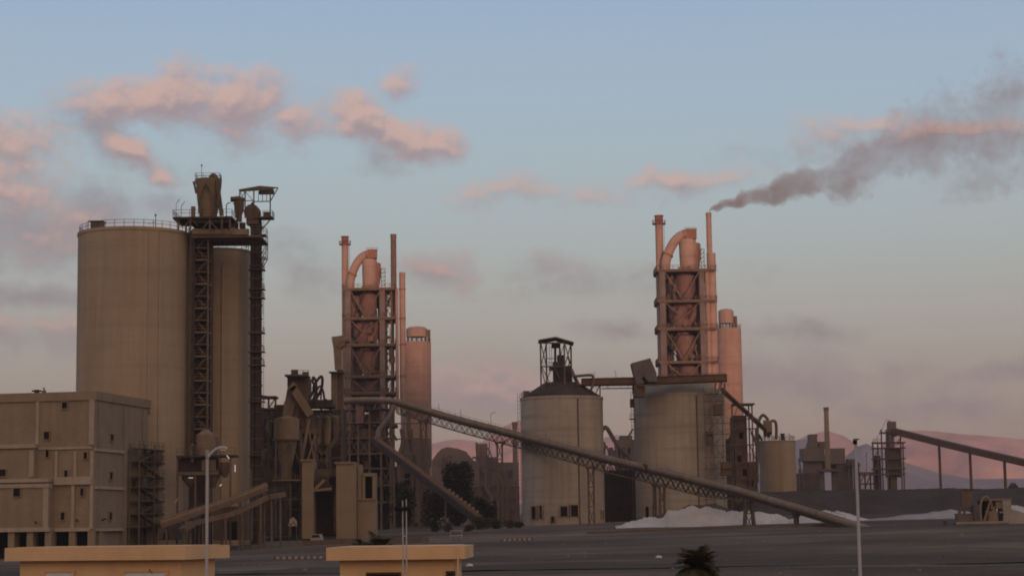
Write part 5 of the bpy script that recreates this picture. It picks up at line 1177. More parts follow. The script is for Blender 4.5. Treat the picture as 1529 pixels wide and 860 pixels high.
    b_ = MB(); b_.ladder((c2_.x - r2 - .4, Y2 - 1, z02), (c2_.x - r2 - .4, Y2 - 1, z12 + 1), .5, .8, .05); b_.box((c2_.x - r2 - .5, Y2 - 1, z12 - 5), (1.2, 1.5, .2)); b_.rail([(c2_.x - r2 - 1, Y2 - 1.6, z12 - 4.9), (c2_.x - r2 - .2, Y2 - 1.6, z12 - 4.9)], 1.1, .8, .05); b_.box((c2_.x - r2 - .4, Y2, z12 - 1.5), (.8, 1.5, 1.8)); T.part('ladder', b_, 'steel')
    for px, py, w_, h_ in ((968, 764, 5, 16), (978, 762, 6, 18)):
        p = W(px, py, Y2 - 8); dx = p.x - c2_.x; yy = Y2 - math.sqrt(r2 * r2 - dx * dx); b_ = MB(); b_.box((p.x, yy, zat(px, py, yy)), (w_ * .139, .5, h_ * .139), math.atan2(dx, Y2 - yy)); T.part('doorway', b_, 'dark')
    # bridge gallery between the silos
    Yb = Y - 3; T = Thing('conveyor_bridge', 'rusty level conveyor bridge running from the pointed silo across to the domed silo', 'conveyor', (W(930, 570, Yb).x, Yb, zat(930, 574, Yb)))
    b_ = MB(); z = zat(980, 569, Yb); xa, xb = W(868, 569, Yb).x, W(1085, 569, Yb).x
    Pq = [(xa, Yb, z), (W(985, 569, Yb).x, Yb, z + .15), (xb, Yb, zat(1085, 564, Yb))]
    for a, e in zip(Pq, Pq[1:]): b_.beam(a, e, 2.2, 1.15)
    T.part('casing', b_, 'rust'); b_ = MB()
    for a, e in zip(Pq, Pq[1:]): b_.beam(Vector(a) - ZV * .72, Vector(e) - ZV * .72, 2.4, .22); b_.beam(Vector(a) + ZV * .66, Vector(e) + ZV * .66, 2.5, .14)
    T.part('deck', b_, 'steel_dark')
    b_ = MB(); za = zat(900, 580, Yb); b_.box(((W(887, 0, Yb).x + W(946, 0, Yb).x) / 2, Yb, za), (W(946, 0, Yb).x - W(887, 0, Yb).x, 1.2, .15)); b_.rail([(W(887, 580, Yb).x, Yb - .6, za), (W(946, 580, Yb).x, Yb - .6, za)], .9, 2.5, .04)
    for px in (890, 896, 908, 938): col(b_, px, 572, 581, Yb - .6, .09)
    T.part('catwalk', b_, 'steel'); b_ = MB(); diag(b_, 896, 574, 890, 586, Yb, .25); diag(b_, 896, 574, 896, 590, Yb, .25); diag(b_, 1078, 570, 1070, 590, Yb, .25)
    for px in (945, 1068, 1082): diag(b_, px, 572, px, 588, Yb, .28)
    T.part('strut', b_, 'steel')
    for px, dz in ((887, 1.6), (920, 1.9)): b_ = MB(); a = W(px, 566, Yb); b_.cyl(a, a + Vector((.15 * (1 if px < 900 else -1), 0, dz)), .05, n=6); T.part('lamp_post', b_, 'steel')
    b_ = MB(); b_.rail([W(955, 564, Yb - 1), W(1082, 563, Yb - 1)], .9, 2, .045); T.part('railing', b_, 'steel')
    T = Thing('transfer_hood', 'tilted grey box shaped hood standing askew on the rim of the domed silo', 'transfer house', (W(960, 572, Yb - 2).x, Yb - 2, zat(960, 590, Yb - 2)))
    b_ = MB(); b_.prism([W(943, 542, Yb - 3), W(971, 534.5, Yb - 3), W(980, 556, Yb - 3), W(981, 570, Yb - 3), W(968, 570, Yb - 3), W(962, 562, Yb - 3), W(958, 564, Yb - 3), W(962, 572, Yb - 3), W(951, 574, Yb - 3)], (0, 5, 0)); T.part('hood', b_, 'tower')
    b_ = MB(); slab(b_, 947, 962, 574, 592, Yb - 2.5, 3.5); T.part('leg_casing', b_, 'dust_dark')
    b_ = MB()
    for px in (950, 963): col(b_, px, 574, 592, Yb - 3, .35)
    lev(b_, 947, 985, 575, Yb - 3, .3); T.part('frame', b_, 'steel')
middle_silos()

def right_group():
    # scaffolded stair + conveyors against the domed silo's right flank
    Y = 406; T = Thing('access_tower', 'hazy steel scaffold access tower built against the right flank of the domed silo', 'scaffold', (W(1065, 760, Y).x, Y, g(W(1065, 760, Y).x, Y)))
    for px in (1053, 1066, 1080, 1092):
        for dy in (0, 4): b_ = MB(); col(b_, px, 578 if px < 1085 else 625, 772, Y + dy, .16); T.part('post', b_, 'dust_dark')
    for py in (588, 599, 619, 632, 648, 665, 682, 699, 714, 730, 745):
        b_ = MB(); lev(b_, 1051, 1081 if py < 620 else 1093, py, Y + .8, .12, 1.3); b_.rail([W(1053, py, Y + .5), W(1080, py, Y + .5)], 1, 1.5, .03); T.part('platform', b_, 'dust_dark')
    b_ = MB()
    for i, (a, c) in enumerate(((588, 619), (619, 648), (648, 682), (682, 714), (714, 745))):
        diag(b_, 1053, a, 1080, c, Y, .14); diag(b_, 1080, a, 1053, c, Y + 4, .1); diag(b_, 1066, c, 1092, a + 20, Y, .1)
    T.part('bracing', b_, 'dust_dark')
    b_ = MB(); b_.box(W(1072, 612, Y + 1.5), (2, 1.5, 2.4)); b_.box(W(1060, 655, Y + 1.5), (1.6, 1.5, 3)); b_.box(W(1084, 700, Y + 1.5), (2.2, 1.5, 3)); T.part('cladding_panel', b_, 'dust_dark')
    # slim building block + frame
    Y = 424; T = Thing('transfer_tower', 'dark hazy transfer tower with a flat top frame, between the domed silo and the small round silo', 'factory building', (W(1108, 760, Y).x, Y, g(W(1108, 760, Y).x, Y)))
    b_ = MB(); slab(b_, 1098, 1117, 620, 780, Y, 7); slab(b_, 1084, 1098, 655, 780, Y + 2, 6); slab(b_, 1117.1, 1131, 690, 780, Y + 2, 6); T.part('wall', b_, 'dust_dark')
    for px in (1095, 1120, 1125, 1130): b_ = MB(); col(b_, px, 604 if px < 1126 else 640, 772, Y - 1, .28); T.part('post', b_, 'steel')
    b_ = MB(); lev(b_, 1093, 1125, 604, Y, .35, 5); 
    for py in (625, 640, 664, 690, 715): lev(b_, 1093, 1131, py, Y - 1, .25)
    diag(b_, 1120, 640, 1130, 664, Y - 1, .18); diag(b_, 1095, 625, 1103, 604, Y - 1, .15); diag(b_, 1120, 664, 1130, 690, Y - 1, .18); T.part('frame', b_, 'steel')
    for px, py in ((1107, 650), (1104, 685), (1112, 705), (1090, 700), (1124, 720)): b_ = MB(); slab(b_, px - 3, px + 3, py - 5, py + 5, Y - .06 if 1098 < px < 1117 else Y + 1.9, .05); T.part('opening', b_, 'dark')
    b_ = MB(); b_.path([W(1122, 645, Y - 2), W(1128, 660, Y - 2), W(1131, 675, Y - 2), W(1131, 720, Y - 2)], .3, 8); b_.path([W(1088, 660, Y), W(1094, 645, Y - 1), W(1098, 638, Y - 1)], .35, 8); T.part('pipe', b_, 'steel')
    a, e = W(1078, 581, 408), W(1142, 640, 436); T = Thing('inclined_pipe', 'long straight inclined pipe from the domed silo top down to the small round silo', 'pipe', e)
    b_ = MB(); b_.cyl(a, e, .42, n=10); b_.cyl(e, W(1143, 650, 438), .42, n=10); T.part('shell', b_, 'rust'); b_ = MB(); b_.cyl(a - ZV * .75, e - ZV * .75, .12, n=6)
    for k in range(1, 9): q = a + (e - a) * k / 9; b_.beam(q, q - ZV * .8, .15)
    T.part('support_rail', b_, 'steel')
    # small silo
    Y = 440; r = 27 * 440 / 2900
    T, c, z1, z0 = silo('silo', 'small round brown silo rising behind the dark coal bank, right of the domed silo', 1160, 657, Y, r, 'silo', lip=.25, n=64)
    b_ = MB(); b_.rail([(c.x + r * .97 * math.cos(t), Y + r * .97 * math.sin(t), z1) for t in [k * math.pi / 10 for k in range(20)]], 1, 1.4, .045, True); T.part('railing', b_, 'steel')
    S = Thing('small_filter', 'small filter box on legs with hooked pipes on the small round silo', 'dust filter', (W(1147, 655, Y).x, Y, z1))
    b_ = MB(); slab(b_, 1141.5, 1153, 627, 645, Y - 1, 2.2); S.part('body', b_, 'dust'); b_ = MB(); cc = W(1147.5, 645, Y); zb = zat(1147, 653, Y); b_.lathe((cc.x, cc.y), [(.25, zb), (.85, cc.z)], 10); S.part('hopper', b_, 'steel_dark')
    for px in (1142, 1152.5):
        for dy in (-.8, 1): b_ = MB(); col(b_, px, 645, 657, Y + dy, .16); S.part('leg', b_, 'steel')
    b_ = MB(); b_.path([W(1132, 690, Y - 3), W(1131.5, 660, Y - 2), W(1131, 640, Y - 1), W(1134, 626, Y), W(1139, 619.5, Y), W(1144, 623, Y), W(1147, 627, Y)], .34, 9); b_.path([W(1152, 628, Y), W(1157, 629, Y), W(1159, 637, Y), W(1159, 656, Y)], .34, 9); b_.path([W(1133, 648, Y - 1), W(1138, 658, Y - 1)], .25, 8); S.part('hooked_pipe', b_, 'steel')
    b_ = MB(); c3 = W(1168.5, 655, Y); b_.cyl((c3.x, Y, z1), (c3.x, Y, z1 + 1.4), .42, n=12); b_.cyl((c3.x, Y, z1 + 1.4), (c3.x, Y, z1 + 1.65), .6, n=12); single('roof_vent', b_, 'steel_dark', 'stubby capped vent on the small round silo roof', 'vent pipe')
    b_ = MB(); c3 = W(1178, 653, Y); b_.cyl((c3.x + .5, Y, z1), (c3.x + .5, Y, z1 + 1.0), .05, n=6); b_.beam((c3.x + .5, Y, z1 + 1.0), (c3.x - .2, Y, z1 + 1.7), .12); single('deck_lamp', b_, 'steel', 'short slanted lamp on the right rim of the small round silo', 'lamp')
right_group()

# between the pointed and domed silos: far building, slanted pipes, dark netting
def between():
    Y = 640; T = Thing('far_kiln_house', 'hazy pinkish building glimpsed in the gap between the pointed and domed silos', 'factory building', (W(925, 700, Y).x, Y, g(34, Y)))
    b_ = MB(); slab(b_, 921, 948, 656, 780, Y, 12); slab(b_, 926, 944, 650, 656, Y + 2, 8); T.part('wall', b_, 'far_block'); b_ = MB()
    for px in (923, 930, 938): slab(b_, px, px + 3, 668, 690, Y - .1, .05)
    T.part('window', b_, 'dark'); b_ = MB(); diag(b_, 937, 654, 945, 640, Y - 3, .6); b_.cyl(W(912, 690, Y), W(912, 668, Y), .8, n=10); b_.cyl(W(916, 690, Y), W(916, 672, Y), .7, n=10); T.part('duct', b_, 'far_dark')
    Y = 452; T = Thing('pipe_bend', 'bent hooked pipe with slanting struts right behind the pointed silo', 'pipes', (W(915, 700, Y).x, Y, g(22, Y)))
    b_ = MB(); b_.path([W(897, 647, Y), W(901, 639, Y), W(906, 639, Y), W(913, 650, Y), W(925, 668, Y), W(950, 692, Y)], .5, 9); T.part('pipe', b_, 'steel'); b_ = MB(); diag(b_, 898, 655, 915, 685, Y, .3); diag(b_, 904, 684, 898, 655, Y, .25); diag(b_, 906, 665, 912, 694, Y, .25); diag(b_, 903, 660, 903, 760, Y, .4); diag(b_, 928, 672, 928, 760, Y, .4); T.part('strut', b_, 'steel')
    Y = 430; T = Thing('dark_screen_wall', 'dark netting wall on posts closing the gap between the pointed and domed silos', 'wall', (W(925, 780, Y).x, Y, g(22, Y)))
    b_ = MB(); slab(b_, 897, 955, 702, 790, Y, .3); T.part('netting', b_, 'coal')
    b_ = MB()
    for px in (900, 912, 924, 936, 948): col(b_, px, 698, 790, Y - .3, .3)
    for py in (712, 735, 758): lev(b_, 898, 952, py, Y - .3, .18)
    T.part('post', b_, 'steel_dark')
between()

# ================================================================== coal bank and heaps
def mound(name, label, cat, xs_px, ys_top, Y, dY, m, amp=.35, seed=0, kind=None, n=190, rows=30, flat=.0, back_drop=True):
    vs = []; fs = []
    for j in range(rows):
        t = j / (rows - 1)
        for i in range(n):
            px = xs_px[0] + (xs_px[-1] - xs_px[0]) * i / (n - 1); yy = Y - dY / 2 + dY * t; x = W(px, 760, Y).x
            crest = zat(px, interp(px, xs_px, ys_top), Y); gr = g(x, yy) - .3; h = max(0, crest - g(x, Y) + .3)
            a = abs(t - .5) * 2; a = max(0, (a - flat) / (1 - flat)); prof = max(0, 1 - a) if a > .12 else 1 - a * a / .24 - .06 + .0
            prof = max(0, min(1, prof)); q = Vector((x * .12, yy * .12, seed)); q2 = Vector((x * .45, yy * .45, seed + 4))
            z = gr + h * prof + amp * min(1, prof * 3) * (.7 * mnoise.noise(q) + .6 * mnoise.noise(q2) + .4 * mnoise.noise(q2 * 2.3) + .25 * mnoise.noise(q2 * 5)) * min(1, h)
            vs.append(Vector((x, yy, z)))
    for j in range(rows - 1):
        for i in range(n - 1): fs.append((j * n + i, j * n + i + 1, (j + 1) * n + i + 1, (j + 1) * n + i))
    b_ = MB(); b_.v = vs; b_.f = fs
    o = single(name, b_, m, label, cat, None, kind)
    return o
mound('coal_heap', 'long dark flat topped coal bank stretching to the right edge behind the white heaps', 'coal heap', [1085, 1110, 1135, 1180, 1240, 1290, 1340, 1400, 1470, 1529, 1600, 1750], [770, 745, 733, 731, 729.5, 728, 729, 727, 727.5, 726, 727, 728], 424, 44, M['coal'], .28, 1, None, 200, 30, .2)
mound('coal_heap', 'low dark coal spill at the foot of the domed silo, left of the highest white heap', 'coal heap', [930, 950, 975, 1000, 1030, 1070, 1110], [786, 772, 771, 764, 752, 750, 768], 384, 18, M['coal'], .3, 6)
mound('gypsum_heap', 'highest bright white heap under the gallery, in front of the domed silo', 'heap', [918, 940, 965, 980, 990, 997, 1018, 1028, 1045, 1062, 1080, 1120, 1160, 1190, 1215], [786, 779, 774, 770, 770, 760, 757, 755, 757, 758, 763, 764, 768, 779, 786], 352, 12, M['white_heap'], .7, 12)
mound('gypsum_heap', 'small white heap behind the lower end of the gallery, near the right lamp post', 'heap', [1150, 1185, 1215, 1232, 1250, 1265, 1285, 1320, 1350], [780, 772, 765, 762, 763, 766, 773, 778, 783], 352, 12, M['white_heap'], .5, 15)
mound('gypsum_heap', 'long low pale grey heap between the right lamp post and the crusher', 'heap', [1260, 1300, 1330, 1360, 1390, 1420, 1450], [781, 775, 771.5, 767, 763, 760, 765], 346, 16, M['grey_heap'], .35, 21)
mound('gypsum_heap', 'white heap spilling at the right edge behind the crusher', 'heap', [1470, 1495, 1512, 1525, 1545, 1570, 1620], [768, 752, 752, 757, 763, 770, 782], 330, 14, M['white_heap'], .4, 27)
# ================================================================== far plant on the right
def far_right():
    Y = 700
    T = Thing('far_crusher_house', 'far hazy plant house with a stepped top and hopper, left of the distant chimney', 'factory building', (W(1215, 730, Y).x, Y, g(112, Y)))
    b_ = MB(); slab(b_, 1199, 1231, 669, 688, Y, 9); slab(b_, 1203, 1228, 688, 730, Y + 2, 6); slab(b_, 1240, 1262, 669, 692, Y + 1, 8); T.part('wall', b_, 'far_block')
    b_ = MB(); b_.prism([W(1209.5, 648, Y), W(1221, 648, Y), W(1220, 655, Y), W(1222, 668.8, Y), W(1206, 668.8, Y), W(1210, 658, Y)], (0, 7, 0)); slab(b_, 1222, 1234, 659, 668.8, Y + 2, 5); T.part('roof_housing', b_, 'far_block')
    b_ = MB(); slab(b_, 1190, 1232, 706, 760, Y + .5, 9); slab(b_, 1250, 1274, 690, 760, Y + 1.5, 8); slab(b_, 1228, 1262, 680, 704, Y + 4, 6); T.part('lower_house', b_, 'far_dark')
    b_ = MB()
    for px in (1194, 1200, 1268, 1276, 1283): col(b_, px, 690 if px > 1250 else 700, 760, Y - 1, .5)
    slab(b_, 1266, 1280, 685, 690, Y, 4); lev(b_, 1262, 1284, 694, Y, .4, 4); diag(b_, 1193, 684, 1196, 706, Y, .5); T.part('steelwork', b_, 'far_dark')
    S = Thing('chimney', 'distant round chimney with a darker rim standing on a dark table frame, far right', 'chimney', (W(1236.5, 700, Y - 6).x, Y - 6, g(112, Y)))
    c = S.base; zt, zb = zat(1236, 608, Y - 6), zat(1236, 701, Y - 6)
    b_ = MB(); b_.lathe((c.x, c.y), [(1.0, zb), (.82, zt - 1.2)], 20); S.part('shaft', b_, 'dust'); b_ = MB(); b_.lathe((c.x, c.y), [(.95, zt - 1.2), (.95, zt), (.7, zt)], 20); S.part('rim', b_, 'far_dark')
    b_ = MB(); b_.box((c.x, c.y, zb - .25), (7.5, 5, .9)); 
    for sx in (-2.4, 2.0): b_.box((c.x + sx, c.y, (zb + c.z) / 2), (1.6, 2, zb - c.z - .8))
    b_.beam((c.x + 3, c.y, zb - .7), (c.x + 1.4, c.y, zb - 6), .6); b_.beam((c.x - 3.2, c.y, zb - .7), (c.x - 1.5, c.y, zb - 6), .6); S.part('table_frame', b_, 'far_dark')
    # tower with inclined belt
    Yt = 650; T = Thing('screening_tower', 'far open steel tower with a rounded cap at the upper end of the long inclined belt', 'tower', (W(1328, 740, Yt).x, Yt, g(126, Yt)))
    for px, pt in ((1304.5, 659), (1312, 659), (1317.5, 641), (1325, 641), (1346, 652), (1349.5, 660)):
        for dy in (0, 5): b_ = MB(); col(b_, px, pt, 745, Yt + dy, .42); T.part('post', b_, 'far_dark')
    b_ = MB(); slab(b_, 1326, 1347, 669, 712, Yt + 1, 5); slab(b_, 1330, 1340, 712, 745, Yt + 1.5, 4); slab(b_, 1305, 1316, 680, 745, Yt + 5.2, .3); T.part('cladding', b_, 'far_dark')
    c = W(1329.5, 645, Yt + 1); b_ = MB(); r = 1.15; b_.lathe((c.x, c.y), [(r, zat(1329, 668, Yt)), (r, zat(1329, 632, Yt)), (r * .8, zat(1329, 629, Yt)), (.2, zat(1329, 628, Yt))], 16); b_.box((c.x + 1.1, c.y, c.z + 1), (1.6, 1.6, 5)); T.part('head', b_, 'far_block')
    b_ = MB()
    for py in (646, 661, 669, 685, 700, 708): lev(b_, 1303 if py > 655 else 1315, 1350 if py > 655 else 1332, py, Yt + 2.5, .4, 5.4)
    diag(b_, 1305, 708, 1312, 685, Yt, .25); diag(b_, 1305, 685, 1312, 669, Yt, .25); diag(b_, 1325, 669, 1346, 661, Yt, .25); diag(b_, 1346, 652, 1339, 661, Yt, .25); T.part('floor', b_, 'far_dark')
    b_ = MB(); b_.rail([W(1304, 660, Yt), W(1316, 660, Yt)], 1.1, 1.5, .07); b_.path([W(1316, 645, Yt), W(1318, 638, Yt), W(1322, 629, Yt), W(1325, 626, Yt), W(1328, 629, Yt)], .07, 6); b_.path([W(1305, 660, Yt), W(1309, 655, Yt), W(1315, 641, Yt)], .07, 6); b_.cyl(W(1293.5, 707, Yt), W(1293.5, 675, Yt), .1, n=6); T.part('railing', b_, 'far_dark')
    b_ = MB(); lev(b_, 1282, 1304, 706, Yt, .6, 4); lev(b_, 1282, 1304, 709, Yt, .3, 4)
    for px in (1284, 1292, 1300): col(b_, px, 706, 745, Yt, .45)
    diag(b_, 1282, 725, 1290, 709, Yt, .3); diag(b_, 1292, 727, 1300, 709, Yt, .3); lev(b_, 1282, 1304, 722, Yt, .4, 4); T.part('side_frame', b_, 'rust')
    P = [W(1334, 643, Yt), W(1400, 659.5, 628), W(1460, 674, 608), W(1530, 690, 585), W(1640, 716, 552)]
    T = Thing('inclined_conveyor', 'long rusty inclined belt conveyor on thin legs dropping towards the right edge', 'conveyor', (P[2].x, P[2].y, g(140, 610)))
    b_ = MB()
    for a, e in zip(P, P[1:]): b_.beam(a, e, 2.0, 1.5)
    T.part('casing', b_, 'rust'); b_ = MB()
    for a, e in zip(P, P[1:]): b_.beam(a - ZV * 1.0, e - ZV * 1.0, 1.6, .3); b_.beam(a + ZV * .85, e + ZV * .85, 2.2, .15)
    T.part('deck', b_, 'far_dark')
    for px, Yl in ((1402, 627), (1448, 612), (1499.5, 595), (1580, 570)):
        py = 643 + (px - 1334) * .2415; a = W(px, py, Yl); b_ = MB()
        for dy in (-.6, .6): b_.beam((a.x, a.y + dy, g(a.x, a.y)), (a.x, a.y + dy, a.z - .8), .5)
        T.part('leg', b_, 'rust')
    b_ = MB(); c = W(1513, 727, 470); b_.lathe((c.x, c.y), [(1.4, zat(1513, 731, 470) - 3), (1.3, c.z), (.5, c.z + 1)], 10); single('rubble_pile', b_, 'coal', 'small dark lump standing on the crest of the coal bank near the right edge', 'rubble')
far_right()

# crusher / pump set at the right edge
def crusher():
    Y = 300; x0 = W(1425, 785, Y).x; T = Thing('mobile_crusher', 'dusty pale mobile crusher with a hooped pipe and hopper, parked at the right edge of the yard', 'machine', (W(1475, 783, Y).x, Y, g(73, Y)))
    b_ = MB(); slab(b_, 1468, 1511, 744, 747, Y, 4); slab(b_, 1487, 1497, 747, 759, Y + .3, 3); T.part('top_deck', b_, 'dust'); 
    b_ = MB(); slab(b_, 1497, 1510, 747, 760, Y, 3.4); b_.prism([W(1498, 760, Y), W(1512, 760, Y), W(1531, 766, Y), W(1545, 770, Y), W(1545, 780, Y), W(1498, 780, Y)], (0, 3.4, 0)); T.part('hopper', b_, 'grey_heap')
    b_ = MB(); slab(b_, 1476, 1490, 762, 777, Y - .5, 2); b_.cyl(W(1483, 762, Y), W(1483, 756, Y), .25, n=10); b_.box(W(1494, 764.5, Y), (.5, .8, .3)); T.part('engine_cover', b_, 'dust')
    b_ = MB(); b_.path([W(1465, 777, Y - .8), W(1464, 762, Y - .8), W(1465, 750, Y - .8), W(1469, 743, Y - .8), W(1474, 742, Y - .8), W(1478, 748, Y - .8), W(1476, 757, Y - .8), W(1473, 766, Y - .8), W(1470, 777, Y - .8)], .19, 9); b_.path([W(1479, 745, Y - .6), W(1481, 754, Y - .6), W(1480, 760, Y - .6)], .14, 8); T.part('hooped_pipe', b_, 'dust')
    b_ = MB(); slab(b_, 1464, 1487, 747.2, 776, Y + 1.8, 1.5); T.part('intake_mouth', b_, 'dark')
    b_ = MB(); slab(b_, 1455, 1464, 753, 776, Y + .5, 2.5); slab(b_, 1430, 1455, 766, 778, Y + 1, 2); slab(b_, 1431, 1435, 757, 766, Y + 1, .5); slab(b_, 1439, 1442, 760, 766, Y + 1, .5); T.part('side_box', b_, 'tower')
    b_ = MB(); slab(b_, 1436, 1452, 731, 757, Y + 2, 2.0); T.part('control_cabin', b_, 'dust_dark'); b_ = MB(); lev(b_, 1435, 1453, 731, Y + 3, .15, 2.2); T.part('cabin_roof', b_, 'steel_dark')
    b_ = MB(); a, e = W(1427, 782, Y - 1.4), W(1506, 780, Y - 1.4); b_.cyl(a, e, .28, n=12); T.part('long_pipe', b_, 'dust')
    b_ = MB(); zz = zat(1470, 782, Y); b_.box(((W(1428, 780, Y).x + W(1508, 780, Y).x) / 2, Y + .8, zz + .02), (8, 2.6, .5)); T.part('chassis', b_, 'steel_dark')
    for px in (1434, 1446, 1486, 1500): b_ = MB(); c = W(px, 784, Y - .3); b_.cyl((c.x, Y - .6, c.z - .02), (c.x, Y - .2, c.z - .02), .42, n=16); b_.cyl((c.x, Y + 1.9, c.z - .02), (c.x, Y + 2.3, c.z - .02), .42, n=16); T.part('wheel', b_, 'rubber')
    b_ = MB(); slab(b_, 1507, 1560, 779, 787, Y - 2, 2); single('concrete_block', b_, 'grey_heap', 'pale low concrete block on the ground at the right edge below the crusher hopper', 'block')
    b_ = MB(); b_.cyl(W(1411, 787, Y), W(1411.5, 777, Y), .1, n=6); b_.box(W(1411, 779, Y), (.5, .2, .4)); single('marker_post', b_, 'steel_dark', 'small dark marker post at the left end of the crusher', 'post')
crusher()

# ================================================================== background between first tower and pointed silo
def far_centre():
    Y = 660
    T = Thing('vaulted_store', 'hazy vaulted grey store with slab sides, behind the round dark tree', 'warehouse', (W(678, 740, Y).x, Y, g(-20, Y)))
    b_ = MB(); b_.prism([W(643, 690, Y), W(652, 677, Y), (W(659, 670, Y)), W(668, 667, Y), W(684, 669.5, Y), W(696, 674, Y), W(707, 687, Y), W(707, 770, Y), W(643, 770, Y)], (0, 16, 0)); T.part('shell', b_, 'far_block')
    b_ = MB(); slab(b_, 660, 668, 683, 730, Y - .4, .2); slab(b_, 671, 675, 680, 684, Y - .1, .05); T.part('opening', b_, 'far_dark'); b_ = MB()
    for px in (652, 676, 690): col(b_, px, 684, 770, Y - .6, .5)
    T.part('buttress', b_, 'far_block'); b_ = MB(); b_.prism([W(640, 710, Y - 6), W(647, 692, Y - 6), W(660, 700, Y - 6), W(664, 740, Y - 6), W(640, 745, Y - 6)], (0, 5, 0)); T.part('annexe', b_, 'far_block')
    T = Thing('far_mill_tower', 'hazy purplish stepped mill tower right of the vaulted store', 'factory building', (W(722, 740, Y).x, Y, g(-9, Y)))
    b_ = MB(); slab(b_, 711, 728, 662, 770, Y, 9); slab(b_, 707, 716, 688, 770, Y - 1, 5); slab(b_, 728, 742, 682, 770, Y + 1, 8); slab(b_, 742, 775, 690, 770, Y + 2, 8); T.part('wall', b_, 'tower')
    b_ = MB(); slab(b_, 710, 713, 660, 672, Y - .2, .15); slab(b_, 717, 720, 664, 684, Y - .2, .15); slab(b_, 718, 726, 694, 700, Y - .2, .15); slab(b_, 734, 742, 689, 702, Y + .8, .15); slab(b_, 748, 752, 700, 716, Y + 1.8, .15); slab(b_, 760, 765, 700, 712, Y + 1.8, .15); T.part('opening', b_, 'far_dark')
    b_ = MB(); lev(b_, 705, 716, 683, Y - 2, .6, 2); diag(b_, 728, 668, 738, 690, Y - 1, .4); diag(b_, 731, 660, 729, 690, Y - 1, .3); diag(b_, 733, 672, 724, 690, Y - 1, .3); b_.path([W(720, 700, Y - 1), W(726, 712, Y - 1), W(722, 730, Y - 1)], .7, 8); col(b_, 743, 690, 770, Y - 1, .6); col(b_, 757, 690, 770, Y - 1, .6); T.part('pipework', b_, 'far_dark')
    S = Thing('chimney', 'hazy distant chimney with a flared dark top, just left of the pointed silo', 'chimney', (W(769.5, 700, Y - 10).x, Y - 10, g(0, Y)))
    c = S.base; zt, zb = zat(769, 630, Y - 10), c.z; b_ = MB(); b_.lathe((c.x, c.y), [(1.0, zb), (.72, zt - 2)], 16); S.part('shaft', b_, 'tower'); b_ = MB(); b_.lathe((c.x, c.y), [(.75, zt - 2.4), (1.0, zt), (.75, zt)], 16); S.part('rim', b_, 'far_dark')
    Y = 520; T = Thing('low_plant_house', 'long dim low plant house with pipes, behind the trees left of the pointed silo', 'factory building', (W(750, 780, Y).x, Y, g(-3, Y)))
    b_ = MB(); slab(b_, 700, 776, 726, 795, Y, 9); slab(b_, 738, 752, 708, 795, Y + 1, 6); T.part('wall', b_, 'concrete_dark'); b_ = MB()
    for px in (705, 716, 731, 744, 758, 771): col(b_, px, 716, 795, Y - 1, .4)
    for py in (722, 742, 760): lev(b_, 702, 775, py, Y - 1, .3)
    b_.path([W(725, 700, Y - 1), W(726, 730, Y - 1), W(734, 745, Y - 1), W(734, 780, Y - 1)], .5, 8); T.part('frame', b_, 'far_dark')
far_centre()

# ================================================================== vegetation
def leaf_cloud(c, rx, ry, rz, n, size, seed, lumps=16):
    rnd = random.Random(seed); b_ = MB(); L_ = []
    for k in range(lumps):
        a = rnd.uniform(0, 6.283); e = rnd.uniform(-1, 1); rr = rnd.uniform(.1, .62)
        L_.append((Vector((math.cos(a) * rr * rx, math.sin(a) * rr * ry, e * .6 * rz)), rnd.uniform(.36, .55)))
    for k in range(n):
        lc, lr = rnd.choice(L_); d = Vector((rnd.gauss(0, 1), rnd.gauss(0, 1), rnd.gauss(0, 1))); d.normalize(); q = rnd.uniform(.55, 1.05) ** .6
        p = c + lc + Vector((d.x * rx * lr * q, d.y * ry * lr * q, d.z * rz * lr * q))
        a = Vector((rnd.uniform(-1, 1), rnd.uniform(-1, 1), rnd.uniform(-.6, .6))).normalized(); b2 = a.cross(Vector((rnd.uniform(-1, 1), rnd.uniform(-1, 1), rnd.uniform(-1, 1)))).normalized(); s = size * rnd.uniform(.5, 1.3)
        b_.add([p - a * s, p - b2 * s * .5, p + a * s, p + b2 * s * .5], [(0, 1, 2, 3)])
    return b_
def tree(name, label, px, pt, pb, wpx, Y, n, seed, m='leaf', group=None, cat='tree', trunk=True):
    k = Y / 2900; x = W(px, pb, Y).x; zg_ = g(x, Y) - .1; zt = zat(px, pt, Y); h = zt - zg_; T = Thing(name, label, cat, (x, Y, zg_), group)
    rx = wpx * k / 2; cz = zg_ + h * (.52 if trunk else .45)
    T.part('crown', leaf_cloud(Vector((x, Y, cz)), rx, rx, h * (.52 if trunk else .55), n, max(.16, rx * .085), seed), m)
    b_ = MB(); rnd = random.Random(seed); b_.path([(x, Y, zg_), (x + .1, Y, zg_ + h * .3), (x - .1, Y, zg_ + h * .55)], max(.06, rx * .06), 8, 3)
    for i in range(6):
        a = i * 1.05 + rnd.uniform(-.3, .3); b_.path([(x, Y, zg_ + h * .3), (x + math.cos(a) * rx * .3, Y + math.sin(a) * rx * .3, zg_ + h * .5), (x + math.cos(a) * rx * .55, Y + math.sin(a) * rx * .55, zg_ + h * .7)], max(.03, rx * .025), 6, 3)
    T.part('trunk', b_, 'trunk')
tree('round_tree', 'large rounded dark green tree in front of the vaulted store', 686, 693, 775, 56, 470, 7500, 3)
tree('broad_tree', 'low dark broad tree in the shade below the kiln building, left of the steep dark belt', 600, 722, 792, 50, 425, 3000, 5)
tree('broad_tree', 'murky bushy tree under the steep dark belt, right of the trestle legs', 650, 728, 790, 48, 420, 3000, 6)
tree('broad_tree', 'dark low tree at the foot of the far mill tower, right of the round tree', 722, 742, 785, 50, 440, 2600, 7)
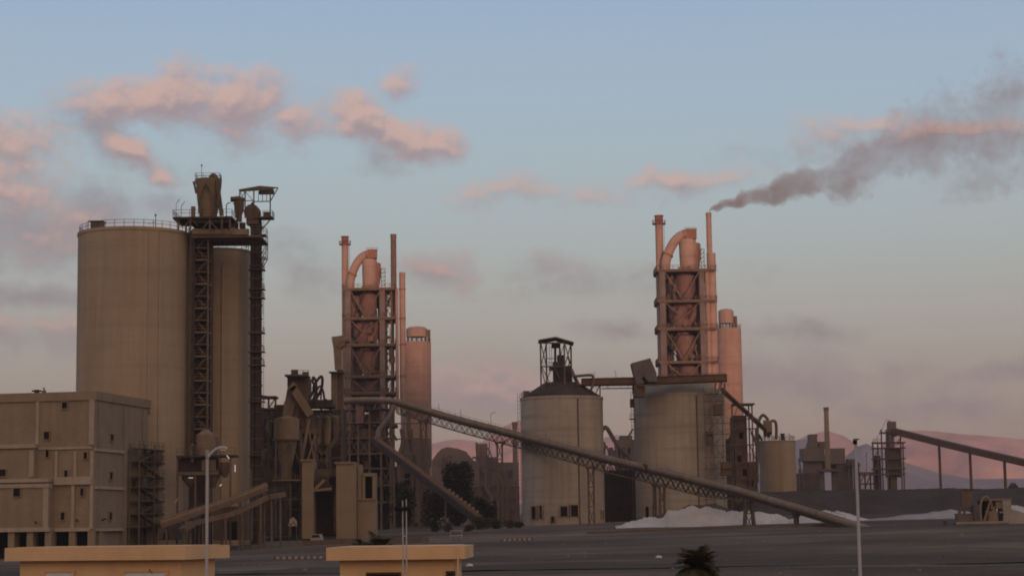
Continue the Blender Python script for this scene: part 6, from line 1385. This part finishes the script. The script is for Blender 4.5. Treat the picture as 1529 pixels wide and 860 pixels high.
sh = [(650, 776, 24, 372), (668, 780, 20, 368), (715, 774, 26, 380), (728, 770, 30, 384), (742, 775, 22, 378), (760, 776, 26, 382), (775, 778, 20, 380), (700, 781, 18, 366), (1000, 777, 14, 372)]
lbs = ['grey green bush below the steep belt, leftmost of the foot bushes', 'small bush left of the pale rack at the foot of the steep belt', 'wide bush at the lower end of the steep dark belt', 'tallest bush beyond the lower end of the steep dark belt', 'bush midway between the steep belt end and the pointed silo', 'bush just left of the pointed silo base', 'small bush touching the left foot of the pointed silo', 'tiny bush right of the pale rack in the yard', 'tiny bush at the left foot of the highest white heap']
for i, ((px, pt, wp, Y), lb) in enumerate(zip(sh, lbs)): tree('bush', lb, px, pt, 792, wp, Y, 700, 30 + i, 'leaf_dry' if i % 2 else 'leaf', 'bushes along the plant edge', 'bush', False)

def palm(label, px, pt, wpx, Y, n, seed, trunk_h=None):
    k = Y / 2900; x = W(px, pt, Y).x; zt = zat(px, pt, Y); R_ = wpx * k / 2; zc = zt - R_ * .95; zg_ = g(x, Y) - .1
    T = Thing('palm_tree', label, 'palm tree', (x, Y, zg_)); rnd = random.Random(seed)
    b_ = MB(); b_.path([(x, Y, zg_), (x + .03, Y, (zg_ + zc) / 2), (x, Y, zc + .1)], R_ * .13, 10, 4); T.part('trunk', b_, 'trunk')
    b_ = MB()
    for i in range(n):
        a = 6.283 * i / n * 2.4 + rnd.uniform(-.2, .2); up = rnd.uniform(-.25, 1.3); ln = R_ * rnd.uniform(.7, 1.08); d = Vector((math.cos(a) * math.cos(up), math.sin(a) * math.cos(up), math.sin(up)))
        pts = []; p = Vector((x, Y, zc)); v = d.copy()
        for s_ in range(10):
            pts.append(p.copy()); p = p + v * (ln / 9); v = (v + Vector((0, 0, -.13))).normalized()
        for j in range(1, 10):
            q0, q1 = pts[j - 1], pts[j]; t = (q1 - q0).normalized(); sd_ = t.cross(Vector((0, 0, 1))); sd_ = sd_.normalized() if sd_.length > .05 else Vector((1, 0, 0)); w_ = R_ * .40 * math.sin(math.pi * (j / 10.5)) ** .7
            b_.beam(q0, q1, R_ * .022)
            for sg in (-1, 1):
                for q in (q0, (q0 + q1) / 2):
                    e = q + (sd_ * sg + t * .8 + Vector((0, 0, rnd.uniform(-.35, .05)))).normalized() * w_
                    b_.add([q, q + t * R_ * .075, e], [(0, 1, 2)])
    T.part('crown', b_, 'palm')
palm('stubby young palm tree with a full rounded crown at the bottom, left of the right lamp post', 1041, 811, 78, 92, 95, 4)
palm('dark green palm crown peeking above the shorter tan hut roof', 566, 792, 66, 74, 46, 8)
palm('darker stubby palm behind the shorter tan hut, left of the greener palm crown', 539, 793, 38, 78, 20, 9)

# ================================================================== tan huts in the foreground
def hut(label, corner, left, right, pt, Y, fasc, r1, wins, side=None):
    Oz = W(corner, pt, Y); A = W(left, pt, Y * r1); A.z = Oz.z; dl = (A - Oz); Ll = dl.length; dl = dl / Ll
    dr = Vector((-dl.y, dl.x, 0)) 
    if dr.y < 0: dr = -dr
    # depth from the right pixel
    n_ = ray(right, pt); s_ = n_.x / n_.y; t = (s_ * Oz.y - Oz.x) / (dr.x - s_ * dr.y); t = max(2.6, min(6.0, t))
    zt = Oz.z; fh = fasc * Y / 2900; zg_ = g(Oz.x, Y) - .1; ov = .35
    T = Thing('hut', label, 'hut', (Oz.x, Oz.y, zg_))
    def Q(a, b2, z): return Vector((Oz.x, Oz.y, 0)) + dl * a + dr * b2 + ZV * z
    def blk(mb, a0, a1, b0, b1, z0, z1): return mb.hexa([Q(a0, b0, z0), Q(a1, b0, z0), Q(a1, b1, z0), Q(a0, b1, z0), Q(a0, b0, z1), Q(a1, b0, z1), Q(a1, b1, z1), Q(a0, b1, z1)])
    b_ = MB(); blk(b_, ov, Ll - ov, ov, t - ov, zg_, zt - fh); T.part('wall', b_, 'tan')
    b_ = MB(); blk(b_, 0, Ll, 0, t, zt - fh, zt); T.part('roof', b_, 'tan_trim')
    b_ = MB(); zr = zt + .02; blk(b_, .25, Ll - .25, .25, t - .25, zt + .003, zt + .015); T.part('roof_screed', b_, 'tan')
    fpt = Q(0, ov, 0); nf = Vector((dl.y, -dl.x, 0))
    for (p0, p1, y0, kind) in wins:
        a = [(WP(px, y0, fpt, nf) - fpt).dot(dl) for px in (p0, p1)]; a.sort(); zw = WP((p0 + p1) / 2, y0, fpt, nf).z; zb = zw - 1.0
        b_ = MB(); blk(b_, a[0], a[1], ov - .03, ov - .004, zb, zw); w_ = T.part('window', b_, 'white' if kind == 'white' else 'glass')
        b_ = MB(); f = .06
        for q in ((a[0] - f, a[0], zb - f, zw + f), (a[1], a[1] + f, zb - f, zw + f), (a[0], a[1], zw, zw + f), (a[0], a[1], zb - f, zb)): blk(b_, q[0], q[1], ov - .07, ov - .004, q[2], q[3])
        T.part('frame', b_, 'brown' if kind == 'brown' else 'tan_trim', w_)
    return T, Q, t, zt, fh, Ll
H1, Q1, t1, zt1, fh1, L1 = hut('longer tan flat roofed hut at the bottom left, with pale shutters under the eaves', 277, 7, 343, 814.7, 60, 20, 1.035, [(69, 110, 853.5, 'white'), (188, 249, 853.5, 'white')])
b_ = MB(); b_.cyl(Q1(1.4, .25, zt1 - fh1 - .3), Q1(1.32, .34, zt1 - fh1 - .42), .02, n=6); H1.part('drain_spout', b_, 'steel_dark')
H2, Q2, t2_, zt2_, fh2, L2 = hut('shorter tan flat roofed hut at the bottom centre with a drainpipe near its right corner', 694, 487, 707, 814.5, 56, 19, 1.003, [(550, 596, 857, 'brown'), (669, 677, 855, 'brown')])
b_ = MB(); b_.cyl(Q2(.2, -.03, zt2_ - .04), Q2(.2, -.03, zt2_ - 3), .022, n=8); H2.part('drainpipe', b_, 'tan')
b_ = MB(); p = W(687, 856, 57.5); b_.box(Q2(.62, .33, zt2_ - fh2 - .9), (.16, .05, .8)); H2.part('vent_slot', b_, 'brown')

# ================================================================== poles
def lamp_post(label, Y, p0, p1, r, arm):
    x = W(p1[0], p1[1], Y).x; zt = zat(p1[0], p1[1], Y); zg_ = g(x, Y) - .1; T = Thing('street_lamp', label, 'street lamp', (x, Y, zg_)); b_ = MB()
    if arm:
        b_.path([(x, Y, zg_), (x, Y, zt - .5), (x, Y, zt - .25), (x + .1, Y, zt - .09), (x + .24, Y, zt + .02), (x + .36, Y, zt + .06)], r, 12, 4); T.part('pole', b_, 'pole')
        b_ = MB(); b_.path([(x + .32, Y, zt + .055), (x + .38, Y, zt + .06), (x + .48, Y, zt + .055), (x + .55, Y, zt + .02)], .055, 12, 3, ry=.05); T.part('lamp_head', b_, 'pole')
        b_ = MB(); b_.box((x + .44, Y, zt + .0), (.16, .08, .03)); T.part('lens', b_, 'white')
    else:
        b_.cyl((x, Y, zg_), (x, Y, zt), r * 1.15, r * .75, n=14); T.part('pole', b_, 'pole')
        b_ = MB(); b_.box((x - .02, Y, zt + .03), (.15, .13, .16)); b_.box((x + .03, Y - .02, zt + .14), (.22, .14, .04)); b_.cyl((x - .04, Y - .12, zt - .01), (x - .02, Y, zt + .03), .06, n=10); T.part('lamp_head', b_, 'black')
lamp_post('grey street lamp with a curved arm over the left tan hut', 54, (308, 860), (309.5, 672), .042, True)
lamp_post('straight tapering grey lamp post with a boxy dark head on the right side of the yard', 76, (1284, 860), (1277.5, 661), .068, False)
T = Thing('twin_mast', 'pair of thin upright masts with a row of dark lamps near the top, in front of the shorter tan hut', 'mast', (W(604, 860, 53).x, 53, g(-3, 53)))
for px, pt in ((601.5, 747), (607, 745)):
    x = W(px, 800, 53).x; b_ = MB(); b_.cyl((x, 53, T.base.z), (x, 53, zat(px, pt, 53)), .021, .016, n=8); T.part('pole', b_, 'pole')
b_ = MB(); lev(b_, 590, 614, 761, 52.95, .03); T.part('crossbar', b_, 'black')
for px in (591.5, 598, 604.5, 611):
    c = W(px, 758.5, 52.95); b_ = MB(); b_.lathe((c.x, c.y), [(.02, c.z - .06), (.06, c.z - .04), (.052, c.z + .03), (.02, c.z + .07)], 10); T.part('lamp', b_, 'black')
b_ = MB()
for py in (800, 830): lev(b_, 601, 607.5, py, 52.98, .025)
T.part('tie_bar', b_, 'pole')

# ================================================================== yard odds and ends
def kerb(label, pxa, pya, pxb, pyb, Y, n):
    xa, xb = W(pxa, pya, Y).x, W(pxb, pyb, Y).x; x = (xa + xb) / 2; T = Thing('painted_kerb', label, 'kerb', (x, Y, gz(x, Y)))
    d, e = MB(), MB()
    for i in range(n):
        a, c = xa + (xb - xa) * i / n, xa + (xb - xa) * (i + 1) / n; (d if i % 2 else e).box(((a + c) / 2, Y, gz((a + c) / 2, Y) + .12), (c - a - .01, .35, .34))
    T.part('white_block', d, 'concrete_light'); T.part('dark_block', e, 'concrete_dark')
kerb('black and white painted kerb across the yard between the two tan huts', 408, 833, 486, 832, 236, 17)
kerb('short black and white painted kerb in front of the pointed silo, at the far edge of the yard', 748, 799, 796, 798, 300, 13)
c = W(681, 795, 318); T = Thing('flat_rack', 'small pale metal rack standing at the far yard edge below the steep belt', 'rack', (c.x, 318, gz(c.x, 318)))
b_ = MB(); z = T.base.z; b_.box((c.x, 318, z + .55), (2.1, 1.0, .14)); T.part('lower_shelf', b_, 'car'); b_ = MB(); b_.box((c.x + .05, 318, z + 1.35), (1.9, 1.0, .12)); T.part('upper_shelf', b_, 'car')
for sx in (-.9, .9):
    for sy in (-.4, .4): b_ = MB(); b_.beam((c.x + sx, 318 + sy, z), (c.x + sx, 318 + sy, z + 1.35), .09); T.part('leg', b_, 'car')
x0 = W(900, 790, 318).x; b_ = MB()
for i in range(9):
    a = x0 + (W(1300, 785, 318).x - x0) * i / 9 * .99; a = x0 + i * 4.8; b_.box((a, 323, gz(a, 323) + .1), (4.78, 1.0, .5))
single('edge_bank', b_, 'concrete_dark', 'low brown earth kerb along the far yard edge in front of the white heaps', 'kerb')
rnd = random.Random(21)
b_ = MB()
for i in range(110):
    Y = rnd.uniform(120, 315); px = rnd.uniform(330, 1529); x = W(px, 800, Y).x; s = rnd.uniform(.04, .13) * (1.8 if rnd.random() < .06 else 1); z = gz(x, Y)
    c = Vector((x, Y, z + s * .3)); b_.hexa([c + Vector((sx * s * rnd.uniform(.6, 1.2), sy * s * rnd.uniform(.6, 1.2), sz * s * rnd.uniform(.4, .8))) for sz in (-1, 1) for sx, sy in ((-1, -1), (1, -1), (1, 1), (-1, 1))])
single('scattered_stones', b_, 'concrete', 'loose pale stones scattered over the bare yard', 'stones', kind='stuff')
for px, py, Yb, lb in ((478, 858, 112, 'small pale litter lump on the yard, between the huts'), (700, 823, 190, 'thin pale scrap lying on the yard right of the shorter hut'), (983, 809, 210, 'pale scrap lying on the yard above the stubby palm')):
    c = W(px, py, Yb); b_ = MB(); z = gz(c.x, Yb) + .05
    b_.prism([(c.x - .35, Yb, z), (c.x + .4, Yb + .05, z), (c.x + .3, Yb + .1, z + .18), (c.x - .1, Yb, z + .26)], (0, .4, 0)); single('litter', b_, 'white', lb, 'litter')

# ================================================================== smoke
def plume(name, label, pts, Y0, dYs, strength, colr, noise_scale, seed):
    """pts: (px, py, half width px, density); a leaning tube of real smoke"""
    P = [W(px, py, Y0 + dy) for (px, py, _, _), dy in zip(pts, dYs)]; rad = [hw * p.y / 2900 for (_, _, hw, _), p in zip(pts, P)]
    base = P[0]; n = 20; vs = []; fs = []; rnd = random.Random(seed)
    sub = 6; PP = []; RR = []
    for i in range(len(P) - 1):
        for k in range(sub): t = k / sub; PP.append(P[i].lerp(P[i + 1], t)); RR.append(rad[i] * (1 - t) + rad[i + 1] * t)
    PP.append(P[-1]); RR.append(rad[-1]); N = len(PP)
    for i in range(N):
        d = (PP[min(N - 1, i + 1)] - PP[max(0, i - 1)]).normalized(); a = Vector((0, 1, 0)) - d * d.y; a.normalize(); b2 = d.cross(a)
        for k in range(n):
            t = 6.28318 * k / n; vs.append(PP[i] + (a * math.cos(t) + b2 * math.sin(t)) * RR[i] * (1.25 if i else .9) - base)
    for i in range(N - 1):
        for k in range(n): fs.append((i * n + k, i * n + (k + 1) % n, (i + 1) * n + (k + 1) % n, (i + 1) * n + k))
    fs += [tuple(range(n - 1, -1, -1)), tuple(range((N - 1) * n, N * n))]
    m = bpy.data.materials.new(name); m.use_nodes = True; nt = m.node_tree; nt.nodes.remove(nt.nodes['Principled BSDF']); L = nt.links.new
    def M_(op, a, b_=None, c=None):
        q = nd(nt, 'ShaderNodeMath', operation=op)
        for i, v in enumerate((a, b_, c)):
            if v is None: continue
            if isinstance(v, (int, float)): q.inputs[i].default_value = v
            else: L(v, q.inputs[i])
        return q.outputs[0]
    tc = nd(nt, 'ShaderNodeTexCoord'); sp = nd(nt, 'ShaderNodeSeparateXYZ'); L(tc.outputs['Object'], sp.inputs[0]); xmax = (P[-1] - base).x
    u = M_('DIVIDE', sp.outputs[0], xmax)
    def curve(vals, lo, hi):
        fc = nd(nt, 'ShaderNodeFloatCurve'); c = fc.mapping.curves[0]; xs_ = [max(0, min(1, (p - base).x / xmax)) for p in P]
        while len(c.points) < len(xs_): c.points.new(.5, .5)
        for pt, a, v in zip(c.points, xs_, vals): pt.location = (a, (v - lo) / (hi - lo)); pt.handle_type = 'AUTO'
        fc.mapping.update(); L(u, fc.inputs['Value']); return M_('MULTIPLY_ADD', fc.outputs[0], hi - lo, lo)
    zs = [(p - base).z for p in P]; ys_ = [(p - base).y for p in P]; zc = curve(zs, min(zs) - .01, max(zs) + .01); yc = curve(ys_, min(ys_) - .01, max(ys_) + .01); rc = curve(rad, 0, max(rad)); dn = curve([p[3] for p in pts], 0, 1)
    # drifting billows push the axis about
    def no(scale, det, st=(1, 1, 1)):
        mp = nd(nt, 'ShaderNodeMapping'); mp.inputs['Scale'].default_value = st; mp.inputs['Location'].default_value = (seed, 0, 0); L(tc.outputs['Object'], mp.inputs[0]); q = nd(nt, 'ShaderNodeTexNoise'); q.inputs['Scale'].default_value = scale; q.inputs['Detail'].default_value = det; q.inputs['Roughness'].default_value = .55; L(mp.outputs[0], q.inputs['Vector']); return q.outputs['Fac']
    n1 = no(noise_scale, 5); n2 = no(noise_scale * .28, 3)
    dz = M_('SUBTRACT', sp.outputs[2], zc); dyy = M_('SUBTRACT', sp.outputs[1], yc)
    dist = M_('DIVIDE', M_('SQRT', M_('ADD', M_('MULTIPLY', dz, dz), M_('MULTIPLY', dyy, dyy))), M_('MAXIMUM', rc, .05))
    grow = M_('MULTIPLY_ADD', u, 1.5, 1.15)
    f = M_('ADD', M_('SUBTRACT', .78, dist), M_('MULTIPLY', grow, M_('ADD', M_('MULTIPLY', M_('SUBTRACT', n1, .5), 1.9), M_('MULTIPLY', M_('SUBTRACT', n2, .5), 2.6))))
    mr = nd(nt, 'ShaderNodeMapRange', interpolation_type='SMOOTHSTEP'); mr.inputs['From Min'].default_value = 0; mr.inputs['From Max'].default_value = .38; L(f, mr.inputs['Value'])
    den = M_('MULTIPLY', M_('MULTIPLY', mr.outputs['Result'], dn), strength)
    pv = nd(nt, 'ShaderNodeVolumePrincipled'); pv.inputs['Color'].default_value = (*colr, 1); L(den, pv.inputs['Density']); L(pv.outputs[0], nt.nodes['Material Output'].inputs['Volume'])
    try: m.cycles.volume_step_rate = 1.0
    except Exception: pass
    b_ = MB(); b_.v = [v + base for v in vs]; b_.f = fs
    return single(name, b_, m, label, 'smoke', kind='stuff', base=base)
plume('smoke', 'dark mauve smoke plume drifting up to the right from the thin salmon stack',
      [(1058.5, 317, 4.6, 1), (1063, 311, 8, 1), (1075, 305.5, 11.5, .72), (1100, 299, 14, .50), (1150, 288, 20, .27), (1200, 277, 28, .15), (1250, 266, 38, .085), (1300, 251, 50, .05), (1360, 232, 70, .031), (1430, 210, 86, .025), (1500, 186, 98, .023), (1600, 156, 110, .021)],
      555, [0, 0, 0, 0, 2, 4, 6, 10, 14, 20, 26, 34], .80, (.70, .55, .50), .26, 3)
plume('smoke', 'faint thin grey wisp above the thick capped stack of the tower on the right',
      [(984.5, 321, 5, .5), (987, 308, 8, .3), (997, 294, 13, .16), (1015, 284, 17, .1), (1045, 277, 20, .06)], 556, [0, 0, 1, 2, 3], .16, (.5, .46, .47), .2, 9)

# ------------------------------------------------------------------ render settings
sc = scene; sc.render.engine = 'CYCLES'
sc.view_settings.view_transform = 'Standard'; sc.view_settings.look = 'None'; sc.view_settings.exposure = 0.0; sc.view_settings.gamma = 1.0; sc.view_settings.use_curve_mapping = False
c = sc.cycles; c.max_bounces = 5; c.diffuse_bounces = 3; c.glossy_bounces = 2; c.transparent_max_bounces = 8; c.volume_bounces = 1
c.use_denoising = True
try: c.pixel_filter_type = 'BLACKMAN_HARRIS'; c.filter_width = 1.9
except Exception: pass
try: c.denoiser = 'OPENIMAGEDENOISE'; c.denoising_input_passes = 'RGB_ALBEDO_NORMAL'
except Exception: pass
c.volume_max_steps = 256; c.volume_step_rate = 1.0
sc.render.resolution_x, sc.render.resolution_y = 1024, 575

# ------------------------------------------------------------------ labels that single each thing out
for n_, l_ in {
    'mill_building': 'big raw concrete mill building with small dark window holes and a stilted ground floor',
    'steel_stairs': 'open steel stairs and landings climbing the side face of the mill building',
    'roof_hatch_house': 'small dark hatch cabin on the rim of the biggest silo, above the mill building roof',
    'stair_tower': 'tall open steel stair tower in the gap between the biggest and the narrower brown silo',
    'bucket_elevator': 'tall dark twin shaft bucket elevator running up beside the narrower brown silo',
    'filter_vessel': 'bulky brown filter vessel with a narrowing bottom and an antenna, above the biggest silo',
    'vent_stack': 'stubby upright vent pipe between the deck lamps and the bulky filter vessel',
    'small_filter': 'small filter vessel with a wide cap between the bulky filter vessel and the elevator head',
    'deck_lamp': 'taller deck lamp with a slanted head, at the outer end of the silo top deck',
    'deck_lamp.001': 'shorter bent deck lamp on the silo top deck, nearer the vent pipe',
    'loading_gantry': 'dark flat roofed loading gantry at the foot of the two tall brown silos',
    'tube_lamp': 'short level lit tube lamp just under the loading gantry roof',
    'tube_lamp.001': 'upright lit tube lamp at the end of the loading gantry roof',
    'tube_lamp.002': 'slanted lit tube lamp closest to the curved street lamp head',
    'belt_conveyor': 'longer hooded belt conveyor sloping up below the loading gantry',
    'round_hopper': 'round brown hopper with a conical bottom on a steel frame, below the sloping ducts',
    'narrow_tank': 'narrow pale tank under the looping pipes, the one nearer the round hopper',
    'narrow_tank.001': 'narrow pale tank under the looping pipes, the one against the tall square duct',
    'pipe_cluster': 'cluster of dark looping pipes on a deck between mill house and square duct',
    'square_duct_tower': 'tall narrow square duct with a flared bent top, beside the older pink preheater tower',
    'small_canopy': 'small flat roofed canopy on thin posts between the bucket elevator and the mill house',
    'concrete_block_house.001': 'low concrete block with a framed doorway on top, against the tall plain block',
    'concrete_block_house.002': 'slim tall concrete pier block between the round hopper and the dark machine housing',
    'white_board': 'small white house shaped board on legs near the parked car',
    'steel_post': 'thin steel post beside the sloping belts at the foot of the narrower brown silo',
    'preheater_tower': 'older pink preheater tower with stacked cyclones in a frame, without smoke',
    'stack': 'thick capped round stack on the corner of the older pink tower without smoke',
    'riser_pipe': 'fat vertical pipe between the older pink tower and its pink silo',
    'thin_stack': 'thin dark stack rising behind the older pink tower without smoke',
    'silo.002': 'pink round silo with a raised cap, hugging the older tower without smoke',
    'stack.001': 'thick capped round stack on the corner of the smoking tower, thin wisp above it',
    'riser_pipe.001': 'fat vertical pipe down the flank of the smoking tower, before the salmon silo',
    'thin_stack.001': 'thin salmon stack giving off the dark smoke plume',
    'silo.003': 'salmon round silo with a raised cap, behind the flank of the smoking tower',
    'conveyor_gallery': 'very long covered conveyor gallery on trestles sloping down to the white heaps',
    'belt_conveyor.002': 'dark steep belt conveyor without rails, dropping in front of the trees',
    'pipe_rack': 'tall dim steel pipe rack below the gallery head, before the older pink tower',
    'access_tower': 'hazy steel scaffold access tower built against the flank of the domed silo',
    'transfer_tower': 'dark hazy transfer tower with a flat top frame, beside the small round silo',
    'silo.006': 'small round brown silo with rooftop pipes, rising behind the dark coal bank',
    'deck_lamp.002': 'short slanted lamp on the rim of the small round silo',
    'pipe_bend': 'bent hooked pipe with slanting struts close behind the pointed silo',
    'coal_heap': 'long dark flat topped coal bank behind the white heaps and the crusher',
    'coal_heap.001': 'low dark coal spill at the foot of the domed silo beside the highest white heap',
    'gypsum_heap.001': 'small white heap behind the lowest end of the long gallery, by the straight lamp post',
    'gypsum_heap.002': 'long low pale grey heap between the straight lamp post and the crusher',
    'gypsum_heap.003': 'white heap spilling out behind the hopper of the mobile crusher',
    'far_crusher_house': 'far hazy plant house with a stepped top and hopper, around the distant chimney',
    'chimney': 'distant round chimney with a darker rim standing on a dark table frame',
    'inclined_conveyor': 'long rusty inclined belt conveyor on thin legs, running down from the far steel tower',
    'rubble_pile': 'small dark lump on the crest of the coal bank, above the crusher hopper',
    'mobile_crusher': 'dusty pale mobile crusher with a hooped pipe and hopper, before the coal bank',
    'concrete_block': 'pale low concrete block on the ground below the crusher hopper',
    'marker_post': 'small dark marker post at the low end of the crusher chassis',
    'far_mill_tower': 'hazy purplish stepped mill tower between the vaulted store and the flared chimney',
    'chimney.001': 'hazy distant chimney with a flared dark top, close beside the pointed silo',
    'low_plant_house': 'long dim low plant house behind the trees, reaching to the pointed silo',
    'broad_tree': 'low dark broad tree in the shade below the kiln building',
    'broad_tree.001': 'murky bushy tree under the steep dark belt, beside the large round tree',
    'broad_tree.002': 'dark low tree at the foot of the far mill tower',
    'bush': 'grey green bush under the steep dark belt, farthest from the pointed silo',
    'bush.001': 'small bush under the steep dark belt, close behind the pale rack',
    'bush.005': 'bush close beside the base of the pointed silo, not touching it',
    'bush.006': 'small bush touching the foot of the pointed silo',
    'bush.007': 'tiny bush between the pale rack and the end of the steep dark belt',
    'bush.008': 'tiny bush at the foot of the highest white heap',
    'palm_tree': 'stubby young palm with a full round crown alone on the near side of the yard',
    'palm_tree.002': 'darker smaller palm crown behind the shorter tan hut, beside the greener palm crown',
    'hut': 'longer tan flat roofed hut with pale shutters, in front of the mill building',
    'hut.001': 'shorter tan flat roofed hut with a drainpipe, behind the pair of thin masts',
    'street_lamp': 'grey street lamp with a curved arm rising in front of the longer tan hut',
    'street_lamp.001': 'straight tapering grey lamp post with a boxy dark head, out in the yard',
    'twin_mast': 'pair of thin masts with a row of dark lamps, before the shorter tan hut',
    'painted_kerb.001': 'short black and white painted kerb before the pointed silo, across the yard',
    'litter.001': 'thin pale scrap on the yard beyond the shorter tan hut',
    'smoke': 'dark mauve smoke plume drifting up and away from the thin salmon stack',
    'smoke.001': 'faint thin grey wisp above the thick capped stack of the smoking tower',
    'screening_tower': 'far open steel tower with a rounded cap, top end of the rusty inclined belt',
    'silo_base_house': 'low dark wall block at the foot of the biggest silo, under the belts',
    'tube_lamp.002': 'slanted lit tube lamp nearest to the curved street lamp head',
}.items():
    if n_ in bpy.data.objects: bpy.data.objects[n_]['label'] = l_
